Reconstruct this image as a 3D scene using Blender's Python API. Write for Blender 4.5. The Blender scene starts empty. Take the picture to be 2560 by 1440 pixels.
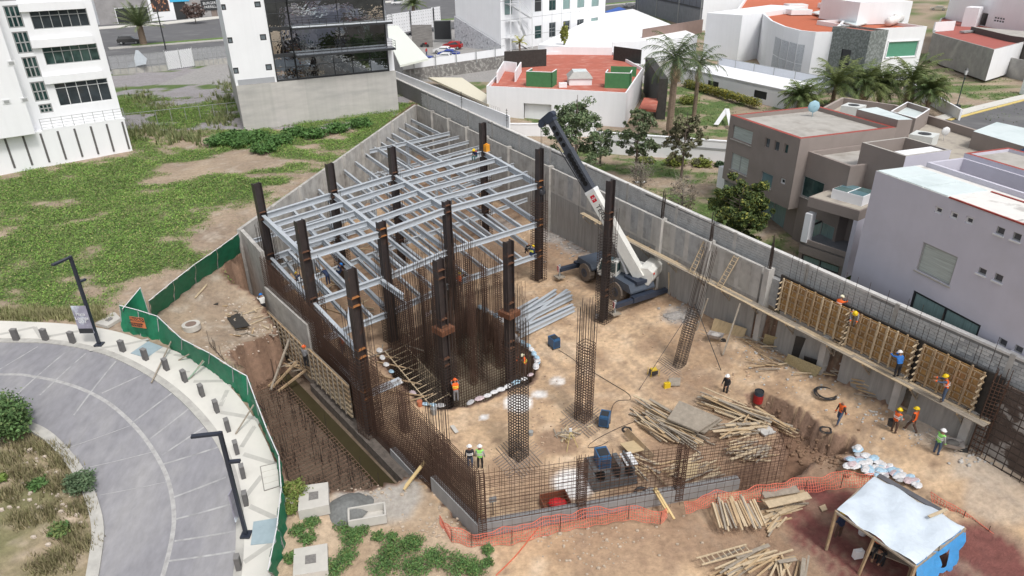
import bpy, math, random
import numpy as np
from mathutils import Vector, Matrix
random.seed(7); rng = np.random.default_rng(7)
S = bpy.context.scene; C = S.collection
# ---------------------------------------------------------------- camera
FPX, CH = 1707.0, 28.0
def _cam():
    d = np.array([45., -3380., -FPX]); d /= np.linalg.norm(d)
    up = -d; fw = np.array([0, 0, -1.]); fw = fw-up*fw.dot(up); fw /= np.linalg.norm(fw)
    return np.array([np.cross(fw, up), fw, up])
R3 = _cam()
cam = bpy.data.cameras.new('camera'); cam.sensor_width = 36; cam.lens = FPX/2560*36
cam.clip_start = .5; cam.clip_end = 3000
co = bpy.data.objects.new('camera', cam); C.objects.link(co); S.camera = co
M4 = Matrix([list(map(float, r)) for r in R3]).to_4x4(); M4.translation = (0, 0, CH); co.matrix_world = M4
# ---------------------------------------------------------------- light
w = bpy.data.worlds.new('World'); S.world = w; w.use_nodes = True
nt = w.node_tree; bg = nt.nodes['Background']
sky = nt.nodes.new('ShaderNodeTexSky'); sky.sky_type = 'NISHITA'; sky.sun_disc = False
sky.sun_elevation = math.radians(58); sky.sun_rotation = math.radians(150); sky.air_density = 1.0; sky.dust_density = 4.0
hs = nt.nodes.new('ShaderNodeHueSaturation'); hs.inputs['Saturation'].default_value = .28
nt.links.new(sky.outputs[0], hs.inputs['Color']); nt.links.new(hs.outputs[0], bg.inputs['Color'])
bg.inputs['Strength'].default_value = .15
sl = bpy.data.lights.new('sun', 'SUN'); sl.energy = 1.5; sl.angle = math.radians(10); sl.color = (1, .965, .92)
so = bpy.data.objects.new('sun', sl); C.objects.link(so)
_e, _r = math.radians(58), math.radians(150)
so.rotation_euler = Vector((math.sin(_r)*math.cos(_e), math.cos(_r)*math.cos(_e), math.sin(_e))).to_track_quat('Z', 'Y').to_euler()
S.view_settings.view_transform = 'Standard'; S.view_settings.look = 'None'
S.view_settings.gamma = 1; S.view_settings.use_curve_mapping = False
S.view_settings.exposure = .2
# ---------------------------------------------------------------- survey maths: photo pixel -> point on a level / wall plane / ground
def ray(px, py):
    v = R3 @ np.array([px-1280, -(py-720), -FPX]); return v/np.linalg.norm(v)
def P(px, py, z=0.):
    v = ray(px, py); t = (z-CH)/v[2]; return Vector((v[0]*t, v[1]*t, z))
def onp(A, B, px, py):
    A = np.array(A[:2], float); B = np.array(B[:2], float); d = (B-A)/np.linalg.norm(B-A); n = np.array([-d[1], d[0]])
    v = ray(px, py); t = n.dot(A)/n.dot(v[:2]); p = np.array([0, 0, CH])+t*v
    return Vector(p), float(d.dot(p[:2]-A)), float(p[2])
def Qy(x, y, z):
    c = R3.T @ np.array([x, y, z-CH]); return 1280+FPX*c[0]/-c[2], 720-FPX*c[1]/-c[2]
def hgt(x, y, ypx):
    lo, hi = -20., 80.
    for _ in range(40):
        m = (lo+hi)/2
        if Qy(x, y, m)[1] > ypx: lo = m
        else: hi = m
    return lo
class TPS:
    def __init__(s, pts, sm=.02):
        p = np.array(pts, float); s.c = p[:, :2]; n = len(p)
        K = s.k(np.linalg.norm(s.c[:, None]-s.c[None], axis=2))+np.eye(n)*sm*100
        A = np.zeros((n+3, n+3)); A[:n, :n] = K; A[:n, n] = 1; A[:n, n+1:] = s.c; A[n, :n] = 1; A[n+1:, :n] = s.c.T
        s.w = np.linalg.solve(A, np.r_[p[:, 2], 0, 0, 0])
    def k(s, r): return np.where(r > 0, r*r*np.log(np.maximum(r, 1e-9)), 0)
    def __call__(s, x, y):
        x = np.atleast_1d(np.asarray(x, float)); y = np.atleast_1d(np.asarray(y, float)); out = np.empty(x.shape)
        xf, yf, of = x.ravel(), y.ravel(), out.reshape(-1)
        for i in range(0, xf.size, 20000):
            a = np.stack([xf[i:i+20000], yf[i:i+20000]], 1)
            r = np.linalg.norm(a[:, None]-s.c[None], axis=2)
            of[i:i+20000] = s.k(r)@s.w[:-3]+s.w[-3]+a@s.w[-2:]
        return of.reshape(x.shape)
# outside ground levels (photo pixel, level)
gp = [(0,860,4.4),(250,880,4.1),(430,980,3.3),(545,1100,2.3),(600,1230,1.3),(590,1440,.1),(60,1050,3.6),(180,1120,2.9),(245,1240,2.),(235,1440,.9),(0,1250,2.7),(0,1430,1.6),
 (300,825,4.2),(440,880,3.8),(560,960,3.2),(650,1070,2.4),(705,1200,1.4),(715,1300,.7),(690,1440,.05),(0,960,4.2),(-200,900,4.6),
 (600,590,6.3),(450,700,5.2),(0,780,4.9),(0,600,5.7),(200,700,5.1),(300,450,6.3),(600,420,6.6),(950,320,6.8),(327,370,6.8),(612,330,6.9),(0,430,6.5),(990,288,7),
 (300,190,7),(560,180,7),(280,130,7),(540,60,7),(1140,60,7),(1100,140,7),(1500,400,6),(1700,500,6),(1800,250,6),(2300,300,6),(2540,250,6),(2100,170,6.3),(2300,40,7),(1300,330,6.3),
 (1200,1350,.1),(1060,1170,.4),(930,1215,.5),(850,1330,.2),(1100,1430,0),(760,1260,.9),(1500,1400,0),(2000,1400,.2),(2560,1400,.5),
 (560,760,3.6),(690,830,2.5),(640,760,3.2),(500,860,3.3),(620,720,4.2)]
GP = [(*P(a, b, z)[:2], z) for a, b, z in gp]+[(-120,60,5.5),(-150,200,7),(0,260,7),(150,250,7),(160,100,6),(60,20,6),(-60,10,1),(0,-10,0),(45,60,6),(35,40,6),(30,50,6),(-140,330,7),(140,330,7)]
G = TPS(GP)
# floor of the building site
Fl = TPS([(-13,98,0),(-20,55,0),(-10,70,0),(3.5,69,.1),(0,50,0),(2.6,56,0),(8.3,60.5,.5),(14.5,49.5,1.),(19.8,39.6,1.6),(24.5,31,2.3),(7,49,0),(12,42,.1),(4.5,36,0),(.2,32,0),(-2,27.5,0),(-9,40,0),
 (12,30.5,0),(15,33,.3),(18,31,.7),(21.5,29,1.2),(24,26.5,1.6),(28,25,2.0),(19,25,.5),(22,22,.7),(14,24,.1),(10,27,-.1),(5,25,0),(0,22,0),(0,0,0),(40,0,1),(45,18,2.5)], .01)
RW0, RW1 = Vector((-13.6,100.9,0)), Vector((18.8,42.4,0))
def rw(s, o=0.):     # along the right retaining wall, o = towards the site
    d = (RW1-RW0).normalized(); n = Vector((d.y, -d.x, 0)); return RW0+d*s+n*o
FW0, FW1, FW2 = Vector((-19.2,47.9,0)), Vector((-1.9,26.4,0)), Vector((15.3,30.3,0))
LW = Vector((-22.4,52.6,0))
def inpoly(x, y, poly):
    x = np.atleast_1d(x); y = np.atleast_1d(y); r = np.zeros(x.shape, bool); n = len(poly)
    for i in range(n):
        x0, y0 = poly[i][:2]; x1, y1 = poly[(i+1) % n][:2]
        if y0 == y1: continue
        c = ((y0 > y) != (y1 > y)) & (x < (x1-x0)*(y-y0)/(y1-y0)+x0); r ^= c
    return r
_o = rw(0, -.25)
SITE = [(-14.1,101.8),(-13.4,101.6), rw(75,-.2)[:2], rw(81.5,-.2)[:2], (33,30),(60,-30),(-1.5,-30),(-1.2,25.9),(-2.15,26.1),(-19.6,47.7),(-22.75,52.5)]
SITE = [tuple(p[:2]) for p in SITE]
def GR(px, py):
    v = ray(px, py); lo, hi = (9-CH)/v[2], (-4-CH)/v[2]
    for _ in range(24):
        m = (lo+hi)/2; p = v*m; 
        if p[2]+CH > G(p[0], p[1])[0]: lo = m
        else: hi = m
    p = v*lo; return Vector((p[0], p[1], float(G(p[0], p[1])[0])))
PIT = [GR(*p)[:2] for p in [(1196,1348),(1150,1290),(1108,1235),(1060,1168),(1000,1196),(930,1216),(820,1222),(735,1212),(712,1180),(684,1105),(648,1015),(630,950),(598,903),(578,880),(600,868),(645,852),(690,832),(700,826),(676,790),(655,748),(622,722),(580,702),(560,672),(590,640),(604,600)]]
PIT += [(-22.2,52.7),(-19.0,47.9),(-1.9,26.6)]
ELEV = [P(*p)[:2] for p in [(945,895),(1010,835),(1190,765),(1225,790),(1340,905),(1330,950),(1180,1008),(1100,1020),(1050,1005)]]
TRENCH = [P(*p)[:2] for p in [(1865,1010),(1900,1012),(1960,1040),(2010,1070),(2040,1110),(2120,1140),(2110,1165),(2040,1160),(1990,1200),(1950,1210),(1850,1225),(1845,1190),(1950,1150),(1960,1105),(1900,1060)]]
PITZ, ELZ = -1.1, -2.4
# ---------------------------------------------------------------- noise
def _h(ix, iy, sd):
    n = (ix.astype(np.int64)*374761393+iy.astype(np.int64)*668265263+sd*982451653) & 0x7fffffff
    n = ((n ^ (n >> 13))*1274126177) & 0x7fffffff; return ((n ^ (n >> 16)) & 0xffff)/65535.
def vn(x, y, sd=0):
    ix = np.floor(x); iy = np.floor(y); fx = x-ix; fy = y-iy; fx = fx*fx*(3-2*fx); fy = fy*fy*(3-2*fy)
    a = _h(ix, iy, sd)*(1-fx)+_h(ix+1, iy, sd)*fx; b = _h(ix, iy+1, sd)*(1-fx)+_h(ix+1, iy+1, sd)*fx
    return a*(1-fy)+b*fy
def fbm(x, y, sc, o=4, sd=0):
    x = np.asarray(x, float); y = np.asarray(y, float); s = 0; a = .5; t = 0
    for i in range(o): s = s+a*vn(x*sc, y*sc, sd+i); t += a; a *= .5; sc *= 2.03
    return s/t
def Hf(x, y):
    x = np.atleast_1d(np.asarray(x, float)); y = np.atleast_1d(np.asarray(y, float))
    g = G(x, y)+.12*(fbm(x, y, .25, 3, 5)-.5); f = Fl(x, y)+.22*(fbm(x, y, .3, 4, 9)-.5)
    ins = inpoly(x, y, SITE); z = np.where(ins, f, g)
    z = np.where(inpoly(x, y, PIT), PITZ+.15*(fbm(x, y, .8, 3, 2)-.5), z)
    z = np.where(inpoly(x, y, ELEV), ELZ, z)
    tr = inpoly(x, y, TRENCH); z = np.where(tr, z-1.2-.5*fbm(x, y, .9, 3, 3), z)
    return z
def ground(px, py):
    v = ray(px, py); t = (9-CH)/v[2]; e = (-3-CH)/v[2]; T = np.linspace(t, e, 110)
    X = v[0]*T; Y = v[1]*T; Z = CH+v[2]*T; hh = Hf(X, Y); k = int(np.argmax(Z < hh)) or 159
    k = max(k, 1); e0, e1 = Z[k-1]-hh[k-1], hh[k]-Z[k]; f = e0/max(1e-6, e0+e1); p = v*(T[k-1]+(T[k]-T[k-1])*f)
    return Vector((p[0], p[1], float(min(hh[k], CH+p[2]) if abs(hh[k]-CH-p[2]) > .3 else CH+p[2])))
def zat(x, y): return float(Hf(x, y)[0])
# ---------------------------------------------------------------- materials
MATS = {}
def mat(n, col=(.5, .5, .5), rough=.8, var=.15, scale=3., bump=.0, metal=0., col2=None, th=(.45, .6), sc2=1., stretch=None, attr=False, trans=0., alpha=1., bscale=None, streak=0.):
    if n in MATS: return MATS[n]
    m = bpy.data.materials.new(n); m.use_nodes = True; t = m.node_tree; N = t.nodes; L = t.links; b = N['Principled BSDF']
    b.inputs['Roughness'].default_value = rough; b.inputs['Metallic'].default_value = metal
    tc = N.new('ShaderNodeTexCoord'); src = tc.outputs['Object']
    if stretch:
        mp = N.new('ShaderNodeMapping'); mp.inputs['Scale'].default_value = stretch; L.new(src, mp.inputs[0]); src = mp.outputs[0]
    if attr:
        a = N.new('ShaderNodeAttribute'); a.attribute_name = 'Col'; c = a.outputs['Color']
    else:
        r = N.new('ShaderNodeRGB'); r.outputs[0].default_value = (*col, 1); c = r.outputs[0]
    def mixc(fac, A, B, bt='MIX'):
        x = N.new('ShaderNodeMix'); x.data_type = 'RGBA'; x.blend_type = bt
        if hasattr(fac, 'links'): L.new(fac, x.inputs[0])
        else: x.inputs[0].default_value = fac
        for i, q in ((6, A), (7, B)):
            if hasattr(q, 'links'): L.new(q, x.inputs[i])
            else: x.inputs[i].default_value = (*q, 1)
        return x.outputs[2]
    def noise(s, d=6, rr=.6):
        q = N.new('ShaderNodeTexNoise'); q.inputs['Scale'].default_value = s; q.inputs['Detail'].default_value = d; q.inputs['Roughness'].default_value = rr
        L.new(src, q.inputs['Vector']); return q.outputs['Fac']
    def ramp(f, a, bb):
        q = N.new('ShaderNodeMapRange'); q.inputs[1].default_value = a; q.inputs[2].default_value = bb; L.new(f, q.inputs[0]); return q.outputs[0]
    if col2: c = mixc(ramp(noise(sc2), *th), c, col2)
    if streak:
        mp = N.new('ShaderNodeMapping'); mp.inputs['Scale'].default_value = (2.2, 2.2, .12); L.new(tc.outputs['Object'], mp.inputs[0])
        q = N.new('ShaderNodeTexNoise'); q.inputs['Scale'].default_value = 1.; q.inputs['Detail'].default_value = 5; L.new(mp.outputs[0], q.inputs['Vector'])
        mr = N.new('ShaderNodeMapRange'); mr.inputs[1].default_value = .42; mr.inputs[2].default_value = .75; mr.inputs[3].default_value = 0; mr.inputs[4].default_value = streak; L.new(q.outputs['Fac'], mr.inputs[0])
        c = mixc(mr.outputs[0], c, tuple(k*.45 for k in col))
    if var:
        g = N.new('ShaderNodeMapRange'); g.inputs[1].default_value = .25; g.inputs[2].default_value = .75; g.inputs[3].default_value = 1-var; g.inputs[4].default_value = 1+var
        L.new(noise(scale), g.inputs[0])
        cc = N.new('ShaderNodeCombineColor'); [L.new(g.outputs[0], cc.inputs[i]) for i in range(3)]
        c = mixc(1., c, cc.outputs[0], 'MULTIPLY')
    L.new(c, b.inputs['Base Color'])
    if bump:
        bp = N.new('ShaderNodeBump'); bp.inputs['Strength'].default_value = 1; bp.inputs['Distance'].default_value = bump
        L.new(noise(bscale or scale*4, 4), bp.inputs['Height']); L.new(bp.outputs[0], b.inputs['Normal'])
    if trans: b.inputs['Transmission Weight'].default_value = trans
    if alpha < 1: b.inputs['Alpha'].default_value = alpha
    MATS[n] = m; return m
# ---------------------------------------------------------------- mesh tools
WORLD = {}
def newmesh(name, V, F):
    me = bpy.data.meshes.new(name); me.from_pydata([tuple(v) for v in V], [], F); me.update(); return me
def tag(o, label=None, cat=None, group=None, kind=None):
    if label: o['label'] = label
    if cat: o['category'] = cat
    if group: o['group'] = group
    if kind: o['kind'] = kind
    return o
def thing(name, label, cat, loc=(0, 0, 0), rz=0., group=None):
    o = bpy.data.objects.new(name, None); C.objects.link(o); o.empty_display_size = .3
    o.location = loc; o.rotation_euler = (0, 0, rz); WORLD[o.name] = (Vector(loc), rz)
    return tag(o, label, cat, group)
class MB:
    def __init__(s): s.V = []; s.F = []; s.mi = []; s.cur = 0
    def add(s, V, F):
        b = len(s.V); s.V += [Vector(v) for v in V]; s.F += [tuple(i+b for i in f) for f in F]; s.mi += [s.cur]*len(F); return s
    def box(s, c, d, R=None):
        c = Vector(c); x, y, z = [k/2 for k in d]
        v = [Vector((a*x, b*y, e*z)) for e in (-1, 1) for b in (-1, 1) for a in (-1, 1)]
        if R is not None:
            if not isinstance(R, Matrix): R = Matrix.Rotation(R, 3, 'Z')
            v = [R @ q for q in v]
        return s.add([c+q for q in v], [(0,2,3,1),(4,5,7,6),(0,1,5,4),(2,6,7,3),(0,4,6,2),(1,3,7,5)])
    def bar(s, p, q, w, h, up=None, caps=True):
        p = Vector(p); q = Vector(q); d = q-p; 
        if d.length < 1e-6: return s
        d.normalize(); u = Vector(up) if up else Vector((0, 0, 1))
        if abs(d.dot(u)) > .99: u = Vector((1, 0, 0))
        a = d.cross(u).normalized(); b = a.cross(d)
        v = [e+a*(i*w/2)+b*(j*h/2) for e in (p, q) for i, j in ((-1,-1),(1,-1),(1,1),(-1,1))]
        f = [(0,4,5,1),(1,5,6,2),(2,6,7,3),(3,7,4,0)]
        if caps: f += [(0,1,2,3),(7,6,5,4)]
        return s.add(v, f)
    def tube(s, p, q, r, n=6, r2=None, caps=True):
        p = Vector(p); q = Vector(q); d = (q-p)
        if d.length < 1e-6: return s
        d.normalize(); a = d.orthogonal().normalized(); b = d.cross(a); r2 = r if r2 is None else r2
        v = [p+(a*math.cos(t)+b*math.sin(t))*r for t in [2*math.pi*i/n for i in range(n)]]+[q+(a*math.cos(t)+b*math.sin(t))*r2 for t in [2*math.pi*i/n for i in range(n)]]
        f = [(i, (i+1) % n, n+(i+1) % n, n+i) for i in range(n)]
        if caps: f += [tuple(range(n))[::-1], tuple(range(n, 2*n))]
        return s.add(v, f)
    def path(s, pts, r, n=5):
        for a, b in zip(pts[:-1], pts[1:]): s.tube(a, b, r, n, caps=False)
        return s
    def ibeam(s, p, q, h, w, t=.03):
        p = Vector(p); q = Vector(q); z = Vector((0, 0, 1)); 
        s.bar(p+z*(h/2-t/2), q+z*(h/2-t/2), w, t); s.bar(p-z*(h/2-t/2), q-z*(h/2-t/2), w, t); s.bar(p, q, t*.8, h-2*t); return s
    def prism(s, pts, z0, z1, top=True, bot=True):
        n = len(pts); v = [(p[0], p[1], z0) for p in pts]+[(p[0], p[1], z1) for p in pts]
        f = [(i, (i+1) % n, n+(i+1) % n, n+i) for i in range(n)]
        if top: f.append(tuple(range(n, 2*n)))
        if bot: f.append(tuple(range(n))[::-1])
        return s.add(v, f)
    def ball(s, c, r, n=8, m=5, sc=(1, 1, 1), half=False):
        c = Vector(c); V = []; F = []
        a0 = 0 if half else -math.pi/2
        for j in range(m+1):
            ph = a0+(math.pi/2-a0)*j/m
            for i in range(n):
                t = 2*math.pi*i/n; V.append(c+Vector((math.cos(ph)*math.cos(t)*r*sc[0], math.cos(ph)*math.sin(t)*r*sc[1], math.sin(ph)*r*sc[2])))
        for j in range(m):
            for i in range(n): F.append((j*n+i, j*n+(i+1) % n, (j+1)*n+(i+1) % n, (j+1)*n+i))
        return s.add(V, F)
    def quad(s, *p): return s.add(p, [tuple(range(len(p)))])
    def done(s, name, m, parent=None, label=None, cat=None, group=None, kind=None, smooth=False, base=True):
        V = s.V
        if parent is not None:
            L, rz = WORLD.get(parent.name, (Vector((0, 0, 0)), 0.)); M = Matrix.Rotation(-rz, 3, 'Z') if rz else None
            V = [(M @ (v-L)) if M else v-L for v in V]; loc = (0, 0, 0)
        elif base and V:
            xs = [v.x for v in V]; ys = [v.y for v in V]; loc = Vector(((min(xs)+max(xs))/2, (min(ys)+max(ys))/2, min(v.z for v in V))); V = [v-loc for v in V]
        else: loc = Vector((0, 0, 0))
        me = newmesh(name, V, s.F)
        for q in (m if isinstance(m, (list, tuple)) else [m]): me.materials.append(q)
        if isinstance(m, (list, tuple)): me.polygons.foreach_set('material_index', s.mi)
        if smooth: me.polygons.foreach_set('use_smooth', [True]*len(me.polygons))
        o = bpy.data.objects.new(name, me); C.objects.link(o); o.location = loc
        if parent is not None: o.parent = parent; WORLD[o.name] = WORLD.get(parent.name, (Vector((0,0,0)), 0.))
        else: WORLD[o.name] = (Vector(loc), 0.)
        return tag(o, label, cat, group, kind)
def npmesh(name, V, F, m, cols=None, parent=None, smooth=False, base=False):
    """V (n,3) array, F (m,k) array of equal size faces; cols per vertex"""
    loc = Vector((0, 0, 0)); V = np.asarray(V, float)
    if parent is not None:
        L, _ = WORLD[parent.name]; V = V-np.array(L)
    elif base:
        mn = V.min(0); mx = V.max(0); loc = Vector(((mn[0]+mx[0])/2, (mn[1]+mx[1])/2, mn[2])); V = V-np.array(loc)
    me = bpy.data.meshes.new(name); k = F.shape[1]
    me.vertices.add(len(V)); me.vertices.foreach_set('co', V.astype(np.float32).ravel())
    me.loops.add(F.size); me.loops.foreach_set('vertex_index', F.astype(np.int32).ravel())
    me.polygons.add(len(F)); me.polygons.foreach_set('loop_start', np.arange(0, F.size, k, dtype=np.int32)); me.polygons.foreach_set('loop_total', np.full(len(F), k, np.int32))
    if smooth: me.polygons.foreach_set('use_smooth', np.ones(len(F), bool))
    me.update(calc_edges=True)
    if cols is not None:
        a = me.color_attributes.new('Col', 'FLOAT_COLOR', 'POINT'); a.data.foreach_set('color', np.c_[cols, np.ones(len(cols))].astype(np.float32).ravel())
    me.materials.append(m); o = bpy.data.objects.new(name, me); C.objects.link(o); o.location = loc
    if parent is not None: o.parent = parent
    WORLD[o.name] = (Vector(loc), 0.) if parent is None else WORLD[parent.name]
    return o
def copy_tree(o, loc=None, rz=None, label=None, group=None):
    c = o.copy(); C.objects.link(c)
    for ch in list(o.children):
        d = ch.copy(); C.objects.link(d); d.parent = c
        for g in list(ch.children):
            e = g.copy(); C.objects.link(e); e.parent = d
    if loc is not None: c.location = loc
    if rz is not None: c.rotation_euler[2] = rz
    if label: c['label'] = label
    if group: c['group'] = group
    WORLD[c.name] = (Vector(c.location), c.rotation_euler[2]); return c
def text(name, s, loc, xdir, ydir, size, m, parent=None, depth=.01, align='CENTER'):
    cu = bpy.data.curves.new(name, 'FONT'); cu.body = s; cu.size = size; cu.extrude = depth; cu.align_x = align; cu.align_y = 'CENTER'
    t = bpy.data.objects.new('tmp', cu); me = bpy.data.meshes.new_from_object(t); bpy.data.objects.remove(t)
    x = Vector(xdir).normalized(); y = Vector(ydir).normalized(); z = x.cross(y); M = Matrix((x, y, z)).transposed().to_4x4(); M.translation = loc; me.transform(M)
    if parent is not None:
        L, rz = WORLD[parent.name]; me.transform(Matrix.Translation(-L))
        if rz: me.transform(Matrix.Rotation(-rz, 4, 'Z'))
    me.materials.clear(); me.materials.append(m); o = bpy.data.objects.new(name, me); C.objects.link(o)
    if parent is not None: o.parent = parent
    return o
# ================================================================ SETTING: ground
gx = np.unique(np.r_[np.linspace(-260,-64,40), np.arange(-64,-31,.7), np.arange(-31,31,.27), np.arange(31,75,.7), np.linspace(75,260,34)])
gy = np.unique(np.r_[np.linspace(-25,14,14), np.arange(14,62,.27), np.arange(62,106,.36), np.arange(106,150,.9), np.linspace(150,420,40)])
XX, YY = np.meshgrid(gx, gy); ZZ = Hf(XX, YY)
def mix(a, b, t): t = np.clip(t, 0, 1)[..., None]; return a*(1-t)+b*t
def arr(*c): return np.array(c)
GREEN = [(60,700,4,.7),(150,690,3,.5),(300,720,3,.6),(520,650,2.5,.6),(390,640,3,.6),(250,770,2,.6),(80,760,2.5,.6),(560,560,3,.6),(335,260,5,.9),(320,215,5,.8),(590,250,5,.9),(480,270,4,.6),(520,215,4,.5),(430,290,5,.6),(400,210,4,.4),(300,640,3,.4),(230,560,6,.4),(820,340,9,1.),(650,360,6,.6),(930,300,5,.9),(300,430,7,.7),(420,405,4,.6),(150,445,7,.7),(60,480,7,.9),(330,480,8,.7),(600,470,6,.7),(500,520,6,.5),(350,560,6,.8),(200,540,7,.8),(80,590,5,.5),
 (460,600,3,.6),(330,655,2.5,.8),(180,610,4,.5),(30,640,3,.5),(720,430,4,.6),(600,500,4,.6),(170,745,2,.6),(560,360,4,.9),(50,290,5,.8),(360,240,6,.5),(450,275,5,.4),(330,330,3,.8),(560,230,4,.3),(740,300,5,.8),(480,810,1.6,.9),(450,860,1.4,.8),(560,740,1.5,.6),(510,770,1.4,.5),(430,790,1.6,.7),(620,690,1,.5)]
BARE = [(520,420,6,1.),(430,430,4,.5),(150,650,4,.6),(380,740,3,.6),(540,600,2,1.2),(60,770,3,.6),(660,300,3,.0),(430,240,6,.8),(480,350,3,.9),(400,200,6,.8),(240,620,2,.7),(420,690,3,.7),(600,540,2,.4),(600,640,2,.7),(560,830,4,.8),(640,800,3,.9),(330,290,1,.3)]
_gb = [(GR(a, b), r, k) for a, b, r, k in GREEN]; _bb = [(GR(a, b), r, k) for a, b, r, k in BARE]
GARD = [(GR(a, b), r, k) for a, b, r, k in [(1600,450,5,.6),(1690,540,5,.5),(1800,270,7,.7),(1760,290,5,.6),(1740,350,2,0),(2400,200,14,.5),(2480,230,9,.6),(2300,40,12,.7),(1900,250,8,.7),(2070,740,4,.5),(1120,60,6,0)]]
def greenness(x, y):
    g = fbm(x*.8, y*1.3, .17, 6, 21)*1.1+1.15*(fbm(x*.9, y*1.25, .42, 5, 33)-.5)-.625
    for p, r, k in _gb+GARD: g = g+k*.27*np.exp(-((x-p.x)**2+(y-p.y)**2)/(r*r))
    for p, r, k in _bb: g = g-k*.45*np.exp(-((x-p.x)**2+(y-p.y)**2)/(r*r))
    return g
def blob(x, y, lst, sd=50, wob=.5):
    o = np.zeros(x.shape); n = (fbm(x, y, .5, 4, sd)-.5)*2
    for px, py, z, r, k in lst:
        p = P(px, py, z); d = np.sqrt((x-p.x)**2+(y-p.y)**2)/r+n*wob; o = np.maximum(o, k*np.clip((1.15-d)/.35, 0, 1))
    return o
def gcol(x, y):
    tan = mix(arr(.36,.28,.20), arr(.25,.19,.14), fbm(x, y, .3, 5, 1)*2-.5)
    tan = mix(tan, arr(.40,.35,.29), fbm(x, y, 1.6, 3, 4)*2.4-1.3)
    gr = mix(arr(.075,.13,.03), arr(.12,.16,.05), fbm(x, y, .8, 4, 11)*2-.5)
    gr = mix(gr, arr(.05,.10,.03), fbm(x, y, 2.1, 3, 14)*3-1.7)
    dry = mix(arr(.22,.20,.11), arr(.30,.26,.17), fbm(x, y, 1.2, 3, 8))
    g = greenness(x, y); c = mix(tan, dry, (g+.12)*6); c = mix(c, gr, g*7)
    # gravel behind (lot between the buildings)
    lot = ((y > 88) & (x < -15))
    c = np.where((lot & (g < .12))[..., None], mix(arr(.30,.29,.30), arr(.24,.22,.22), fbm(x, y, 1., 3, 6)), c)
    # roundabout planting bed
    bed = inpoly(x, y, BED)
    bc = mix(arr(.30,.24,.16), arr(.17,.16,.08), fbm(x, y, .7, 5, 61)*2.6-.8); bc = mix(bc, arr(.55,.45,.36), fbm(x, y, 1.3, 4, 66)*3-1.75)
    c = np.where(bed[..., None], bc, c)
    # near dirt right of the fence
    nd = (y < 31) & (x > -13.2); ndc = mix(arr(.50,.39,.28), arr(.38,.28,.19), fbm(x, y, .5, 5, 71)*2-.5); c = np.where(nd[..., None], ndc, c)
    dd = blob(x, y, [(940,1240,.3,2.2,.8),(900,1270,.3,1.5,.8)], 91); c = mix(c, arr(.36,.35,.33), dd)
    far = (y > 120) & (x > -60) & (x < 40); c = np.where(far[..., None], arr(.30,.29,.28)*(1+.1*(fbm(x, y, .5, 3, 2)[..., None]-.5)), c)
    # site floor
    s = mix(arr(.60,.43,.275), arr(.42,.28,.17), fbm(x, y, .22, 5, 41)*2.2-.7); s = mix(s, arr(.64,.50,.36), fbm(x, y, .9, 4, 45)*2.4-1.2); s = mix(s, arr(.28,.18,.11), fbm(x, y, .45, 5, 49)*3.2-1.75); s = mix(s, arr(.30,.205,.135), fbm(x, y, 1.7, 4, 47)*3.4-1.95); s = mix(s, arr(.36,.26,.18), (1-abs(fbm(x*.6+y*.35, y*1.1-x*.3, .5, 3, 48)-.5)*14)*.45)
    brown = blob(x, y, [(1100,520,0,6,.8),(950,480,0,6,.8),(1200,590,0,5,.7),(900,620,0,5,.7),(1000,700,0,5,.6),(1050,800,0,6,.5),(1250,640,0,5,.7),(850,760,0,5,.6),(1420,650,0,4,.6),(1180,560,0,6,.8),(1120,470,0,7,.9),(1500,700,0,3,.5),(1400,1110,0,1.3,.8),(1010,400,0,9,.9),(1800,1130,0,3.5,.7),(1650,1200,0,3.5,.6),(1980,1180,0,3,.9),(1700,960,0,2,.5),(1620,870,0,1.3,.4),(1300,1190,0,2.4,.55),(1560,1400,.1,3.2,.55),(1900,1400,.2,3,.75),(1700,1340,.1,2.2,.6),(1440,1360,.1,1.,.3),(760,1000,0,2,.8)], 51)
    s = mix(s, arr(.255,.165,.11), brown)  # brown earth patches, with shade under the steel frame painted in as well
    red = blob(x, y, [(2050,1310,.3,1.9,1.),(2130,1290,.3,1.9,1.),(2040,1245,.3,1.3,1.),(2090,1360,.4,1.6,1.),(2000,1290,.3,1.,1.),(2010,1350,.3,.8,.9),(2180,1380,.5,2.6,1.),(2300,1400,.5,2.2,1.),(2440,1390,.6,1.9,1.),(2480,1440,.6,1.5,1.),(2120,1400,.4,1.6,1.)], 53, .25); s = mix(s, arr(.17,.055,.05), red*.95)
    wh = blob(x, y, [(1300,1010,0,.9,1.),(1210,1042,0,.28,1.),(1395,950,0,.55,.8),(1350,985,0,.5,.9),(1440,1210,0,1.15,1.),(1480,1165,0,.5,.7),(1330,905,0,.35,.8)], 57, .45); s = mix(s, arr(.80,.78,.76), wh)
    gv = blob(x, y, [(1400,590,0,2.8,.9),(1450,620,0,2.2,.9),(1500,640,.3,1.8,.8),(1700,790,.6,1.5,.7),(2300,1060,1.9,1.2,.5),(2150,930,1.4,1.2,.5),(1250,560,0,2.,.6)], 58); s = mix(s, mix(arr(.38,.36,.34), arr(.28,.26,.25), fbm(x, y, 2, 3, 3)*2-.5), gv)
    rut = np.clip((fbm((x*.875+y*.484)*3.2, (x*.484-y*.875)*.22, 1., 3, 83)-.54)*7, 0, 1)*((x*.875+y*.484) > 21)*.55; s = mix(s, arr(.30,.22,.155), rut); lane = blob(x, y, [(2450,1180,1.4,2.2,.6),(2350,1110,1.4,1.8,.6),(2480,1260,1.2,1.5,.5)], 59); s = mix(s, arr(.50,.44,.37), lane)
    ins = inpoly(x, y, SITE); c = np.where(ins[..., None], s, c)
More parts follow.
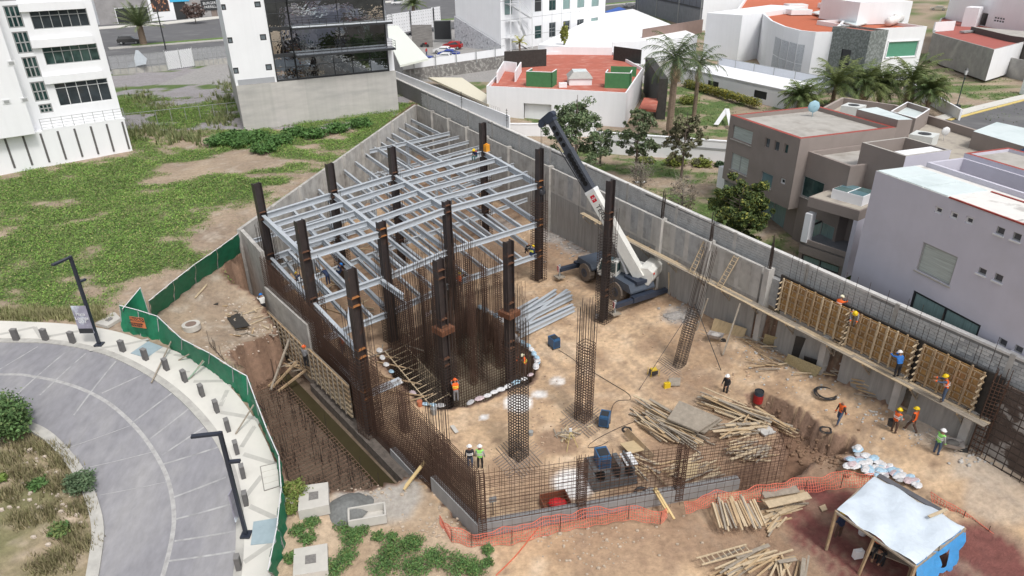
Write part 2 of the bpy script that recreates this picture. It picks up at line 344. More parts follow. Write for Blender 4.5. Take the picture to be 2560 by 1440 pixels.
    tr = inpoly(x, y, TRENCH); c = np.where(tr[..., None], mix(arr(.17,.10,.065), arr(.27,.17,.11), fbm(x, y, 1.1, 4, 77)*2-.5), c)
    pit = inpoly(x, y, PIT) | inpoly(x, y, ELEV); pc = mix(arr(.12,.085,.06), arr(.19,.145,.105), fbm(x, y, .7, 4, 81)*2-.5); c = np.where(pit[..., None], pc, c)
    return c
BED = [GR(*p)[:2] for p in [(-40,1035),(60,1052),(130,1085),(190,1150),(228,1230),(240,1310),(228,1390),(190,1470)]]+[(-34,19),(-40,30)]
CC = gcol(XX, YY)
ny, nx = XX.shape
# steep faces show raw earth
dz = np.zeros_like(ZZ); dz[:, 1:] = np.maximum(dz[:, 1:], abs(np.diff(ZZ, axis=1))); dz[1:, :] = np.maximum(dz[1:, :], abs(np.diff(ZZ, axis=0)))
st = (dz > .45) & (YY < 106) & (abs(XX) < 34)
for _ in range(1): st[:-1] |= st[1:]; st[:, :-1] |= st[:, 1:]
CC = np.where(st[..., None], mix(arr(.15,.092,.062), arr(.28,.18,.125), fbm(XX*2, YY*2+ZZ, .8, 4, 88)*2-.5), CC)
idx = np.arange(ny*nx).reshape(ny, nx); Fq = np.stack([idx[:-1,:-1], idx[:-1,1:], idx[1:,1:], idx[1:,:-1]], -1).reshape(-1, 4)
jx = XX+np.where(st, (fbm(XX, YY, 2.2, 2, 99)-.5)*.35, 0); jy = YY+np.where(st, (fbm(XX, YY, 2.2, 2, 98)-.5)*.35, 0)
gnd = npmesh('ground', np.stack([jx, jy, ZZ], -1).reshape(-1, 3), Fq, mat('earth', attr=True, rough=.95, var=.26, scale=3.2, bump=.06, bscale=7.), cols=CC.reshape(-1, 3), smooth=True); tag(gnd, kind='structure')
hz = MB(); hz.quad((-900,-200,6.2),(900,-200,6.2),(900,1500,6.2),(-900,1500,6.2)); 
hz = MB(); hz.add([(-900,415,6.8),(900,415,6.8),(900,1600,6.8),(-900,1600,6.8),(-900,-25,6.2),(-255,-25,6.2),(-255,415,6.8),(255,-25,6),(900,-25,6),(255,415,6.8)],[(0,1,2,3),(4,5,6,0),(7,8,1,9)]); hz.done('far_ground', mat('far_gray', (.3,.29,.27), var=.3, scale=.05), kind='structure', base=False)
# ---------------------------------------------------------------- draped strips
def drape(name, left, right, m, off, nseg=6, sub=1., sides=0., parent=None, **k):
    """sheet between two polylines (same count) laid on the ground off above it"""
    L = [Vector(p) for p in left]; Rr = [Vector(p) for p in right]; rows = []
    for i in range(len(L)-1):
        n = max(1, int(max((L[i+1]-L[i]).length, (Rr[i+1]-Rr[i]).length)/sub))
        for j in range(n): t = j/n; rows.append((L[i].lerp(L[i+1], t), Rr[i].lerp(Rr[i+1], t)))
    rows.append((L[-1], Rr[-1])); b = MB(); V = []
    for a, c in rows:
        for j in range(nseg+1):
            p = a.lerp(c, j/nseg); V.append((p.x, p.y, float(G(p.x, p.y)[0])+off))
    w_ = nseg+1; F = [(r*w_+j, r*w_+j+1, (r+1)*w_+j+1, (r+1)*w_+j) for r in range(len(rows)-1) for j in range(nseg)]
    if sides:
        for side in (0, nseg):
            base = len(V); 
            for r in range(len(rows)): v = V[r*w_+side]; V.append((v[0], v[1], v[2]-sides))
            F += [(r*w_+side, (r+1)*w_+side, base+r+1, base+r) for r in range(len(rows)-1)]
    b.add(V, F); return b.done(name, m, parent, kind=k.pop('kind', 'structure' if parent is None else None), base=False, smooth=False, **k)
def curve_px(pts, n=8):
    """Catmull-Rom through ground points seen at these pixels"""
    q = [GR(*p) for p in pts]; q = [q[0]*2-q[1]]+q+[q[-1]*2-q[-2]]; o = []
    for i in range(1, len(q)-2):
        for j in range(n):
            t = j/n; a, b, c, d = q[i-1:i+3]
            o.append(.5*((2*b)+(c-a)*t+(2*a-5*b+4*c-d)*t*t+(3*b-a-3*c+d)*t**3))
    o.append(q[-2]); return [Vector((v.x, v.y, 0)) for v in o]
conc_w = mat('pale_concrete', (.60,.585,.54), .85, .07, 1.2, col2=(.5,.49,.46), th=(.5,.75), sc2=.6, bump=.004)
kerb_m = mat('kerb_concrete', (.42,.41,.38), .9, .12, 2., col2=(.33,.32,.30), th=(.45,.7), sc2=1.5, bump=.004)
road_m = mat('road_concrete', (.23,.228,.245), .85, .16, 2.2, col2=(.30,.295,.30), th=(.46,.72), sc2=.35, stretch=(1.2,.5,1), bump=.006)
outer = curve_px([(-330,872),(-140,856),(0,858),(130,862),(250,885),(350,930),(430,985),(500,1055),(548,1125),(578,1210),(590,1300),(588,1400),(572,1520)])
inner = curve_px([(-330,1070),(-140,1040),(0,1040),(75,1058),(130,1085),(185,1140),(225,1200),(252,1270),(262,1330),(255,1400),(235,1520)], 10)
def resamp(pl, n):
    d = [0]; 
    for a, b in zip(pl[:-1], pl[1:]): d.append(d[-1]+(b-a).length)
    o = []
    for i in range(n):
        t = d[-1]*i/(n-1); k = max(j for j in range(len(d)) if d[j] <= t+1e-9); k = min(k, len(d)-2); o.append(pl[k].lerp(pl[k+1], (t-d[k])/max(1e-6, d[k+1]-d[k])))
    return o
NR = 60; outer = resamp(outer, NR); inner = resamp(inner, NR)
drape('road', outer, inner, road_m, .05, 10)
def offs(a, b, t): return [p.lerp(q, t) for p, q in zip(a, b)]
def outw(pl, d):
    o = []
    for i, p in enumerate(pl):
        t = (pl[min(i+1, len(pl)-1)]-pl[max(i-1, 0)]).normalized(); o.append(p+Vector((-t.y, t.x, 0))*d)
    return o
drape('kerb', outer, outw(outer, .42), kerb_m, .11, 2, sides=.12)
drape('inner_kerb', inner, outw(inner, -.55), kerb_m, .16, 2, sides=.16)
mid = curve_px([(-330,955),(0,938),(85,943),(180,965),(265,1005),(335,1065),(385,1130),(420,1200),(435,1280),(430,1350),(405,1450),(380,1520)], 6)
drape('road_joint', outw(mid, .11), outw(mid, -.11), mat('joint_strip', (.36,.355,.35), .9, .3, 3), .054, 1)
# transverse pale joints
for k, (a, b) in enumerate([((0,925),(95,868)),((30,1000),(175,873)),((100,990),(215,885)),((185,1040),(290,905)),((255,985),(365,935)),((330,1060),(430,985)),((375,1100),(475,1022)),((405,1140),(510,1070)),((400,1165),(545,1120)),((435,1245),(565,1195)),((440,1300),(580,1262)),((437,1355),(588,1330)),((420,1405),(590,1380)),((175,1120),(330,1065)),((225,1170),(390,1130)),((250,1240),(425,1205))]):
    p, q = GR(*a), GR(*b); d = (q-p).normalized(); n = Vector((-d.y, d.x, 0))*(.05 if k < 13 else .02); p.z = q.z = 0
    drape('road_joint', [p+n, q+n], [p-n, q-n], mat('joint_faint', (.36,.36,.36), .9, .3, 2, col2=(.27,.27,.28), th=(.45,.65), sc2=1.2), .0585+k*.0004, 1)
# sidewalk between kerb and green fence line
swo = curve_px([(-330,842),(-140,812),(0,806),(150,812),(290,832),(380,862),(450,886),(520,925),(580,975),(630,1040),(672,1120),(700,1200),(712,1290),(705,1370),(680,1440),(650,1520)]); swo = resamp(swo, NR)
kin = outw(outer, .42)
drape('sidewalk', kin, swo, conc_w, .13, 4, sides=.14)
# zigzag bands in the sidewalk
band = mat('sidewalk_band', (.43,.42,.39), .9, .1, 3)
zz = [((0,840),(88,822)),((88,822),(105,848)),((105,848),(235,826)),((225,880),(330,862)),((330,862),(372,852)),((372,880),(460,895)),((480,895),(470,935)),((485,958),(580,957)),((580,958),(552,1020)),((552,1035),(650,1052)),((650,1052),(605,1122)),((610,1140),(690,1165)),((655,1195),(612,1250)),((625,1270),(690,1300)),((685,1360),(612,1410))]
for i, (a, b) in enumerate(zz):
    p, q = GR(*a), GR(*b); p.z = q.z = 0; d = (q-p).normalized(); n = Vector((-d.y, d.x, 0))*.13
    drape('sidewalk_band', [p+n, q+n], [p-n, q-n], band, .134+i*.0003, 2)
def gquad(name, pxs, m, off, **k):
    q = [GR(*p) for p in pxs]; b = MB(); b.add([(v.x, v.y, v.z+off) for v in q], [(0,1,2,3)]); return b.done(name, m, **k)
blue_hatch = mat('hatch_blue', (.30,.38,.42), .6, .1, 3)
for pts, lab in (([(328,888),(372,858),(408,872),(368,900)], 'pale blue steel hatch cover in the sidewalk beside the upper bollards'), ([(635,1310),(696,1300),(690,1362),(628,1368)], 'large pale blue steel hatch in the sidewalk near the bottom lamp post')):
    q = [GR(*p) for p in pts]; b = MB(); z = sum(v.z for v in q)/4; b.add([(v.x, v.y, v.z+.14+k) for k in (0, .03) for v in q], [(4,5,6,7),(0,1,5,4),(1,2,6,5),(2,3,7,6),(3,0,4,7)]); b.done('hatch_cover', blue_hatch, label=lab, cat='hatch')
grid_m = mat('grate_line', (.25,.24,.22), .8, .1)
tr_ = thing('drain_cover', 'four rectangular concrete cover slabs framed in the sidewalk', 'cover', GR(680,1205))
cq = [GR(652,1172), GR(695,1162), GR(700,1220), GR(662,1232)]
for k in range(4):
    a, b_ = k/4+.01, (k+1)/4-.01; l0, l1 = cq[0].lerp(cq[3], a), cq[0].lerp(cq[3], b_); r0, r1 = cq[1].lerp(cq[2], a), cq[1].lerp(cq[2], b_)
    m_ = MB(); m_.add([(v.x, v.y, v.z+.13+h) for h in (0, .035) for v in (l0, r0, r1, l1)], [(4,5,6,7),(0,1,5,4),(1,2,6,5),(2,3,7,6),(3,0,4,7)]); m_.done('slab', conc_w, tr_)
fm = MB()
for a, b_ in zip(cq, cq[1:]+cq[:1]): fm.bar(a+Vector((0,0,.15)), b_+Vector((0,0,.15)), .05, .04)
fm.done('frame', grid_m, tr_)
# street at the top
asph = mat('asphalt', (.115,.115,.12), .9, .12, .6, col2=(.16,.16,.16), th=(.5,.7), sc2=.2, bump=.004)
SZ = 7.0
def flat(name, pts, m, z, kind='structure', **k):
    b = MB(); b.add([(p[0], p[1], z) for p in pts], [tuple(range(len(pts)))]); return b.done(name, m, kind=kind, base=False, **k)
def SP(px, py, z=SZ): return P(px, py, z)
s0, s1 = SP(250,196), SP(1160,45)      # near edge of street
# near kerb of the street runs along these points
flat('street', [SP(-400,270), SP(250,180), SP(560,142), SP(1160,70), SP(1700,10), SP(1700,-40), SP(1160,-25), SP(600,20), SP(230,60), SP(-400,170)], asph, 7.2)
def ribbon(name, a, b, wid, z0, z1, m, **k):
    a = Vector(a); b = Vector(b); d = (b-a).normalized(); n = Vector((-d.y, d.x, 0))*wid/2
    q = MB(); q.prism([(a-n)[:2], (b-n)[:2], (b+n)[:2], (a+n)[:2]], z0, z1); return q.done(name, m, **k)
grass_flat = mat('verge_grass', (.10,.18,.04), .95, .35, 1.5, col2=(.2,.2,.08), th=(.5,.7), sc2=.8, bump=.03)
def segs(name, pts, wid, z0, z1, m, **k):
    b = MB()
    for a, c in zip(pts[:-1], pts[1:]):
        a = Vector((*a[:2], 0)); c = Vector((*c[:2], 0)); d = (c-a).normalized(); n = Vector((-d.y, d.x, 0))*wid/2
        b.prism([(a-n)[:2], (c-n)[:2], (c+n)[:2], (a+n)[:2]], z0, z1)
    return b.done(name, m, **k)
segs('median_kerb', [SP(272,122,7.2), SP(560,100,7.2), SP(1145,51,7.2), SP(1600,5,7.2)], 3.6, 7.15, 7.35, kerb_m, kind='structure')
segs('median_grass', [SP(330,115,7.2), SP(560,97,7.2), SP(1145,48,7.2), SP(1600,3,7.2)], 3., 7.3, 7.42, grass_flat, kind='stuff', label='mown green grass on the street median')
segs('far_sidewalk', [SP(230,72,7.2), SP(400,60,7.2), SP(600,38,7.2), SP(1160,-12,7.2)], 7, 7.16, 7.34, conc_w, kind='structure')
# right-hand street
flat('side_street', [P(2330,310,6.0), P(2560,246,6.0), P(2900,200,6.0), P(3000,420,6.0), P(2600,420,6.0), P(2420,330,6.0)], asph, 6.16)
segs('side_kerb', [P(2340,300,6.1), P(2450,270,6.1), P(2560,243,6.1), P(2700,215,6.1)], 1.6, 6., 6.24, conc_w, kind='structure')
segs('side_kerb_paint', [P(2372,300,6.2), P(2450,279,6.2), P(2560,250,6.2), P(2700,222,6.2)], .5, 6.1, 6.25, mat('yellow_paint', (.62,.48,.16), .7, .1), kind='structure')
# water in the pit
wat = mat('muddy_water', (.05,.042,.022), .12, .1, 1)
d_ = (FW1-FW0).normalized(); n_ = Vector((-d_.y, d_.x, 0))
if n_.x > 0: n_ = -n_
b = MB(); b.quad(*[FW0+d_*s_+n_*o_+Vector((0,0,PITZ+.1)) for s_, o_ in ((2.5,1.1),(24,.9),(24,1.9),(3.,2.3))]); b.done('pit_water', wat, kind='structure', base=False)
b = MB(); b.add([(p[0], p[1], ELZ+.13) for p in ELEV], [tuple(range(len(ELEV)))]); b.done('pit_water', mat('elev_mud', (.25,.21,.15), .3, .2, 1.5), kind='structure', base=False)
# ================================================================ SITE STRUCTURE
con = mat('cast_concrete', (.46,.445,.415), .9, .12, 1.2, col2=(.30,.285,.265), th=(.42,.7), sc2=.9, bump=.008, streak=.28)
con_d = mat('board_concrete', (.33,.325,.31), .9, .16, 1.6, col2=(.34,.33,.315), th=(.45,.65), sc2=.8, stretch=(3,3,.35), bump=.012, streak=.28)
con_l = mat('fresh_concrete', (.50,.485,.46), .9, .08, 1.5, col2=(.40,.39,.37), th=(.45,.7), sc2=1.2, bump=.006, streak=.35)
con_old = mat('old_block', (.38,.385,.385), .95, .14, 2., col2=(.25,.25,.245), th=(.5,.72), sc2=1.3, bump=.006, streak=.28)
mortar = mat('mortar', (.20,.20,.195), .95, .15, 4)
rust = mat('rebar_rust', (.085,.045,.03), .75, .35, 2.)
rust_d = mat('rebar_dark', (.045,.033,.028), .7, .3, 2.)
steel_d = mat('column_steel', (.042,.034,.034), .45, .25, 1.5, col2=(.11,.055,.035), th=(.58,.75), sc2=1.)
rust_o = mat('rust_orange', (.32,.13,.04), .8, .3, 6)
steel_g = mat('primer_grey_steel', (.50,.54,.58), .38, .10, 1.2, col2=(.42,.45,.48), th=(.5,.7), sc2=1.2, metal=.15)
wood = mat('raw_timber', (.38,.27,.16), .85, .3, 3., col2=(.33,.25,.17), th=(.45,.65), sc2=1.1, bump=.003)
wood_l = mat('pale_timber', (.50,.40,.27), .85, .2, 4, bump=.003)
wood_g = mat('weathered_timber', (.30,.26,.21), .9, .25, 4, bump=.004)
ply = mat('plywood', (.48,.37,.22), .8, .2, 2, stretch=(1,6,1), bump=.002)
ply_o = mat('orange_plywood', (.47,.28,.10), .7, .3, 1.6, col2=(.33,.19,.08), th=(.4,.6), sc2=2.)
black_ply = mat('black_plywood', (.04,.037,.035), .55, .3, 3)
white_m = mat('white_plaster', (.80,.81,.82), .85, .03, .5, streak=.08)
Z = Vector((0, 0, 1))
def bara(name, parent, p, q, w_, h_, m, up=None, **k): return MB().bar(p, q, w_, h_, up).done(name, m, parent, **k)
# right retaining wall
wr = thing('retaining_wall', 'tall grey concrete retaining wall with pilasters on the right side of the dig', 'wall', rw(40))
sp = [0,5.5,11,16.5,22,27.5,33,36.2,42,48,54,59.5,65]
for i in range(len(sp)-1):
    a, c = sp[i]+.03, sp[i+1]-.03; m_ = con if i < 7 else con_l
    MB().prism([rw(a,.0)[:2], rw(c,.0)[:2], rw(c,-.25)[:2], rw(a,-.25)[:2]][::-1], 4.6, 7.15).done('upper_panel', m_, wr)
    MB().prism([rw(a,.012)[:2], rw(c,.012)[:2], rw(c,-.25)[:2], rw(a,-.25)[:2]][::-1], -.6, 4.597).done('lower_panel', con_d if i > 5 else con, wr)
    if i > 6:      # some fresh patches poured in strips
        for q_ in range(3):
            a2 = a+.3+q_*(c-a-.6)/3; MB().prism([rw(a2,.02)[:2], rw(a2+.9+.3*random.random(),.02)[:2], rw(a2+.9,-.1)[:2], rw(a2,-.1)[:2]][::-1], 4.8, 7.10).done('poured_strip', random.choice([con, con_l, con_old]), wr)
for a in [67.1, 72.4, 77.2]:
    MB().prism([rw(a,.012)[:2], rw(a+4.2,.012)[:2], rw(a+4.2,-.25)[:2], rw(a,-.25)[:2]][::-1], -.5, 4.597).done('lower_panel', con_d, wr)
for i, a in enumerate([5.5,11,16.5,22,27.5,36.4,54,59.6,65.4,70.9,76.2,80.3]):
    top_ = 7.35 if a < 66 else 4.6
    MB().prism([rw(a,.3)[:2], rw(a+.45,.3)[:2], rw(a+.45,-.3)[:2], rw(a,-.3)[:2]][::-1], -.6, top_).done('pilaster', con_l if a > 50 else con, wr)
    if a > 50:
        r_ = MB()
        for k in range(14): q_ = rw(a+.05+.35*random.random(), .25*random.random()-.05); r_.tube((*q_[:2], top_-.1), (q_.x+random.uniform(-.06,.06), q_.y+random.uniform(-.06,.06), top_+1.2+1.4*random.random()), .018, 4, caps=False)
        if a < 66: r_.done('starter_bars', rust_d, wr, kind='stuff')
for a in (44.,): pass
# left retaining wall
wl = thing('retaining_wall', 'long grey concrete retaining wall between the green field and the steel frame', 'wall', LW)
def wallseg(par, name, a, c, z0, z1, th, m_, side=1):
    a = Vector((*a[:2], 0)); c = Vector((*c[:2], 0)); d = (c-a).normalized(); n = Vector((-d.y, d.x, 0))*th*side
    return MB().prism([a[:2], c[:2], (c+n)[:2], (a+n)[:2]], z0, z1).done(name, m_, par)
L0 = Vector((-13.6,100.9,0)); 
for i in range(9):
    a, c = L0.lerp(LW, i/9), L0.lerp(LW, (i+1)/9); dd = (c-a).normalized()*.02; wallseg(wl, 'upper_panel', a+dd, c-dd, 3.4, 7.15, .3, con if i > 2 else con_l, -1); wallseg(wl, 'lower_panel', a+dd, c-dd, -1.6, 3.397, .3, con_d if i % 3 else con, -1)
for i in range(1, 9):
    a = L0.lerp(LW, i/9); dd = (LW-L0).normalized()*.2; n = Vector((-dd.y, dd.x, 0)).normalized()
    MB().prism([(a-dd)[:2], (a+dd)[:2], (a+dd+n*.3)[:2], (a-dd+n*.3)[:2]], -1, 7.3).done('pilaster', con, wl)
for i in range(3):
    a, c = LW.lerp(FW0, i/3), LW.lerp(FW0, (i+1)/3); wallseg(wl, 'end_panel', a, c-(c-a).normalized()*.02, PITZ-.3, 7.15+.004*i, .3, con_l if i == 1 else con, 1)
# old wall with block work above the right retaining wall
bw = thing('block_wall', 'long boundary wall of bare grey concrete blocks with a white coping above the dig', 'wall', rw(60,-.8))
def btop(s): return float(np.interp(s, [-14,34,64,91], [9.55,8.86,8.47,8.38]))
bc_, bk_c = MB(), MB()
for i in range(15):
    s0_, s1_ = -14+7*i, -7+7*i; t0, t1 = btop(s0_), btop(s1_)
    for mb_, oa, ob, za, zb0, zb1 in ((bk_c, -.62, -.9, 5, t0-.14, t1-.14), (bc_, -.58, -.94, None, t0, t1)):
        v = [rw(s0_,oa)+Z*(za or t0-.135), rw(s1_,oa)+Z*(za or t1-.135), rw(s1_,ob)+Z*(za or t1-.135), rw(s0_,ob)+Z*(za or t0-.135), rw(s0_,oa)+Z*zb0, rw(s1_,oa)+Z*zb1, rw(s1_,ob)+Z*zb1, rw(s0_,ob)+Z*zb0]
        mb_.add(v, [(0,1,5,4),(2,3,7,6),(4,5,6,7)]+([(3,0,4,7)] if i == 0 else [])+([(1,2,6,5)] if i == 14 else []))
bk_c.done('mortar_core', [mortar], bw)
bc_.done('coping', mat('coping', (.62,.61,.59), .9, .1, 2, streak=.3), bw)
MB().prism([rw(-14,-.2)[:2], rw(93,-.2)[:2], rw(93,-.62)[:2], rw(-14,-.62)[:2]][::-1], 4.5, 6.6).done('footing', con_old, bw)
dR = (RW1-RW0).normalized(); angR = math.atan2(dR.y, dR.x)
blk = MB().box(WORLD[bw.name][0], (.38,.05,.175)).done('block', mat('block_face', (.47,.475,.47), .95, .12, 3, col2=(.36,.36,.355), th=(.5,.7), sc2=1.2, streak=.2), bw); mesh_b = blk.data; 
bmeshes = [mesh_b]
for cc in ((.52,.52,.52), (.38,.385,.39), (.58,.58,.57)):
    m2 = mesh_b.copy(); m2.materials[0] = mat('block_%d' % int(cc[0]*100), cc, .95, .12, 3, streak=.3); bmeshes.append(m2)
bpy.data.objects.remove(blk); nb = 0; rest = [MB(), MB()]
L_ = WORLD[bw.name][0]
for col in range(225):
    s_ = 90.5-col*.4
    for row in range(11):
        ss = s_+(.2 if row % 2 else 0); p = rw(ss, -.615); p.z = 6.82+row*.2
        if ss < 0 or p.z > btop(ss)-.22: continue
        if row % 1 == 0 and 78 < ss < 88 and nb < 300 and row > 0:
            o = bpy.data.objects.new('block', bmeshes[(int(ss*7)+row*3+random.randrange(2)) % 4]); C.objects.link(o); o.parent = bw; o.location = p-L_+Vector((0,0,0)); o.rotation_euler[2] = angR; nb += 1
        else:
            rest[(int(ss*5)+row) % 2].box(p, (.38,.05,.175), angR)
for q_, m_ in zip(rest, (MATS['block_face'], MATS['block_52'])): q_.done('block_courses', m_, bw, kind='stuff')
for a in [3,9.5,16,22.5,29,35.5,42,48.5,55,61.5,68,74.5,81,87.5]:
    MB().prism([rw(a,-.57)[:2], rw(a+.28,-.57)[:2], rw(a+.28,-.7)[:2], rw(a,-.7)[:2]][::-1], 6.6, btop(a)+.02).done('tie_column', con_l if int(a) % 2 else con, bw)
# thin loose rebars rising between walls
r_ = MB()
for k in range(34):
    s_ = 67+14*k/34+.2*random.random(); p = rw(s_, -.35); r_.tube((*p[:2], 6.6), (p.x, p.y, 8.0+random.choice([0,.3,1.2])), .013, 4, caps=False)
r_.done('rebar_row', rust_d, None, 'row of thin dark rebars standing behind the wooden formwork panels', 'rebar', kind=None)
b = MB(); b.prism([rw(66.6,-.06)[:2], rw(81.4,-.06)[:2], rw(81.4,-.2)[:2], rw(66.6,-.2)[:2]][::-1], 4.5, 7.22); b.done('formwork_sheet', black_ply, None, 'black plywood form sheets standing behind the three timber shuttering panels', 'shuttering')
# timber formwork panels on the right wall
for k, (a, c, lab) in enumerate([(67.1,72.25,'long timber shuttering panel next to the bare concrete wall, farthest of three'), (72.5,76.7,'middle timber shuttering panel between the two dark gaps'), (77.15,80.5,'timber shuttering panel nearest the rebar mesh, worker in front')]):
    f = thing('timber_shutter', lab, 'shuttering', rw((a+c)/2, .2)+Z*4.7, group='timber shuttering panels on the retaining wall')
    nn = int(round((c-a)/.62))
    for i in range(nn):
        x0 = a+(c-a)*i/nn+.01; x1 = a+(c-a)*(i+1)/nn-.01
        MB().prism([rw(x0,.10)[:2], rw(x1,.10)[:2], rw(x1,.07)[:2], rw(x0,.07)[:2]][::-1], 4.72, 7.14).done('plywood_sheet', ply_o, f)
        bara('stud', f, rw(x0,.27)+Z*4.72, rw(x0+.02,.27)+Z*(7.2+.15*random.random()), .10, .09, random.choice([wood_l, wood, wood]), up=dR)
        for q_ in range(9): 
            pass
    bara('stud', f, rw(c-.03,.16)+Z*4.72, rw(c-.03,.16)+Z*7.2, .09, .09, wood, up=dR)
    for j in range(6):
        z_ = 4.85+j*.44; bara('waler', f, rw(a-.1,.19)+Z*(z_+random.uniform(-.03,.03)), rw(c+.1,.19)+Z*(z_+random.uniform(-.03,.03)), .05, .075, wood)
    sh = MB()
    for j in range(5):
        for i in range(nn*2):
            x0 = a+(c-a)*(i+.5)/nn/2; z_ = 4.95+j*.44; sh.bar(rw(x0,.13)+Z*z_, rw(x0+.01,.13)+Z*(z_+.32), .045, .04, up=dR)
    sh.done('batten', wood_l, f, kind='stuff')
    for j in range(6):
        for e in (a-.03, c+.03): z_ = 4.9+j*.42; bara('tie_stub', f, rw(e,.05)+Z*z_, rw(e,.55)+Z*(z_-.1), .07, .06, wood_l)
# scaffold walkway along the right wall
wk = thing('plank_walkway', 'narrow timber plank walkway on brackets along the right retaining wall', 'walkway', rw(64,.5)+Z*4.3)
s_ = 48.6
while s_ < 81:
    ln = 3.6+random.random(); zz_ = 4.3+.37*(s_-48)/33-.0
    for o_ in (.42,.66,.9):
        bara('plank', wk, rw(s_+random.uniform(-.3,0),o_)+Z*(zz_-.02+random.uniform(-.015,.015)), rw(min(s_+ln,81.6),o_)+Z*(zz_+.03), .22, .05, random.choice([wood_l, wood_g, wood_l]))
    s_ += ln
for s_ in [50,53,56.5,60,62.5,65.5,68.5,71.8,74.4,77.5,80.2]:
    zz_ = 4.22+.37*(s_-48)/33
    bara('bracket', wk, rw(s_,.0)+Z*zz_, rw(s_,1.05)+Z*zz_, .08, .1, wood); bara('bracket', wk, rw(s_,.03)+Z*(zz_-1.0), rw(s_,.95)+Z*(zz_-.05), .08, .08, wood_g); bara('bracket', wk, rw(s_,.06)+Z*zz_, rw(s_,.06)+Z*(zz_-1.05), .08, .08, wood_g)
wk2 = thing('plank_walkway', 'short broken plank platform on brackets behind the crane boom', 'walkway', rw(45,.5)+Z*4.2)
for o_ in (.4,.65): bara('plank', wk2, rw(43.3,o_)+Z*4.42, rw(46.6,o_)+Z*4.35, .22, .05, wood_l)
for s_ in (44,46): bara('bracket', wk2, rw(s_,0)+Z*4.3, rw(s_,.95)+Z*4.3, .08, .1, wood); bara('bracket', wk2, rw(s_,.03)+Z*3.4, rw(s_,.9)+Z*4.25, .08, .08, wood_g)
# ladders leaning on the wall
def ladder(p, q, label, w_=.45, n=9, side=None, m_=wood_l, name='ladder'):
    p = Vector(p); q = Vector(q); t = thing(name, label, 'ladder', p, group=None); sd = (side or dR)*w_/2
    for s in (-1, 1): bara('rail', t, p+sd*s, q+sd*s, .06, .07, m_)
    for i in range(n): c = p.lerp(q, (i+.6)/n); bara('rung', t, c-sd*1.1, c+sd*1.1, .05, .035, m_)
    return t
ladder(rw(59.0,.85)+Z*4.4, rw(59.4,.08)+Z*7.1, 'timber ladder on the plank walkway leaning on the wall, farther of the two')
ladder(rw(62.0,.85)+Z*4.4, rw(62.6,.08)+Z*7.1, 'timber ladder on the plank walkway leaning on the wall, nearer of the two')
# ---------------------------------------------------------------- steel frame
COL = dict(C1=(-19.4,50.2,11.9),C2=(-15.0,55.2,11.9),C3=(-10.6,60.1,11.9),C4=(-2.7,67.6,12.2),C5=(-14.0,42.4,11.8),C6=(-9.45,46.4,10.1),C7=(-5.1,51.2,9.9),C8=(2.5,57.1,12.4),
           C9=(-9.3,35.6,11.4),C10=(-4.6,39.2,10.3),C11=(-.2,41.3,10.6),C12=(7.5,49.1,12.1))
cl = {'C1':('in the corner by the left wall, first of the back row',8.3,0),'C2':('second of the back row, cage at its foot',8.6,0),'C3':('third of the back row, reddish top',9.0,0),'C4':('at the far right of the back row with an orange clamp',9.2,0),
 'C5':('with a tall reddish top standing in the left rebar wall',8.6,-1),'C6':('in the middle row left of the rebar pit',7.4,0),'C7':('in the middle row behind the rebar pit',6.5,0),'C8':('at the right corner of the frame with a hook block beside it',9.4,0),
 'C9':('with rusty streaked top rising from the front left rebar wall',8.2,-1.3),'C10':('standing in the rebar pit, orange band half way up',7.3,-2.4),'C11':('at the right edge of the rebar pit, orange band half way up',6.8,-2.4),'C12':('standing alone in front of the crane',9.2,0)}
dA = Vector((.70,.714,0)).normalized(); dB = Vector((.50,-.866,0)); aA = math.atan2(dA.y, dA.x)
def hcol(b, c, z0, z1, dp=.62, fl=.46, t=.05):
    for s in (-1, 1): b.box(c+dA*(s*(dp/2-t/2))+Z*(z0+z1)/2, (t, fl, z1-z0), aA)
    b.box(c+Z*(z0+z1)/2, (dp-2*t, t, z1-z0), aA)
def cage(par, c, z0, z1, half, ties_to=None, nper=4, step=.22, over=.8, r=.018, lean=(0,0), ang=None, mt=None, tm=None, sloppy=.05):
    ang = aA if ang is None else ang; ux = Vector((math.cos(ang), math.sin(ang), 0)); uy = Vector((-ux.y, ux.x, 0)); lz = Vector((*lean, 0)); ties_to = ties_to or z1
    b = MB(); e = [-half+2*half*i/nper for i in range(nper+1)]
    pts = [(x, -half) for x in e]+[(x, half) for x in e]+[(-half, y) for y in e[1:-1]]+[(half, y) for y in e[1:-1]]
    for x, y in pts:
        zt = z1+over*random.random(); k = random.uniform(-sloppy, sloppy); b.tube(c+ux*x+uy*y+Z*z0, c+ux*(x*1.02+k)+uy*(y*1.02+k)+lz*(zt-z0)+Z*zt, r, 4, caps=False)
    b.done('vertical_bars', mt or rust, par, kind='stuff')
    b = MB(); z = z0+.1; i = 0
    while z < ties_to:
        o = lz*(z-z0)+Z*z; h = half*1.03; q = [c+ux*(s*h)+uy*(t*h)+o for s, t in ((-1,-1),(1,-1),(1,1),(-1,1))]
        for a_, b_ in zip(q, q[1:]+q[:1]): b.bar(a_, b_, r*1.5, r*1.5, caps=False)
        z += step*(1+.15*random.random()); i += 1
        if i % 14 == 0: z += step*.1; 
    b.done('ties', tm or rust, par, kind='stuff')
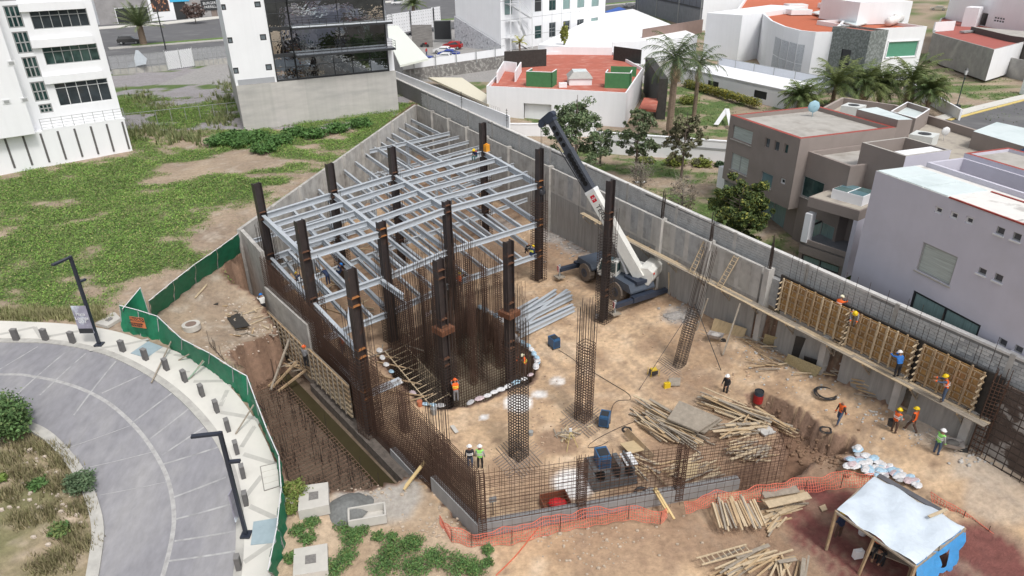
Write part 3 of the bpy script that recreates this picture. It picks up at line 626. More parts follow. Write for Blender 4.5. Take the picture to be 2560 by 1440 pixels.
for k, (x, y, zt) in COL.items():
    lab, zc, z0 = cl[k]; c = Vector((x, y, 0)); t = thing('steel_column', 'dark steel H-section column '+lab, 'column', (x, y, z0), group='steel columns of the building frame')
    b = MB(); hcol(b, c, z0, zt); b.done('shaft', steel_d, t)
    b = MB()
    for z_ in (9.3, 5.75, 2.7):
        if z_ < zt and (k not in ('C6','C7') or z_ > 9):
            for dz_ in (.28, -.28): b.box(c+Z*(z_+dz_), (.635,.48,.03), aA)
    b.done('stiffener_plates', rust_o if k in ('C6','C9','C8') else mat('plate_brown', (.12,.055,.03), .8, .3, 5), t)
    half = .52 if k not in ('C9','C5') else .6
    cage(t, c, z0, min(zc, zt-1)+.0, half, ties_to=(zc-2.5 if k not in ('C8','C12') else zc-1.5)-(1.5 if k in ('C6','C10','C11') else 0), nper=4, step=.22, over=.9, mt=rust_d, tm=rust_d if k in ('C7','C10','C6','C12') else rust)
    if k in ('C10','C11'):
        b = MB(); 
        for j in range(7): b.box(c+Z*(5.05+.06*j), (1.12,1.12,.02), aA)
        b.done('tie_bundle', mat('tie_rust', (.17,.07,.035), .8, .3, 5), t)
c = Vector((-2.7,67.6,0)); MB().box(c+Vector((.35,-.3,9.75)), (.5,.4,.7), aA).box(c+Vector((.35,-.3,10.15)), (.2,.2,.12), aA).done('beam_clamp', mat('orange_paint', (.75,.32,.03), .5, .1), None, 'orange lifting clamp fixed on the back right steel column', 'clamp')
sf = thing('steel_structure', 'light grey steel beams bolted in a three level open grid between the columns', 'steel frame', (-6,60,2))
def V2(k): return Vector((COL[k][0], COL[k][1], 0))
INN = [(-13.6,101.3),(19.2,42.3),(-1.9,26.4),(-19.1,47.8),(-22.35,52.6)]
def beam(a, c, z, h=.46, w_=.26, trim=0.):
    a = Vector((*a[:2], 0)); c = Vector((*c[:2], 0)); d = (c-a).normalized(); a = a+d*trim; c = c-d*trim
    if (c-a).length < .3: return
    if not all(inpoly(q_.x, q_.y, INN)[0] for q_ in (a.lerp(c, .03), a.lerp(c, .5), a.lerp(c, .97))): return
    o = MB().ibeam(a+Z*(z-h/2), c+Z*(z-h/2), h, w_, .035).done('beam', steel_g, sf)
def isect(a, d, p, q):
    a, d, p, q = [Vector(v[:2]) for v in (a, d, p, q)]; e = q-p; den = d.x*e.y-d.y*e.x; t = ((p.x-a.x)*e.y-(p.y-a.y)*e.x)/den; u = ((p.x-a.x)*d.y-(p.y-a.y)*d.x)/den; r = a+d*t; return Vector((r.x, r.y, 0)), t, u
r1 = ['C1','C2','C3','C4']; r2 = ['C5','C6','C7','C8']
# level 3
for r in (r1, r2):
    for a, c in zip(r[:-1], r[1:]): beam(V2(a), V2(c), 9.4, .5, .3, .33)
for a, c in zip(r1, r2): beam(V2(a), V2(c), 9.4, .5, .3, .33)
for t in (.25, .5, .75):
    for i in range(3): beam(V2(r1[i]).lerp(V2(r2[i]), t), V2(r1[i+1]).lerp(V2(r2[i+1]), t), 9.396, .42, .22, .14)
# levels 2 and 1
R0a, R0b = Vector((-17.3,81.6,0)), Vector((-7.9,90.3,0)); JN = Vector((-12.6,83.6,0))
JN = R0a.lerp(R0b, .45)
for zL in (5.8, 2.75):
    z2 = zL-.004
    beam(R0a, R0b, zL, .46, .26, .12)
    for r in (r1, r2):
        for a, c in zip(r[:-1], r[1:]): beam(V2(a), V2(c), zL, .46, .26, .33)
    # beams running from the left wall / back row down to the front
    for a, c in zip(r1, r2): beam(V2(a), V2(c), zL, .46, .26, .33)
    for i, n in ((0,3),(1,3),(2,4)):
        for j in range(n): t = (j+1)/(n+1); beam(V2(r1[i]).lerp(V2(r1[i+1]), t), V2(r2[i]).lerp(V2(r2[i+1]), t), z2, .38, .2, .14)
    # column line C4 and C3, C2 to the wall
    beam(V2('C4'), JN, zL, .46, .26, .2); e, t_, u_ = isect(JN, -dB, L0, LW); beam(JN, e, zL, .46, .26, .15)
    for f_ in (.1, .22, .34, .6, .74, .88): a = R0a.lerp(R0b, f_); e, _, u = isect(a, -dB, L0, LW); beam(a, e, z2, .38, .2, .12)
    for i, fr in enumerate([0, .2, .4, .6, .8]):    # between the C3-C4 bay and the back row
        a = V2('C3').lerp(V2('C4'), fr); e, _, u = isect(a, -dB, R0a, R0b)
        if u < 0: e, _, u = isect(a, -dB, L0, LW)
        beam(a, e, z2, .38, .22, .2)
    for i, (ka, kb, fr) in enumerate([('C2','C3',.3),('C2','C3',.65),('C2','C3',0),('C1','C2',.35),('C1','C2',.7)]):
        a = V2(ka).lerp(V2(kb), fr); e, _, u = isect(a, -dB, L0, LW); beam(a, e, z2, .38, .22, .2)
    for t in (.14, .28, .42, .56, .70, .84):       # secondary beams from the C4 line to the right wall
        a = JN.lerp(V2('C4'), t); e, _, u = isect(a, dA, RW0, RW1); beam(a, e, z2-.003, .38, .2, .15)
    a = JN.lerp(V2('C4'), 1.); e, _, u = isect(a, dA, RW0, RW1); beam(a, e, zL, .4, .24, .4)
    e, _, u = isect(V2('C8'), dA, RW0, RW1)
    for ka, t in (('C1',0),('C5',0)):
        a = V2(ka); e, _, u = isect(a, -dA, L0, LW); 
        if ka == 'C1': beam(a, e, z2, .38, .24, .35)
    for k_, (ka, f1) in enumerate((('C2',2.2),('C2',6.5),('C3',3.),('C3',6.),('C3',9.5))):
        a = V2(ka)-dB*f1; e, _, u = isect(a, -dA, L0, LW)
        if 0 < u < 1: beam(a, e, z2-.005, .36, .2, .15)
    a = V2('C1').lerp(V2('C2'), .5); e, _, u = isect(a+dB*-3, -dA, L0, LW); beam(a+dB*-3, e, z2, .36, .2, .15)
    a = V2('C2')-dB*4.2; e, _, u = isect(a, -dA, L0, LW); beam(a, e, z2, .36, .2, .15)
    for t in (.2, .45): 
        a = V2('C1').lerp(V2('C5'), t); e, _, u = isect(a, -dA, LW, FW0); beam(a, e, z2, .34, .2, .15) if 0 < u < 1 else None
for a, c, z_ in ((JN,JN,0),):
    b = MB(); hcol(b, JN, -.2, 5.5, .34, .3, .03); b.done('post', steel_g, sf)
for q_ in [Vector((-15.6,74,0)), Vector((-8.8,77.3,0)), Vector((-17.4,62.5,0)), Vector((-14.2,66.5,0)), Vector((-7.,75,0)), Vector((-17.6,55,0))]:
    b = MB(); hcol(b, q_, -.2, 5.4, .3, .28, .03); b.done('post', steel_g, sf)
# front level-2/1 beams towards row three
for a, c, z_ in ((V2('C5'), V2('C9'), 5.8), (V2('C5').lerp(V2('C6'), .5), Vector((-10.6,38.4,0)), 5.8), (V2('C5').lerp(V2('C6'), .5), Vector((-10.8,39.4,0)), 2.75), (V2('C5'), V2('C9'), 2.75), (V2('C6').lerp(V2('C5'), .1), Vector((-7.6,43,0)), 5.8), (V2('C9'), Vector((-7.2,37.4,0)), 2.75), (Vector((-12.6,38.6,0)), Vector((-7.2,43.4,0)), 2.746), (Vector((-11.3,37.6,0)), V2('C9'), 5.79)):
    beam(a, c, z_, .42, .26, .3)
# stack of spare beams on the ground
st_ = 'spare grey steel beam lying in the stack beside the rebar pit'
for i, (a, c) in enumerate([((1285,800),(1425,733)),((1290,812),(1430,742)),((1292,822),(1418,728)),((1298,826),(1432,765)),((1300,838),(1436,772)),((1292,792),(1390,728)),((1288,780),(1345,748))]):
    p, q = P(*a, .25+.08*(i % 3)), P(*c, .25+.1*(i % 2)); MB().ibeam(p, q, .42, .26, .035).done('steel_beam', steel_g, None, st_, 'beam', 'spare steel beams stacked on the ground')
# ---------------------------------------------------------------- rebar curtain walls
def curtain(par, A, Bp, s0, s1, zb, zt, sv=.19, sh=.2, r=.015, gap=.28, m_=rust, lay=2, jit=.1, hz_to=None, starter=.5):
    A = Vector((*A[:2], 0)); Bp = Vector((*Bp[:2], 0)); d = (Bp-A).normalized(); n = Vector((-d.y, d.x, 0)); Ln = s1-s0
    for l in range(lay):
        o = n*(gap*(l-.5)); b = MB(); k = int(Ln/sv)
        for i in range(k+1):
            s = s0+Ln*i/k; t = (s-s0)/Ln; z1 = zt[0]+(zt[1]-zt[0])*t; b.tube(A+d*s+o+Z*zb, A+d*(s+random.uniform(-.03,.03))+o+Z*(z1+starter*random.random()*(random.random() < .5)), r, 3, caps=False)
        b.done('vertical_bars', m_, par, kind='stuff'); b = MB(); hgt_ = (hz_to or max(zt))-zb; k = int(hgt_/sh)
        for i in range(k+1):
            f = i/k; z0 = zb+.1+(min(zt[0], hz_to or 99)-zb-.15)*f; z1 = zb+.1+(min(zt[1], hz_to or 99)-zb-.15)*f; prev = None
            N_ = max(2, int(Ln/3))
            for j in range(N_+1):
                t = j/N_; p = A+d*(s0+Ln*t)+o+n*.02+Z*(z0+(z1-z0)*t+random.uniform(-.015,.015))
                if prev is not None: b.bar(prev, p, r*1.7, r*1.7, caps=False)
                prev = p
        b.done('horizontal_bars', m_, par, kind='stuff')
rb1 = thing('rebar_wall', 'long rusty rebar curtain wall above the flooded trench on the left', 'rebar wall', FW0)
curtain(rb1, FW0, FW1, .0, 27.6, PITZ, (6.8,4.4), .19, .2, .0145)
rb2 = thing('rebar_wall', 'rusty rebar curtain wall on the low concrete kerb along the front', 'rebar wall', FW1)
curtain(rb2, FW1, FW2, .1, 17.6, -.3, (4.35,3.6), .26, .24, .0115, lay=1)
curtain(rb2, FW1, FW2, .1, 17.6, -.3, (4.3,3.5), .52, .48, .010, lay=1, gap=.9)
for s_ in (0.15, 5.6, 11.3): 
    d = (FW2-FW1).normalized(); c = FW1+d*s_; cage(rb2, c, 0, 4.2-.04*s_, .22, nper=2, step=.13, over=.3, ang=math.atan2(d.y, d.x))
lw = thing('low_wall', 'low smooth grey concrete wall turning the front corner of the site', 'wall', FW1)
d = (FW2-FW1).normalized(); n = Vector((d.y, -d.x, 0))*.2; q = FW1+d*15.0
b = MB(); p0, p1 = FW1-n, FW1+n; q0, q1 = q-n, q+n
b.add([p0+Z*-1.2, p1+Z*-1.2, q1+Z*-1.2, q0+Z*-1.2, p0+Z*.95, p1+Z*.95, q1+Z*.75, q0+Z*.75], [(0,1,5,4),(1,2,6,5),(2,3,7,6),(3,0,4,7),(4,5,6,7)]); b.done('wall_leg', mat('new_concrete', (.30,.30,.30), .8, .1, 1.5, bump=.003, streak=.3), lw)
d = (FW1-FW0).normalized(); n = Vector((d.y, -d.x, 0))*-.2
if n.x > 0: n = -n
for a_, c_, zt in ((23.3, 27.75, 1.15), (18.6, 22.6, .15)):
    p, q = FW0+d*a_, FW0+d*c_; b = MB(); b.add([p-n+Z*-1.6, p+n+Z*-1.6, q+n+Z*-1.6, q-n+Z*-1.6, p-n+Z*zt, p+n+Z*zt, q+n+Z*(zt-.2), q-n+Z*(zt-.2)], [(0,1,5,4),(1,2,6,5),(2,3,7,6),(3,0,4,7),(4,5,6,7)]); b.done('wall_leg', MATS['new_concrete'], lw)
# part cast wall with timber shutters on the left trench
_fd, _fn = d.copy(), n.normalized()
def fw(s, o=0.): return FW0+_fd*s+_fn*o
cw = thing('cast_wall', 'half cast concrete wall with rough top between the trench and the rebar wall', 'wall', fw(4))
MB().prism([fw(.2,-.3)[:2], fw(8,-.3)[:2], fw(8,.28)[:2], fw(.2,.28)[:2]], PITZ-.2, 4.35).done('wall_body', con, cw)
for a_, c_, z0, z1, lab in ((.3,7.7,-.3,2.35,'long shutter of stacked horizontal timbers, farther one in the trench'), (8.2,14.1,.0,2.6,'shutter of stacked horizontal timbers in the trench, nearer one')):
    f = thing('timber_shutter', lab, 'shuttering', fw((a_+c_)/2,.4), group='timber shutters in the left trench')
    MB().prism([fw(a_,.34)[:2], fw(c_,.34)[:2], fw(c_,.38)[:2], fw(a_,.38)[:2]], z0, z1).done('plywood_sheet', wood_g, f)
    for j in range(7):
        z_ = z0+.15+j*(z1-z0-.25)/6; bara('waler', f, fw(a_-.1,.46)+Z*z_, fw(c_+.1,.46)+Z*z_, .12, .13, random.choice([wood, wood_l, wood]))
    for j in range(int((c_-a_)/.75)+1): bara('stud', f, fw(a_+j*.75,.55)+Z*z0, fw(a_+j*.75,.55)+Z*z1, .07, .09, wood_g, up=d)
MB().prism([fw(8.6,-.35)[:2], fw(14.9,-.35)[:2], fw(14.9,-.3)[:2], fw(8.6,-.3)[:2]], .3, 3.7).done('formwork_sheet', black_ply, None, 'dark perforated form sheet behind the nearer trench shutter', 'shuttering')
# rough concrete footing under the curtain in the trench
MB().prism([fw(8,-.4)[:2], fw(23,-.4)[:2], fw(23,.75)[:2], fw(8,.75)[:2]], PITZ-.2, PITZ+.7).done('footing', mat('dark_rough', (.13,.11,.095), .95, .4, 3, bump=.05), None, 'rough dark footing at the foot of the left rebar wall', 'footing')
# trench mat
pm = thing('rebar_mat', 'dense rusty rebar mat covering the trench floor beside the muddy water', 'rebar mat', (-12,36,PITZ))
PP = PIT
def clipline(p, q, poly, n=60):
    """longest runs inside poly"""
    P_ = [p.lerp(q, i/n) for i in range(n+1)]; ins = inpoly(np.array([v.x for v in P_]), np.array([v.y for v in P_]), poly); runs = []; st = None
    for i, f in enumerate(ins):
        if f and st is None: st = i
        if (not f or i == n) and st is not None:
            if i-st > 1: runs.append((P_[st], P_[i-1]))
            st = None
    return runs
o0 = fw(13, 0); b = MB(); b2 = MB()
for i in range(95):
    a = fw(-8+i*.36, 1.9); c = fw(-8+i*.36, 14)
    for u, v in clipline(a, c, PP): b.bar(u+Z*(PITZ+.42), v+Z*(PITZ+.42), .04, .04, caps=False)
for i in range(60):
    o_ = 1.95+i*.2; a = fw(-9, o_); c = fw(28, o_)
    for u, v in clipline(a, c, PP):
        b2.bar(u+Z*(PITZ+.46), v+Z*(PITZ+.46), .028, .028, caps=False)
mr_ = mat('mat_rust', (.16,.10,.07), .8, .3, 3); b.done('cross_bars', mr_, pm, kind='stuff'); b2.done('long_bars', mr_, pm, kind='stuff')
b = MB()
for i in range(1300):
    p = fw(random.uniform(-6,27), 2+random.random()**1.3*9)
    if inpoly(p.x, p.y, PP)[0]: b.tube(p+Z*PITZ, p+Z*(PITZ+.5+.35*random.random()+(1.4 if random.random() < .12 else 0)), .017, 3, caps=False)
b.done('starter_bars', rust_d, pm, kind='stuff')
# curtain in front of the raw earth bank
bk = thing('rebar_wall', 'thin vertical rebars standing along the fence in front of the earth bank', 'rebar wall', GR(600,930))
A_, B_ = GR(560,905), GR(668,1045); A_.z = B_.z = 0
curtain(bk, GR(545,880), GR(655,1000), -1., 7.5, PITZ, (3.6,2.2), .2, .9, .015, lay=1, m_=rust_d, starter=1.)
curtain(bk, GR(652,1000), GR(700,1150), .3, 6, PITZ, (1.8,.9), .22, 1.2, .015, lay=1, m_=rust_d, starter=1.)
# elevator pit core
ep = thing('rebar_core', 'dense forest of tall rusty rebars rising from the square pit', 'rebar core', (-4,44,ELZ))
K = [Vector((-9.3,44.3,0)), Vector((-3.4,51.3,0)), Vector((1.0,43.2,0)), Vector((-4.9,38.9,0))]
for i, (zt, sv) in enumerate(((6.0,.24),(5.2,.2),(2.3,.2),(6.2,.27))):
    A_, B_ = K[i], K[(i+1) % 4]; curtain(ep, A_, B_, 0, (B_-A_).length, ELZ, (zt, zt), sv, .24, .015, m_=rust if i != 3 else rust_d, hz_to=.3 if i != 2 else 1., starter=1.8, lay=2)
for a_, c_ in ((.34,.34),(.67,.67)):
    A_, B_ = K[0].lerp(K[1], a_), K[3].lerp(K[2], c_); curtain(ep, A_, B_, 0, (B_-A_).length*.75, ELZ, (5.5,5.), .24, .3, .015, m_=rust if a_ < .5 else rust_d, hz_to=.5, starter=1.8, lay=2)
A_, B_ = K[0].lerp(K[3], .5), K[1].lerp(K[2], .5); curtain(ep, A_, B_, 0, (B_-A_).length, ELZ, (5.2,4.6), .3, .5, .015, m_=rust, hz_to=.2, starter=2., lay=2)
for p in [(-3.6,50.6),(-2.2,48.0),(-1.1,45.8),(-6.8,46.8),(-7.6,43.5),(-5.6,45.),(-4.2,47.9),(-3.,43.6),(-8.5,45.6)]:
    cage(ep, Vector((*p, 0)), ELZ, 5.3+random.random(), .22, nper=2, step=.17, over=1.6, mt=rust, tm=rust)
# free standing rebar columns
def rebcol(base, ytop, half, lab, lean=(0,0), tiesf=.62, z=0, **k):
    c = P(*base, z); zt = hgt(c.x, c.y, ytop) if not lean[0] else ytop
    t = thing('rebar_column', lab, 'rebar column', c, group='free standing rebar column cages'); cage(t, Vector((c.x, c.y, 0)), z, zt-.6, half, ties_to=z+(zt-z)*tiesf, lean=lean, **k)
    b = MB()
    for i in range(9): o = (i-4)*.22; b.bar(c+dA*-1.6+dB*o*1.0+Z*.06, c+dA*1.6+dB*o+Z*.06, .035, .035); b.bar(c+dB*-1.6+dA*o+Z*.1, c+dB*1.6+dA*o+Z*.1, .035, .035)
    b.done('base_mat', mat('grey_bars', (.25,.21,.18), .8, .3, 4), t, kind='stuff'); return t
rebcol((1297,1142), 800, .42, 'rebar column cage standing on the sand, nearest the front wall', tiesf=.6, mt=rust_d, tm=rust_d, r=.023, step=.19)
rebcol((1458,1048), 752, .42, 'rebar column cage standing on the sand between the welders', tiesf=.68, mt=rust_d, r=.022, step=.19)
rebcol((1697,918), 9.5, .34, 'leaning rebar column cage held by two guy ropes', lean=(.145,.05), tiesf=.5, nper=3, mt=rust_d, tm=rust_d, step=.17)
t = thing('rebar_column', 'tall rebar column cage in the front left curtain wall', 'rebar column', P(1090,1200,-1), group='free standing rebar column cages'); cage(t, fw(23.2,-.6), -1.2, 6.2, .42, ties_to=3.3, mt=rust_d, step=.2)
t = thing('rebar_column', 'narrow rebar column cage left of the plank ladder over the trench', 'rebar column', P(1000,1080,0), group='free standing rebar column cages'); cage(t, fw(17.6,-1.6), -.5, 3.4, .25, nper=2, mt=rust, step=.16)
# mesh fence at the right end of the retaining wall
rm = thing('rebar_wall', 'large square rebar mesh standing at the right edge after the shuttering', 'rebar wall', rw(85,.1))
curtain(rm, rw(81,.15), rw(95,.15), 0, 12, 1.8, (7.,6.7), .45, .42, .028, lay=1, m_=rust_d)
MB().prism([rw(80.8,-.1)[:2], rw(96,-.1)[:2], rw(96,-.22)[:2], rw(80.8,-.22)[:2]][::-1], 1, 6.9).done('rubble_wall', mat('dark_rubble', (.13,.10,.085), .95, .3, 1.6, col2=(.42,.40,.38), th=(.52,.56), sc2=.5, bump=.05), None, 'dark rough earth and masonry face behind the square rebar mesh', 'wall')
cage(rm, rw(81.3,.1), 1.8, 7.2, .3, nper=3, step=.2)
# ================================================================ BUILDINGS
glass = mat('window_glass', (.07,.085,.095), .05, .4, .7, metal=.45)
glass_g = mat('green_glass', (.06,.12,.115), .08, .35, .6, col2=(.02,.05,.05), th=(.4,.6), sc2=.8, metal=.35)
glass_b = mat('blue_glass', (.12,.22,.25), .12, .2, .6)
curt = mat('curtained_glass', (.22,.32,.31), .25, .25, 1.2, stretch=(8,8,.6))
blind = mat('striped_blind', (.42,.47,.45), .35, .35, 3., stretch=(.2,.2,6))
frame_w = mat('frame_white', (.68,.69,.70), .5, .05); frame_k = mat('frame_black', (.03,.032,.035), .45, .1); frame_g = mat('frame_grey', (.33,.34,.34), .5, .05)
white_b = mat('white_render', (.82,.83,.85), .8, .03, .4, streak=.06)
red_roof = mat('red_roof', (.42,.12,.08), .85, .12, .8, col2=(.50,.22,.17), th=(.5,.7), sc2=.6)
red_roof2 = mat('terracotta_roof', (.46,.12,.055), .85, .07, .6)
grey_roof = mat('grey_roof', (.40,.38,.35), .95, .12, 1.2, col2=(.30,.28,.25), th=(.5,.7), sc2=.7)
taupe = mat('taupe_render', (.27,.23,.21), .9, .06, .6, streak=.05, col2=(.235,.20,.18), th=(.5,.75), sc2=.4); lilac = mat('lilac_render', (.55,.54,.615), .9, .05, .4, streak=.04, col2=(.50,.49,.55), th=(.5,.75), sc2=.3)
red_trim = mat('red_trim', (.32,.06,.045), .8, .15, 3)
skyl = mat('skylight_panel', (.66,.74,.74), .3, .06, .8, col2=(.55,.63,.63), th=(.45,.65), sc2=.5)
def edgewall(par, A, B, z0, z1, m, holes=(), name='wall', depth=.16, wm=None, cap=.0):
    """vertical wall A->B (outward normal to the right) with real window openings"""
    A = Vector((*A[:2], 0)); B = Vector((*B[:2], 0)); L = (B-A).length; d = (B-A)/L; n = Vector((d.y, -d.x, 0)); hs_ = []
    for h in holes:
        s0, s1 = sorted((max(.03, h[0]), min(L-.03, h[2]))); a, c = sorted((h[1], h[3])); a = max(a, z0+.02); c = min(c, z1-.03)
        if s1-s0 > .1 and c-a > .1: hs_.append((s0, a, s1, c)+tuple(h[4:]))
    xs = sorted({0, L, *[h[0] for h in hs_], *[h[2] for h in hs_]}); zs = sorted({z0, z1, *[h[1] for h in hs_], *[h[3] for h in hs_]}); b = MB()
    pt = lambda s, z, o=0.: A+d*s+n*o+Z*z
    for x0, x1 in zip(xs[:-1], xs[1:]):
        for a, c in zip(zs[:-1], zs[1:]):
            cx, cz = (x0+x1)/2, (a+c)/2
            if any(h[0] < cx < h[2] and h[1] < cz < h[3] for h in hs_): continue
            b.quad(pt(x0, a), pt(x1, a), pt(x1, c), pt(x0, c))
    for s0, a, s1, c, *_ in hs_:
        D = -depth; b.quad(pt(s0,a), pt(s0,a,D), pt(s0,c,D), pt(s0,c)); b.quad(pt(s1,a), pt(s1,c), pt(s1,c,D), pt(s1,a,D)); b.quad(pt(s0,a), pt(s1,a), pt(s1,a,D), pt(s0,a,D)); b.quad(pt(s0,c), pt(s0,c,D), pt(s1,c,D), pt(s1,c))
    b.done(name, m, par)
    for s0, a, s1, c, *r in hs_:
        k = r[0] if r else {}; nx_ = k.get('nx', 1); fm_ = k.get('fm', frame_w); gm = k.get('gm', glass); fw_ = k.get('fw', .07); tr = k.get('tr'); out = k.get('out', -depth*.6)
        fr = MB(); o = out; q = lambda s, z: pt(s, z, o)
        fr.bar(q(s0,a+fw_/2), q(s1,a+fw_/2), .07, fw_); fr.bar(q(s0,c-fw_/2), q(s1,c-fw_/2), .07, fw_)
        for i in range(nx_+1):
            s = s0+fw_/2+(s1-s0-fw_)*i/nx_; fr.bar(q(s,a+fw_), q(s,c-fw_), .07, fw_, up=d)
        if tr: fr.bar(q(s0,a+(c-a)*tr), q(s1,a+(c-a)*tr), .06, fw_)
        f = fr.done(k.get('name', 'window'), fm_, par); MB().box(pt((s0+s1)/2, (a+c)/2, o-.03), (s1-s0-.02, .02, c-a-.02), math.atan2(d.y, d.x)).done('pane', gm, f)
        if k.get('sill'): MB().bar(pt(s0-.08,a-.05,.03), pt(s1+.08,a-.05,.03), .12, .07).done('sill', k['sill'], f)
        if k.get('surround'):
            e = MB(); w_ = .14
            for u, v in ((pt(s0-w_/2,a-w_,.06), pt(s0-w_/2,c+w_,.06)), (pt(s1+w_/2,a-w_,.06), pt(s1+w_/2,c+w_,.06))): e.bar(u, v, .12, w_, up=d)
            for u, v in ((pt(s0-w_,a-w_/2,.06), pt(s1+w_,a-w_/2,.06)), (pt(s0-w_,c+w_/2,.06), pt(s1+w_,c+w_/2,.06))): e.bar(u, v, .12, w_)
            e.done('surround', k['surround'], f)
def ccw(p): return p if sum(a[0]*b[1]-b[0]*a[1] for a, b in zip(p, p[1:]+p[:1])) > 0 else p[::-1]
def building(par, pts, z0, z1, wm, rm, holes={}, parapet=.0, pt=.18, capm=None, roof=True, name='wall', base=None):
    """pts CCW; holes {edge: [...]}"""
    pts = [Vector((*p[:2], 0)) for p in pts]; n = len(pts)
    for i in range(n): edgewall(par, pts[i], pts[(i+1) % n], z0, z1, wm[i % len(wm)] if isinstance(wm, list) else wm, holes.get(i, ()), name=name)
    if roof:
        b = MB(); b.add([(p.x, p.y, z1-parapet) for p in pts], [tuple(range(n))]); b.done('roof', rm, par)
    if parapet:
        b = MB(); ins = []
        for i in range(n):
            e0 = (pts[i]-pts[i-1]).normalized(); e1 = (pts[(i+1) % n]-pts[i]).normalized(); n0 = Vector((-e0.y, e0.x, 0)); n1 = Vector((-e1.y, e1.x, 0)); m_ = (n0+n1); m_ = m_/max(.3, m_.dot(n0)); ins.append(pts[i]+m_*pt)
        V = [p+Z*z1 for p in pts]+[p+Z*z1 for p in ins]+[p+Z*(z1-parapet) for p in ins]
        F = [(i, (i+1) % n, n+(i+1) % n, n+i) for i in range(n)]; b.add(V, F); b.done('parapet_cap', capm or wm if not isinstance(wm, list) else (capm or wm[0]), par)
        b = MB(); b.add(V, [(n+i, n+(i+1) % n, 2*n+(i+1) % n, 2*n+i) for i in range(n)]); b.done('parapet', wm if not isinstance(wm, list) else wm[0], par)
def hp(A, B, x0, y0, x1, y1, **k):
    _, s0, z1 = onp(A, B, x0, y0); _, s1, z0 = onp(A, B, x1, y1); return (s0, z0, s1, z1, k)
def hq(A, B, TL, TR, BL, **k):
    _, s0, z1 = onp(A, B, *TL); _, s1, z2 = onp(A, B, *TR); _, s2, z0 = onp(A, B, *BL); return ((s0+s2)/2, z0, s1, (z1+z2)/2, k)
def plate(par, name, pts, z0, z1, m, **k): return MB().prism(ccw([tuple(p[:2]) for p in pts]), z0, z1).done(name, m, par, **k)
def boxed(par, name, A, B, wd, z0, z1, m, **k):
    A = Vector((*A[:2], 0)); B = Vector((*B[:2], 0)); d = (B-A).normalized(); n = Vector((-d.y, d.x, 0))*wd; return MB().prism(ccw([tuple(q[:2]) for q in (A, B, B+n, A+n)]), z0, z1).done(name, m, par, **k)
# ---- white office block, left
A, B = P(-150,454,6.6), P(327,370,6.8); A = Vector((A.x, A.y, 0)); B = Vector((B.x, B.y, 0)); dd = (B-A).normalized(); nn_ = Vector((-dd.y, dd.x, 0))
wo = thing('office_building', 'white office block with grey striped base and a glazed lift shaft at the left edge', 'building', (-52,82,6))
W = dict(nx=6, fm=frame_g, tr=.72)
rows = [hq(A,B,(72,32),(214,17),(86,74),gm=glass,**W), hq(A,B,(103,122),(240,105),(118,163),gm=glass_g,**W), hq(A,B,(134,211),(267,193),(150,266),gm=glass,nx=5,fm=frame_w,tr=.78)]
for TL, TR, BL in (((5,15),(46,12),(24,71)),((28,81),(68,77),(46,135)),((52,144),(90,140),(69,196)),((74,206),(110,202),(88,255)),((95,262),(128,258),(102,284)),((-18,-48),(24,-52),(-2,4))): rows.append(hq(A,B,TL,TR,BL,gm=glass_g,nx=3,fm=frame_g,tr=.5,fw=.12))
building(wo, [A, B, B+nn_*22, A+nn_*22], 5, 27, white_b, grey_roof, {0: rows})
pz = onp(A, B, 300, 285)[2]
for px_, py_ in ((72,32),(103,122),(134,211)):
    _, s_, z_ = onp(A,B,px_,py_); boxed(wo, 'ledge', A+dd*(s_-.8)-nn_*.35, B-dd*.9-nn_*.35, .35, z_+.12, z_+.95, white_b)
# projecting slab on the left and lighter base
sl_ = onp(A,B,95,300)[1]; boxed(wo, 'left_wing', A-nn_*2.2, A+dd*(sl_-.8)-nn_*2.2, 2.2, pz-.4, 27, white_b)
boxed(wo, 'base_wall', A-nn_*1.2, B-nn_*1.2-dd*.1, 1.2, 5.5, pz-.45, white_b)
for k in range(9):
    s_ = (B-A).length-.5-k*1.62; MB().prism(ccw([tuple(q[:2]) for q in (A+dd*s_-nn_*1.19, A+dd*(s_+.2)-nn_*1.19, A+dd*(s_+.2)-nn_*1.26, A+dd*s_-nn_*1.26)]), 7.0, pz-.65).done('grey_stripe', mat('stripe_grey', (.12,.115,.115), .9, .1), wo)
rl = MB(); s0_ = (B-A).length-8.2
for j in range(4): rl.bar(A+dd*s0_-nn_*1.15+Z*(pz-.1+.3*j), B-nn_*1.15+Z*(pz-.1+.3*j), .04, .04)
for j in range(9): q = A.lerp(B, 0)+dd*(s0_+8.2*j/8)-nn_*1.15; rl.bar(q+Z*(pz-.4), q+Z*(pz+.85), .05, .05, up=dd)
rl.done('balcony_railing', frame_g, wo); boxed(wo, 'balcony_slab', A+dd*s0_-nn_*1.2, B-nn_*1.2, 1.2, pz-.44, pz-.3, white_b)
for x_, y_ in ((18,158),(52,250),(6,255)):
    p, s_, z_ = onp(A-nn_*2.2, B-nn_*2.2, x_, y_); q = A-nn_*2.2+dd*s_; boxed(wo, 'vent_window', q-nn_*.05, q+dd*.7-nn_*.05, .05, z_-.25, z_+.2, frame_w); boxed(wo, 'vent_pane', q-nn_*.07+dd*.12, q+dd*.58-nn_*.07, .02, z_-.17, z_+.12, frame_g)
# grey wall at far left
boxed(None, 'block_wall', P(-160,470,6.4), P(36,424,6.6), 1, 5.5, 8.6, con_l, label='short grey wall at the left edge below the striped base', cat='wall')
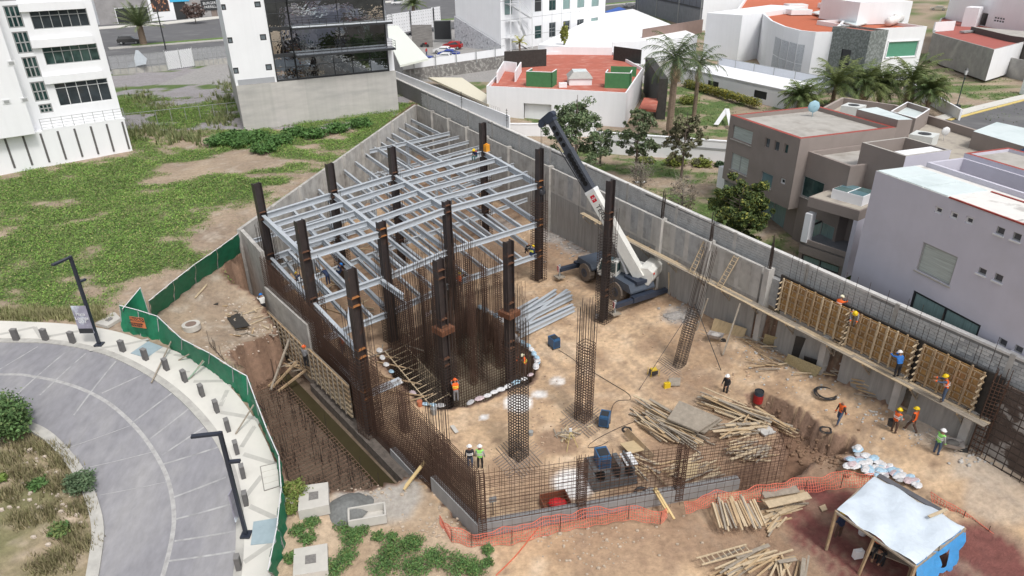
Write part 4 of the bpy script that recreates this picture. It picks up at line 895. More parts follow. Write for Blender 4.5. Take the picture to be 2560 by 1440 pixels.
# ---- glass fronted building on a concrete base
A, B = P(612,330,6.8), P(998,285,6.6); A = Vector((A.x, A.y, 0)); B = Vector((B.x, B.y, 0)); dd = (B-A).normalized(); nn_ = Vector((-dd.y, dd.x, 0)); zb = onp(A,B,790,196)[2]
nn_ = Vector((A.x, A.y, 0)).normalized(); nn_ = (nn_+Vector((-.03,0,0))).normalized()
gb = thing('glass_building', 'white building with black framed glass front and balconies above a concrete base wall', 'building', (-26,94,7))
for i in range(5): edgewall(gb, A.lerp(B, i/5), A.lerp(B, (i+1)/5), 5.5, zb, mat('base_concrete_%d' % (i % 2), (.50,.48,.455) if i % 2 else (.47,.455,.43), .9, .1, .9, col2=(.38,.37,.36), th=(.5,.75), sc2=.5, streak=.15, bump=.006, stretch=(.4,.4,1.6)), name='base_wall')
edgewall(gb, A+nn_*22, A, 5.5, zb, MATS['base_concrete_0'], name='base_wall'); edgewall(gb, B, B+nn_*22, 5.5, zb, MATS['base_concrete_0'], name='base_wall')
MB().add([p+Z*zb for p in (A, B, B+nn_*22, A+nn_*22)], [(0,1,2,3)]).done('roof', grey_roof, gb)
U = A+nn_*.25; V_ = B+nn_*.25; sg = onp(U,V_,697,198)[1]-.2; se = onp(U,V_,975,150)[1]-.3; wins = []
for x_, y_ in ((557,17),(644,10),(574,100),(658,92),(589,176),(672,167)): wins.append(hp(U,V_,x_-9,y_-6,x_+9,y_+8,gm=mat('grey_pane', (.16,.19,.21), .2, .1),fm=frame_k,fw=.12))
edgewall(gb, U+nn_*20, U, zb, 26, white_b, name='side_wall')
edgewall(gb, U, U+dd*sg, zb, 26, white_b, wins, name='white_wall')
MB().bar(U+dd*.3-nn_*.03+Z*(zb+.35), U+dd*(sg-.3)-nn_*.03+Z*(zb+.35), .05, .65).done('grey_band', mat('band_grey', (.36,.37,.39), .9, .05), gb)
# glazing bays
G0 = U+dd*sg; refl = mat('reflective_glass', (.42,.45,.47), .02, .25, .5, bump=.03, bscale=.3, metal=1.)
wv = MATS['reflective_glass'].node_tree; 
lv = [zb, zb+3.1, zb+6.3, zb+9.5, zb+12.7]; s1_ = 2.6
for j in range(4):
    for (a, c, nx_, off) in ((0, s1_, 2, .0), (s1_, se-sg, 5 if j == 0 else 2, .0)):
        f = MB(); p = G0+dd*a-nn_*0+Z*lv[j]; q = G0+dd*c+Z*lv[j]; up_ = Z*(lv[j+1]-lv[j])
        f.bar(p+Z*.12, q+Z*.12, .12, .24); f.bar(p+up_-Z*.1, q+up_-Z*.1, .12, .2)
        for i in range(nx_+1): x = p.lerp(q, i/nx_); f.bar(x, x+up_, .12, .16 if i in (0, nx_) else .06, up=dd)
        if j == 0 or a == 0: f.bar(p+up_*.55, q+up_*.55, .08, .05)
        w_ = f.done('glazing_frame', frame_k, gb); MB().add([p+nn_*.05, q+nn_*.05, q+up_+nn_*.05, p+up_+nn_*.05], [(0,1,2,3)]).done('pane', refl, w_)
for j, dp in ((1, 2.3), (2, 1.7), (3, 1.5)):
    a = G0+dd*s1_; c = G0+dd*(se-sg+.7); z_ = lv[j]; k_ = frame_k if j == 1 else mat('slab_grey', (.66,.70,.73), .5, .08)
    MB().prism(ccw([tuple(q[:2]) for q in (a, c, c-nn_*dp, a-nn_*dp)]), z_-.12, z_+.12).done('balcony_slab', frame_k, gb); MB().prism(ccw([tuple(q[:2]) for q in (a+dd*.1, c-dd*.1, c-dd*.1-nn_*(dp-.25), a+dd*.1-nn_*(dp-.25))]), z_+.12, z_+.16).done('balcony_floor', k_ if j > 1 else mat('floor_tile_dark', (.12,.13,.15), .25, .2), gb)
    r_ = MB()
    for h_ in (.4,.7,1.0): r_.bar(a-nn_*(dp-.08)+Z*(z_+h_), c-nn_*(dp-.08)+Z*(z_+h_), .03, .03); r_.bar(c-nn_*(dp-.08)+Z*(z_+h_), c+Z*(z_+h_), .03, .03)
    for i in range(7): q = a.lerp(c, i/6)-nn_*(dp-.08); r_.bar(q+Z*z_, q+Z*(z_+1.05), .04, .04, up=dd)
    r_.done('balcony_railing', frame_k, gb)
E0 = U+dd*(se+.0); boxed(gb, 'white_pier', E0, U+dd*(se+.85), 20, zb-.02, zb+4.2, white_b); boxed(gb, 'white_pier', E0+dd*.0+nn_*.3, U+dd*(se+.35)+nn_*.3, 18, zb+4.2, 26, white_b)
edgewall(gb, U+dd*(se+.35), U+dd*(se+.35)+nn_*20, zb, 26, white_b, name='side_wall')
cn = [P(960,66,11.5), P(994,63,11.5), P(1071,146,11.5), P(1000,163,11.5), P(978,115,11.5)]
plate(None, 'canopy', cn, 11.2, 11.5, mat('canopy_white', (.74,.77,.70), .5, .03), label='white flat canopy roof beside the glass fronted building', cat='canopy')
# ---- white panel wall running along the neighbours
c0, c1 = rw(-13,-.95), rw(26.2,-.95); boxed(None, 'boundary_wall', c0, c1, .15, 8.0, 10.4, white_b, label='long white wall above the grey block wall left of the red roofed house', cat='wall')
r_ = MB()
for k in range(60):
    s_ = -9+k*.55; c = rw(s_,-1.1)+Z*10.6; q = [c+dR*math.cos(t)*.32+Z*math.sin(t)*.25 for t in [i*math.pi/3 for i in range(7)]]; r_.path(q, .012, 3)
r_.done('razor_wire', frame_g, None, 'coils of razor wire on top of the long white wall', 'razor wire')
# wall and low roof between
plate(None, 'shed_roof', [P(1070,193,8.2), P(1155,194,8.2), P(1222,240,8.2), P(1222,262,8.2)], 7.9, 8.2, mat('cream_roof', (.66,.62,.50), .7, .05), label='cream flat shed roof behind the long white wall', cat='roof')
a, c = P(1010,205,7.2), P(1262,165,7.2); boxed(None, 'stone_wall', a, c, .3, 6.5, 9.1, mat('dark_stone', (.20,.19,.18), .95, .25, 2, col2=(.32,.31,.29), th=(.5,.6), sc2=2, bump=.03), label='rough dark stone wall behind the cream shed roof', cat='wall')
boxed(None, 'boundary_wall', a+Vector((0,.3,0)), c+Vector((0,.3,0)), .15, 9.12, 10.4, white_b, label='plain white wall with posts in front of the car park', cat='wall')
r_ = MB(); a_ = Vector((a.x, a.y, 0)); c_ = Vector((c.x, c.y, 0))
for k in range(5): q = a_.lerp(c_, (k+.5)/5)-Vector((0,.1,0)); r_.bar(q+Z*8.5, q+Z*10.9, .12, .12)
r_.bar(a_+Z*10.85, c_+Z*10.85, .06, .06); r_.done('fence_posts', frame_g, None, 'grey posts and rail on the plain white car park wall', 'fence')
# ---- white office with the outside stair
A, B = P(1253,128,7), None; cA = Vector((A.x, A.y, 0)); dF = Vector((.86,.51,0)).normalized()
# front direction from the window line
q0, q1 = P(1337,105,9.0), P(1494,80,9.0); dF = Vector((q1.x-q0.x, q1.y-q0.y, 0)).normalized(); nF = Vector((-dF.y, dF.x, 0)); Lf = 31
s2 = onp(cA, cA+dF, 1510, 80)[1]; dL = None
best = min(((abs(Qy(*(cA+nF*t)[:2], 9)[0]-1141), t) for t in [i*.5 for i in range(4,120)]), key=lambda k: k[0]); tL = best[1]
so_ = thing('office_building', 'plain white office with rows of narrow windows and an outside steel stair', 'building', cA); FA, FB = cA, cA+dF*s2
H_ = []
for row in (((1261,0,1281,36,curt),(1337,-12,1354,28,frame_k),(1373,-16,1390,25,glass_g),(1408,-20,1425,22,curt),(1444,-24,1461,18,curt),(1480,-28,1497,15,curt)), ((1337,65,1354,95,glass_g),(1373,57,1389,91,glass),(1408,53,1424,88,glass),(1443,49,1459,84,glass),(1478,45,1494,80,curt))):
    for x0, y0, x1, y1, g_ in row: H_.append(hp(FA,FB,x0,y0,x1,y1,gm=g_,fm=frame_g,nx=1,fw=.09,tr=.6))
building(so_, [FA, FB, FB+nF*tL, FA+nF*tL], 6, 24, white_b, grey_roof, {0: H_})
jl = MB()
for k in range(8): s_ = s2*(.36+.64*k/7); jl.bar(FA+dF*s_-nF*.012+Z*6, FA+dF*s_-nF*.012+Z*24, .02, .07, up=nF)
for z_ in (9.5, 13.2, 17, 20.6): jl.bar(FA-nF*.01+Z*z_, FB-nF*.01+Z*z_, .02, .07)
jl.done('panel_joints', frame_g, so_, kind='stuff')
stt = MB(); C1_ = FA+dF*1.2-nF*.4
for j, z_ in enumerate((9.6, 13.0, 16.5)):
    stt.box(C1_+dF*1.5-nF*.6+Z*z_, (3., 1.6, .12), math.atan2(dF.y, dF.x))
    stt.bar(C1_+dF*(3.4 if j % 2 else .2)-nF*.7+Z*z_, C1_+dF*(7.5 if not j % 2 else 5.5)-nF*.7+Z*(z_-3.4), .9, .12)
    for h_ in (.5, 1.0): stt.bar(C1_-nF*1.4+Z*(z_+h_), C1_+dF*3-nF*1.4+Z*(z_+h_), .06, .06); stt.bar(C1_+dF*3-nF*1.2+Z*(z_+h_), C1_+dF*7-nF*1.2+Z*(z_-3.4+h_), .06, .06)
for s_ in (0, 3, 7): stt.bar(C1_+dF*s_-nF*1.4+Z*6, C1_+dF*s_-nF*1.4+Z*20, .22, .22)
stt.done('steel_stair', frame_w, so_)
cp = MB(); cp.box(C1_+dF*5-nF*1.2+Z*19.8, (12, 3.5, .2), math.atan2(dF.y, dF.x)); cp.done('stair_canopy', white_b, so_)
# perforated ramp wall on the left of it
a = cA-nF*.2-dF*.5; c = cA+nF*(tL)-dF*.5; d0 = (c-a).normalized(); q = MB(); q.add([a+Z*6, c+Z*6, c+Z*(13.5), a+Z*8.4], [(0,1,2,3)]); q.add([a+dF*.2+Z*6, c+dF*.2+Z*6, c+dF*.2+Z*(13.5), a+dF*.2+Z*8.4], [(0,1,2,3)]); q.add([a+Z*8.4, c+Z*13.5, c+dF*.2+Z*13.5, a+dF*.2+Z*8.4], [(0,1,2,3)])
q.done('patterned_wall', mat('perforated_grey', (.48,.49,.52), .7, .35, 2.4, col2=(.22,.23,.26), th=(.58,.62), sc2=1.6), None, 'grey patterned screen wall sloping down beside the plain white office', 'wall')
# ---- big white warehouse roof
wq = [P(1352,108,10.5), P(1300,122,10.5), P(1520,88,10.5), P(1560,26,10.5), P(1580,23,10.5), P(1742,92,10.5), P(1612,106,10.5), P(1600,120,10.5), P(1530,122,10.5)]
wq = [P(1345,112,10.5), P(1530,124,10.5), P(1603,108,10.5), P(1744,88,10.5), P(1582,22,10.5), P(1505,34,10.5)]
wh_ = thing('warehouse', 'warehouse with a large bright white flat roof behind the red roofed house', 'building', wq[1]); building(wh_, ccw(wq), 6.5, 10.5, white_b, mat('bright_roof', (.84,.85,.86), .6, .02))
# grey panel building
A, B = P(1592,24,7.5), P(1752,70,7.5); A = Vector((A.x, A.y, 0)); B = Vector((B.x, B.y, 0)); dd = (B-A).normalized(); nn_ = Vector((-dd.y, dd.x, 0))
pb = thing('panel_building', 'dark blue grey panelled hall beyond the big white roof', 'building', A); gp_ = mat('grey_panel', (.145,.155,.185), .7, .2, .6, bump=.005)
building(pb, [A-dd*2, B, B+nn_*40, A+nn_*40-dd*2], 6, 26, [gp_, white_b], grey_roof)
for f_ in (.02,.36,.70,.99): q = A.lerp(B, f_); MB().bar(q-nn_*.15+Z*7, q-nn_*.15+Z*26, .35, .3, up=dd).done('pilaster', frame_g, pb)
MB().bar(A-nn_*.1+Z*12.2, B-nn_*.1+Z*12.2, .15, .3).done('ledge', frame_k, pb); boxed(pb, 'lower_wall', A-nn_*.08, B-nn_*.08, .06, 7, 11.8, mat('grey_render', (.22,.23,.25), .9, .15, 1))
for k in range(24): pass
pj = MB()
for k in range(1, 12): q = A.lerp(B, k/12); pj.bar(q-nn_*.03+Z*12.4, q-nn_*.03+Z*26, .05, .06, up=dd)
for z_ in (15.2, 18.4, 21.6): pj.bar(A-nn_*.03+Z*z_, B-nn_*.03+Z*z_, .05, .06)
pj.done('panel_joints', frame_k, pb, kind='stuff')
plate(None, 'canvas_canopy', [P(1510,30,8), P(1548,18,8), P(1565,24,8), P(1520,32,8)], 8, 8.1, mat('blue_canvas', (.03,.12,.5), .6, .1), label='bright blue canopy beyond the big white roof', cat='canopy')
boxed(None, 'screen_fence', P(1605,108,9.5), P(1755,80,9.5), .1, 9, 12.2, mat('brown_screen', (.24,.17,.145), .8, .1, 1), label='brown translucent screen fence at the edge of the big white roof', cat='fence')
# ---- house with red roof and green parapets
z_ = 10.6; q = [P(1216,215,z_), P(1566,232,z_), P(1606,168,z_), P(1640,120,z_), P(1425,130,z_), P(1370,120,z_), P(1262,128,z_), P(1262,172,z_)]
rh = thing('red_roof_house', 'white house with red flat roof, green parapet boxes and a pyramid skylight', 'house', q[0]); F0_, F1_ = q[0], q[1]
qq = [q[0], q[1], P(1608,170,z_), P(1530,128,z_), P(1366,130,z_), P(1262,165,z_)]
building(rh, qq, 5.8, z_, [white_b, white_b], red_roof, {0: [hp(F0_,F1_,1309,258,1378,312,gm=white_b,fm=white_b,fw=.02,out=-.5)]}, parapet=.45)
bk_ = mat('dark_cladding', (.035,.033,.03), .8, .3, 3, bump=.01)
def wallpx(par, name, p, q_, zb_, zt_, m, th=.2, **k): return boxed(par, name, P(*p, zb_), P(*q_, zb_), th, zb_, zt_, m, **k)
zr = z_-.45
wallpx(rh, 'dark_wall', (1262,172), (1366,165), zr, zr+2.6, bk_); wallpx(rh, 'dark_wall', (1533,150), (1600,160), zr, zr+2.2, bk_)
boxed(rh, 'dark_wing', P(1610,200,8), P(1640,300,6), 1.2, 6, 11.5, bk_)
gr_ = mat('green_paint', (.06,.20,.08), .85, .12, 2)
def greenbox(p0, p1, dep, h_):
    a = P(*p0, zr); c = P(*p1, zr); a = Vector((a.x, a.y, 0)); c = Vector((c.x, c.y, 0)); d = (c-a).normalized(); n = Vector((-d.y, d.x, 0)); b = MB()
    g = thing('p', 'x', 'x'); bpy.data.objects.remove(g)
    for u, v in ((a, c), (c, c+n*dep), (a, a+n*dep)): 
        e = (v-u).normalized(); m_ = Vector((-e.y, e.x, 0))*.16*(1 if (u, v) != (c, c+n*dep) else 1); b.prism(ccw([tuple(k[:2]) for k in (u, v, v+m_, u+m_)]), zr, zr+h_)
    b.done('green_parapet', gr_, rh); cb = MB()
    for u, v in ((a, c), (c, c+n*dep), (a, a+n*dep)): e = (v-u).normalized(); m_ = Vector((-e.y, e.x, 0))*.16; cb.prism(ccw([tuple(k[:2]) for k in (u, v, v+m_, u+m_)]), zr+h_+.003, zr+h_+.07)
    cb.done('parapet_cap', white_b, rh)
greenbox((1318,216), (1380,219), 2.6, 2.0); greenbox((1514,220), (1575,222), 2.5, 2.0)
wallpx(rh, 'green_parapet', (1526,190), (1590,192), zr, zr+1.4, gr_)
for (p, q_) in (((1245,208),(1262,178)), ((1262,178),(1290,182)), ((1290,205),(1304,180))): wallpx(rh, 'roof_wall', p, q_, zr, zr+1.5, white_b)
a = P(1423,214,zr); c = P(1480,214,zr); w_ = (c-a).length; b = MB(); ce = (a+c)/2+Vector((0,2.,0)); b.box(ce+Z*.45, (w_, 3.6, .9)); b.done('skylight_base', white_b, rh)
b = MB(); h0, h1 = ce.z+.9, ce.z+1.7; x_, y_ = w_/2+.15, 1.95; x2, y2 = w_/2-.6, 1.2
b.add([(ce.x-x_,ce.y-y_,h0),(ce.x+x_,ce.y-y_,h0),(ce.x+x_,ce.y+y_,h0),(ce.x-x_,ce.y+y_,h0),(ce.x-x2,ce.y-y2,h1),(ce.x+x2,ce.y-y2,h1),(ce.x+x2,ce.y+y2,h1),(ce.x-x2,ce.y+y2,h1)], [(0,1,5,4),(1,2,6,5),(2,3,7,6),(3,0,4,7)]); b.done('skylight_hood', mat('hood_grey', (.38,.38,.36), .7, .1), rh)
MB().box((ce.x, ce.y, h1+.03), (x2*2, y2*2, .06)).done('skylight_pane', skyl, rh); MB().box(P(1407,218,zr)+Z*.3, (1.1,.7,.6)).done('roof_vent', white_b, rh)
wallpx(rh, 'back_parapet', (1362,136), (1530,138), zr, zr+1.3, white_b); wallpx(rh, 'back_parapet', (1530,128), (1618,124), zr+.5, zr+2.0, white_b)
# porch roof right of it
plate(None, 'porch_roof', [P(1597,270,8.6), P(1640,275,8.6), P(1646,246,8.6), P(1610,244,8.6)], 8.3, 8.6, red_roof, label='small red porch roof beside the dark cladded wall', cat='roof')
# ---- garden walls on the right neighbours
for (p, q_, z0, z1, lab) in (((1275,345),(1490,345),6,7.7,'low white garden wall below the red roofed house'), ((1480,382),(1820,410),6,8.4,'white garden wall with grey stripe behind the three garden trees'), ((1700,205),(1995,276),6.3,8.6,'white garage wall with two dark doors'), ((1758,155),(1990,230),8.6,9.0,'x')):
    if lab == 'x': continue
    a, c = P(*p, z0), P(*q_, z0); t = thing('garden_wall', lab, 'wall', a); A_ = Vector((a.x, a.y, 0)); C_ = Vector((c.x, c.y, 0)); ho = []
    if 'garage' in lab: ho = [hp(A_,C_,1770,200,1795,222,gm=frame_k,fm=frame_k), hp(A_,C_,1886,224,1915,250,gm=frame_k,fm=frame_k)]
    edgewall(t, A_, C_, 5.5, z1, white_b, ho); d = (C_-A_).normalized(); n = Vector((-d.y, d.x, 0)); boxed(t, 'coping', A_-n*.05, C_-n*.05, .4, z1+.002, z1+.12, white_b); edgewall(t, C_+n*.3, A_+n*.3, 5.5, z1, white_b)
    if 'stripe' in lab: boxed(t, 'grey_stripe', A_-n*.03, C_-n*.03, .02, z1-1.0, z1-.75, frame_g)
    if 'garage' in lab:
        plate(t, 'terrace', [A_, C_, C_+n*9, A_+n*9], z1-.4, z1-.05, white_b); r_ = MB(); r_.bar(A_+n*8+Z*(z1+1.2), C_+n*8+Z*(z1+1.2), .06, .06)
        for k in range(7): q2 = A_.lerp(C_, k/6)+n*8; r_.bar(q2+Z*z1, q2+Z*(z1+1.3), .07, .07)
        r_.done('railing', frame_g, t); boxed(t, 'back_wall', A_+n*8.2, C_+n*8.2, .2, z1-.3, z1+1.15, mat('cool_white', (.70,.73,.78), .8, .04))
# ---- curved white house
cz = 15.; cv = thing('curved_house', 'large white house with curved facade, terracotta roof and grey stone tower', 'house', P(1850,180,6.5))
arcp = [(1826,150,0),(1833,60,0)]
pf = [P(1832,86,cz), P(1918,60,cz), P(1935,70,cz), P(1962,76,cz), P(1995,79,cz), P(2030,80,cz), P(2062,80,cz), P(2170,72,cz), P(2220,72,cz), P(2322,62,cz), P(2262,42,cz), P(2060,-5,cz), P(1860,5,cz), P(1848,40,cz)]
pf = [P(1840,28,cz), P(1903,30,cz), P(1928,52,cz), P(1960,66,cz), P(2000,76,cz), P(2040,80,cz), P(2085,80,cz)]
base_pts = [Vector((p.x, p.y, 0)) for p in pf]
back = [P(2150,10,cz), P(2060,-20,cz), P(1870,-15,cz)]
whole = base_pts+[Vector((p.x, p.y, 0)) for p in back]
ho = {4: [hp(base_pts[2],base_pts[5],1e9,0,0,0)] if 0 else []}
A_, B_ = base_pts[2], base_pts[5]
building(cv, whole, 5.8, cz, white_b, red_roof2, {}, parapet=.7, pt=.35)
scr = mat('screen_white', (.52,.55,.58), .6, .3, 3., col2=(.36,.38,.41), th=(.5,.56), sc2=3.)
for i in range(2, 5):
    a, c = base_pts[i], base_pts[i+1]; d = (c-a).normalized(); n = Vector((d.y, -d.x, 0))
    if i in (2, 3, 4):
        for j in range(2):
            for z0, z1 in ((7.4,9.9),(10.05,12.9)):
                if i == 4 and j == 1: continue
                if i == 2 and j == 0: continue
                u, v = a.lerp(c, j/2+.03), a.lerp(c, j/2+.47); MB().add([u+n*.06+Z*z0, v+n*.06+Z*z0, v+n*.06+Z*z1, u+n*.06+Z*z1], [(0,1,2,3)]).done('lattice_panel', scr, cv)
A_, B_ = P(2175,72,cz), P(2318,66,cz); A_ = Vector((A_.x, A_.y, 0)); B_ = Vector((B_.x, B_.y, 0)); d = (B_-A_).normalized(); n = Vector((-d.y, d.x, 0))
building(cv, [A_, B_, B_+n*14, A_+n*14], 6, cz, white_b, red_roof2, {0: [hp(A_,B_,2222,105,2288,140,gm=mat('green_blind', (.10,.30,.20), .4, .08),fm=white_b,nx=1,surround=white_b)]}, parapet=.5, pt=.3, name='wing_wall')
tw = [P(2082,66,16.2), P(2180,78,16.2), P(2190,70,16.2), P(2100,58,16.2)]
tower = mat('grey_granite', (.17,.19,.18), .85, .25, 3, col2=(.24,.26,.25), th=(.48,.55), sc2=3)
a, c = P(2082,66,15.8), P(2178,78,15.8); d = Vector((c.x-a.x, c.y-a.y, 0)).normalized(); n = Vector((-d.y, d.x, 0)); ta = Vector((a.x, a.y, 0)); tc_ = Vector((c.x, c.y, 0))
building(cv, [ta, tc_, tc_+n*3.5, ta+n*3.5], 6, 15.8, tower, red_roof, {0: [hp(ta,tc_,2105,122,2118,180,gm=frame_k,fm=frame_k,fw=.03)]}, parapet=.3, pt=.25, name='tower_wall')
for (x_, y_) in ((1988,22),(1996,36),(2074,20)): c = P(x_, y_, cz-.6); MB().box(c+Z*.5, (4.2,3.2,.9)).done('skylight', white_b, cv); MB().box(c+Z*.98, (3.8,2.8,.06)).done('skylight_pane', skyl, cv)
plate(cv, 'glass_skylight', [P(2030,30,cz-.1), P(2060,24,cz-.1), P(2170,56,cz-.1), P(2140,64,cz-.1)], cz-.3, cz-.1, skyl); boxed(cv, 'upper_block', P(2140,62,cz-.4), P(2270,58,cz-.4), 12, cz-.4, cz+3.2, white_b)
tk = MB(); p, q_ = P(2222,60,cz), P(2248,52,cz); tk.tube(p+Z*.4, q_+Z*.4, .75, 12); tk.ball(p+Z*.4, .75, 12, 6); tk.ball(q_+Z*.4, .75, 12, 6); tk.box((p+q_)/2+Z*1.15, (.5,.4,.3)); tk.done('gas_tank', mat('tank_white', (.72,.70,.68), .5, .1), None, 'white horizontal gas tank on the terracotta roof', 'tank', smooth=True)
boxed(cv, 'left_wall', P(1756,140,7), P(1842,150,7), 25, 6, 15.2, white_b)
c_ = P(1880,8,15.2)
# ---- far right white house with terracotta terrace, grey wall
zz_ = 11.5; fr_ = thing('terrace_house', 'white house with brick red roof terrace and a lattice window in the top right corner', 'house', P(2400,100,zz_)); red3 = mat('brick_red_roof', (.36,.10,.08), .85, .1, 1)
q = [P(2332,82,zz_), P(2486,124,zz_), P(2560,105,zz_), P(2700,60,zz_), P(2480,10,zz_), P(2352,45,zz_)]
building(fr_, q, 6.5, zz_, [mat('bare_grey_render', (.31,.305,.295), .95, .18, .8, col2=(.40,.39,.37), th=(.5,.7), sc2=.5), white_b], red3, {}, parapet=.35, pt=.3)
a, c = P(2362,47,zz_-.35), P(2600,92,zz_-.35); A_ = Vector((a.x, a.y, 0)); C_ = Vector((c.x, c.y, 0)); d = (C_-A_).normalized(); n = Vector((-d.y, d.x, 0))
building(fr_, [A_, C_, C_+n*22, A_+n*22], zz_-.35, zz_+5.6, white_b, red3, {0: [hp(A_,C_,2450,30,2462,68,gm=frame_k,fm=white_b), hp(A_,C_,2486,39,2509,60,gm=glass,fm=white_b,nx=4,tr=.5,fw=.2)]}, parapet=.4, pt=.4, name='upper_wall')
boxed(fr_, 'roof_block', P(2402,66,zz_-.35), P(2436,68,zz_-.35), 4, zz_-.35, zz_+3.4, white_b); boxed(fr_, 'terrace_parapet', P(2334,80,zz_-.3), P(2384,76,zz_-.3), .3, zz_-.3, zz_+1.5, white_b)
boxed(fr_, 'solar_panel', P(2410,84,zz_-.3), P(2452,80,zz_-.3), 1, zz_-.2, zz_+.1, frame_g); boxed(None, 'grey_wall', P(2486,178,6.6), P(2640,216,6.4), .3, 6, 9.3, MATS['bare_grey_render'], label='bare grey wall continuing right below the dark brown house', cat='wall')
a, c = P(2505,165,7), P(2650,190,7); db_ = thing('brown_house', 'dark brown house wall at the right edge in the distance', 'house', a); building(db_, ccw([a[:2], c[:2], (c.x+5, c.y+15), (a.x+2, a.y+15)]), 6, 12.2, mat('dark_brown_render', (.10,.09,.085), .9, .1), grey_roof)
boxed(None, 'entry_pillar', P(2550,228,6.4), P(2600,236,6.4), 1.2, 6, 8.6, white_b, label='white pillar with blue cap at the right edge of the lawn', cat='pillar')
# garden wall near lamp
for (p, q_, z1) in (((2255,232),(2330,262),8.0), ((2330,262),(2395,300),7.6)): boxed(None, 'garden_wall', P(*p, 6.2), P(*q_, 6.2), .25, 6, z1, white_b, label='low white wall beside the lawn, '+('upper piece behind the palms' if z1 > 7.8 else 'lower piece with two meter boxes'), cat='wall')
# ---- brown house
zt = 14.2; T = lambda x, y, z=zt: Vector((*P(x, y, z)[:2], 0))
bh = thing('taupe_house', 'taupe brown modern house with red edged roof and a blue satellite dish', 'house', T(2002,347))
q = [T(1826,287), T(2002,347), T(2127,287), T(1968,250)]
d0 = (q[1]-q[0]).normalized(); d1 = Vector((-d0.y, d0.x, 0)); ln = (q[2]-q[1]).dot(d1); q[2] = q[1]+d1*ln; q[3] = q[0]+d1*ln
E_ = lambda tl, tr, bl, **k: hq(q[0], q[1], tl, tr, bl, **k)
H0 = [E_((1832,311),(1883,329),(1830,346),gm=blind,fm=taupe,sill=grey_roof), E_((1830,382),(1873,397),(1825,422),gm=blind,fm=frame_g,nx=2,sill=grey_roof), E_((1914,343),(1926,347),(1911,368),gm=glass,fm=taupe), E_((1937,351),(1950,355),(1933,376),gm=glass,fm=taupe), E_((1961,358),(1972,362),(1959,383),gm=glass_g,fm=taupe),
      E_((1904,428),(1933,438),(1901,461),gm=glass_b,fm=frame_g,sill=grey_roof), E_((1953,445),(1964,448),(1950,457),gm=glass,fm=frame_w,fw=.1)]
building(bh, q, 8.4, zt, taupe, grey_roof, {0: H0}, parapet=.35, pt=.35, capm=red_trim); building(bh, [q[0]+d1*2.5+d0*.8, q[1]+d1*1.2-d0*.2, q[2], q[3]], 5.5, 8.4, taupe, grey_roof, {0: [(2.6,5.6,6.5,8.1,dict(gm=curt,fm=frame_g,nx=2))]}, roof=False, name='lower_wall')
MB().add([v+Z*8.4 for v in q], [(0,3,2,1)]).done('soffit', taupe, bh)
boxed(bh, 'white_bay', q[0]-d0*1.1+d1*.3, q[0]+d1*.3, 2.5, 7.2, 9.2, white_b)
a, c = T(2048,285), T(2110,300)
building(bh, [q[2]-d0*4.4, q[2], q[2]+d1*1.2+d0*.3, q[2]+d1*2.2-d0*4.4], 12, zt+.6, taupe, skyl, {}, name='skylight_wall')
# second block (front, lower roof terrace) and third
z2 = 13.1; a = T(2020,378,z2); c = T(2135,415,z2); building(bh, [a, a+d0*((c-a).length), a+d0*((c-a).length)+d1*8, a+d1*8], 5.5, z2, taupe, grey_roof, {0: [hq(a,c,(2010,439),(2066,457),(2000,488),gm=glass_g,fm=frame_g,nx=1,sill=grey_roof), (1.4,5.6,4.2,8.2,dict(gm=curt,fm=frame_g,nx=2))]}, parapet=.4, pt=.25)
z3 = 14.5; a3 = T(2155,356,z3); c3 = T(2268,390,z3); l3 = (c3-a3).length; building(bh, [a3, a3+d0*l3, a3+d0*l3+d1*4.2, a3+d1*4.2], 5.5, z3, [taupe, lilac], grey_roof, {}, parapet=1.3, pt=.2, capm=grey_roof, name='court_wall'); plate(bh, 'terrace_cover', [a3+d0*2.6+d1*.4, a3+d0*(l3-.2)+d1*.4, a3+d0*(l3-.2)+d1*3.8, a3+d0*2.6+d1*3.8], z3-.2, z3-.05, white_b)
b0 = q[2]+d1*.5; zb_ = 11.8; bk4 = [T(2028,300,zb_), T(2155,370,zb_), T(2300,430,zb_), T(2620,470,zb_), T(2620,345,zb_), T(2310,275,zb_), T(2210,300,zb_), T(2105,243,zb_)]
building(bh, [T(2120,330,zb_), T(2290,420,zb_), T(2620,450,zb_), T(2640,385,zb_), T(2308,283,zb_), T(2240,262,zb_), T(2105,243,zb_), T(2035,280,zb_)], 6, zb_, taupe, mat('stained_roof', (.42,.38,.32), .95, .15, .9, col2=(.28,.25,.22), th=(.48,.66), sc2=.9), {}, parapet=.8, pt=.3, capm=mat('taupe_cap', (.35,.30,.27), .9, .1), name='rear_wall')
# roof furniture
zr = zb_-.8
def acunit(px, lab):
    c = P(*px, zr+.4); t = thing('air_conditioner', lab, 'air conditioner', c); wm_ = mat('ac_white', (.62,.64,.62), .5, .05)
    MB().box(c+Z*.45, (2.0,1.9,.95), aA).done('casing', wm_, t); b = MB(); 
    for r_, h_ in ((.55,.0),(.42,.01),(.2,.02)): b.tube(c+Z*(.93+h_), c+Z*(.96+h_), r_, 16)
    b.done('fan_grille', frame_k, t)
acunit((2130,285), 'square white air conditioner on the taupe roof near the palms'); acunit((2305,360), 'square white air conditioner in the middle of the stained roof')
b = plate(None, 'skylight', [P(2118,346,zr+.9), P(2200,302,zr+.9), P(2252,322,zr+.9), P(2190,372,zr+.9)], zr+.7, zr+.9, skyl, label='pale striped glass skylight between the two air conditioners', cat='skylight')
ss = thing('skylight', 'raised skylight box with white side walls on the taupe roof', 'skylight', P(2270,300,zr)); k4 = [T(2226,278,zr+1.6), T(2290,296,zr+1.6), T(2326,272,zr+1.6), T(2268,254,zr+1.6)]
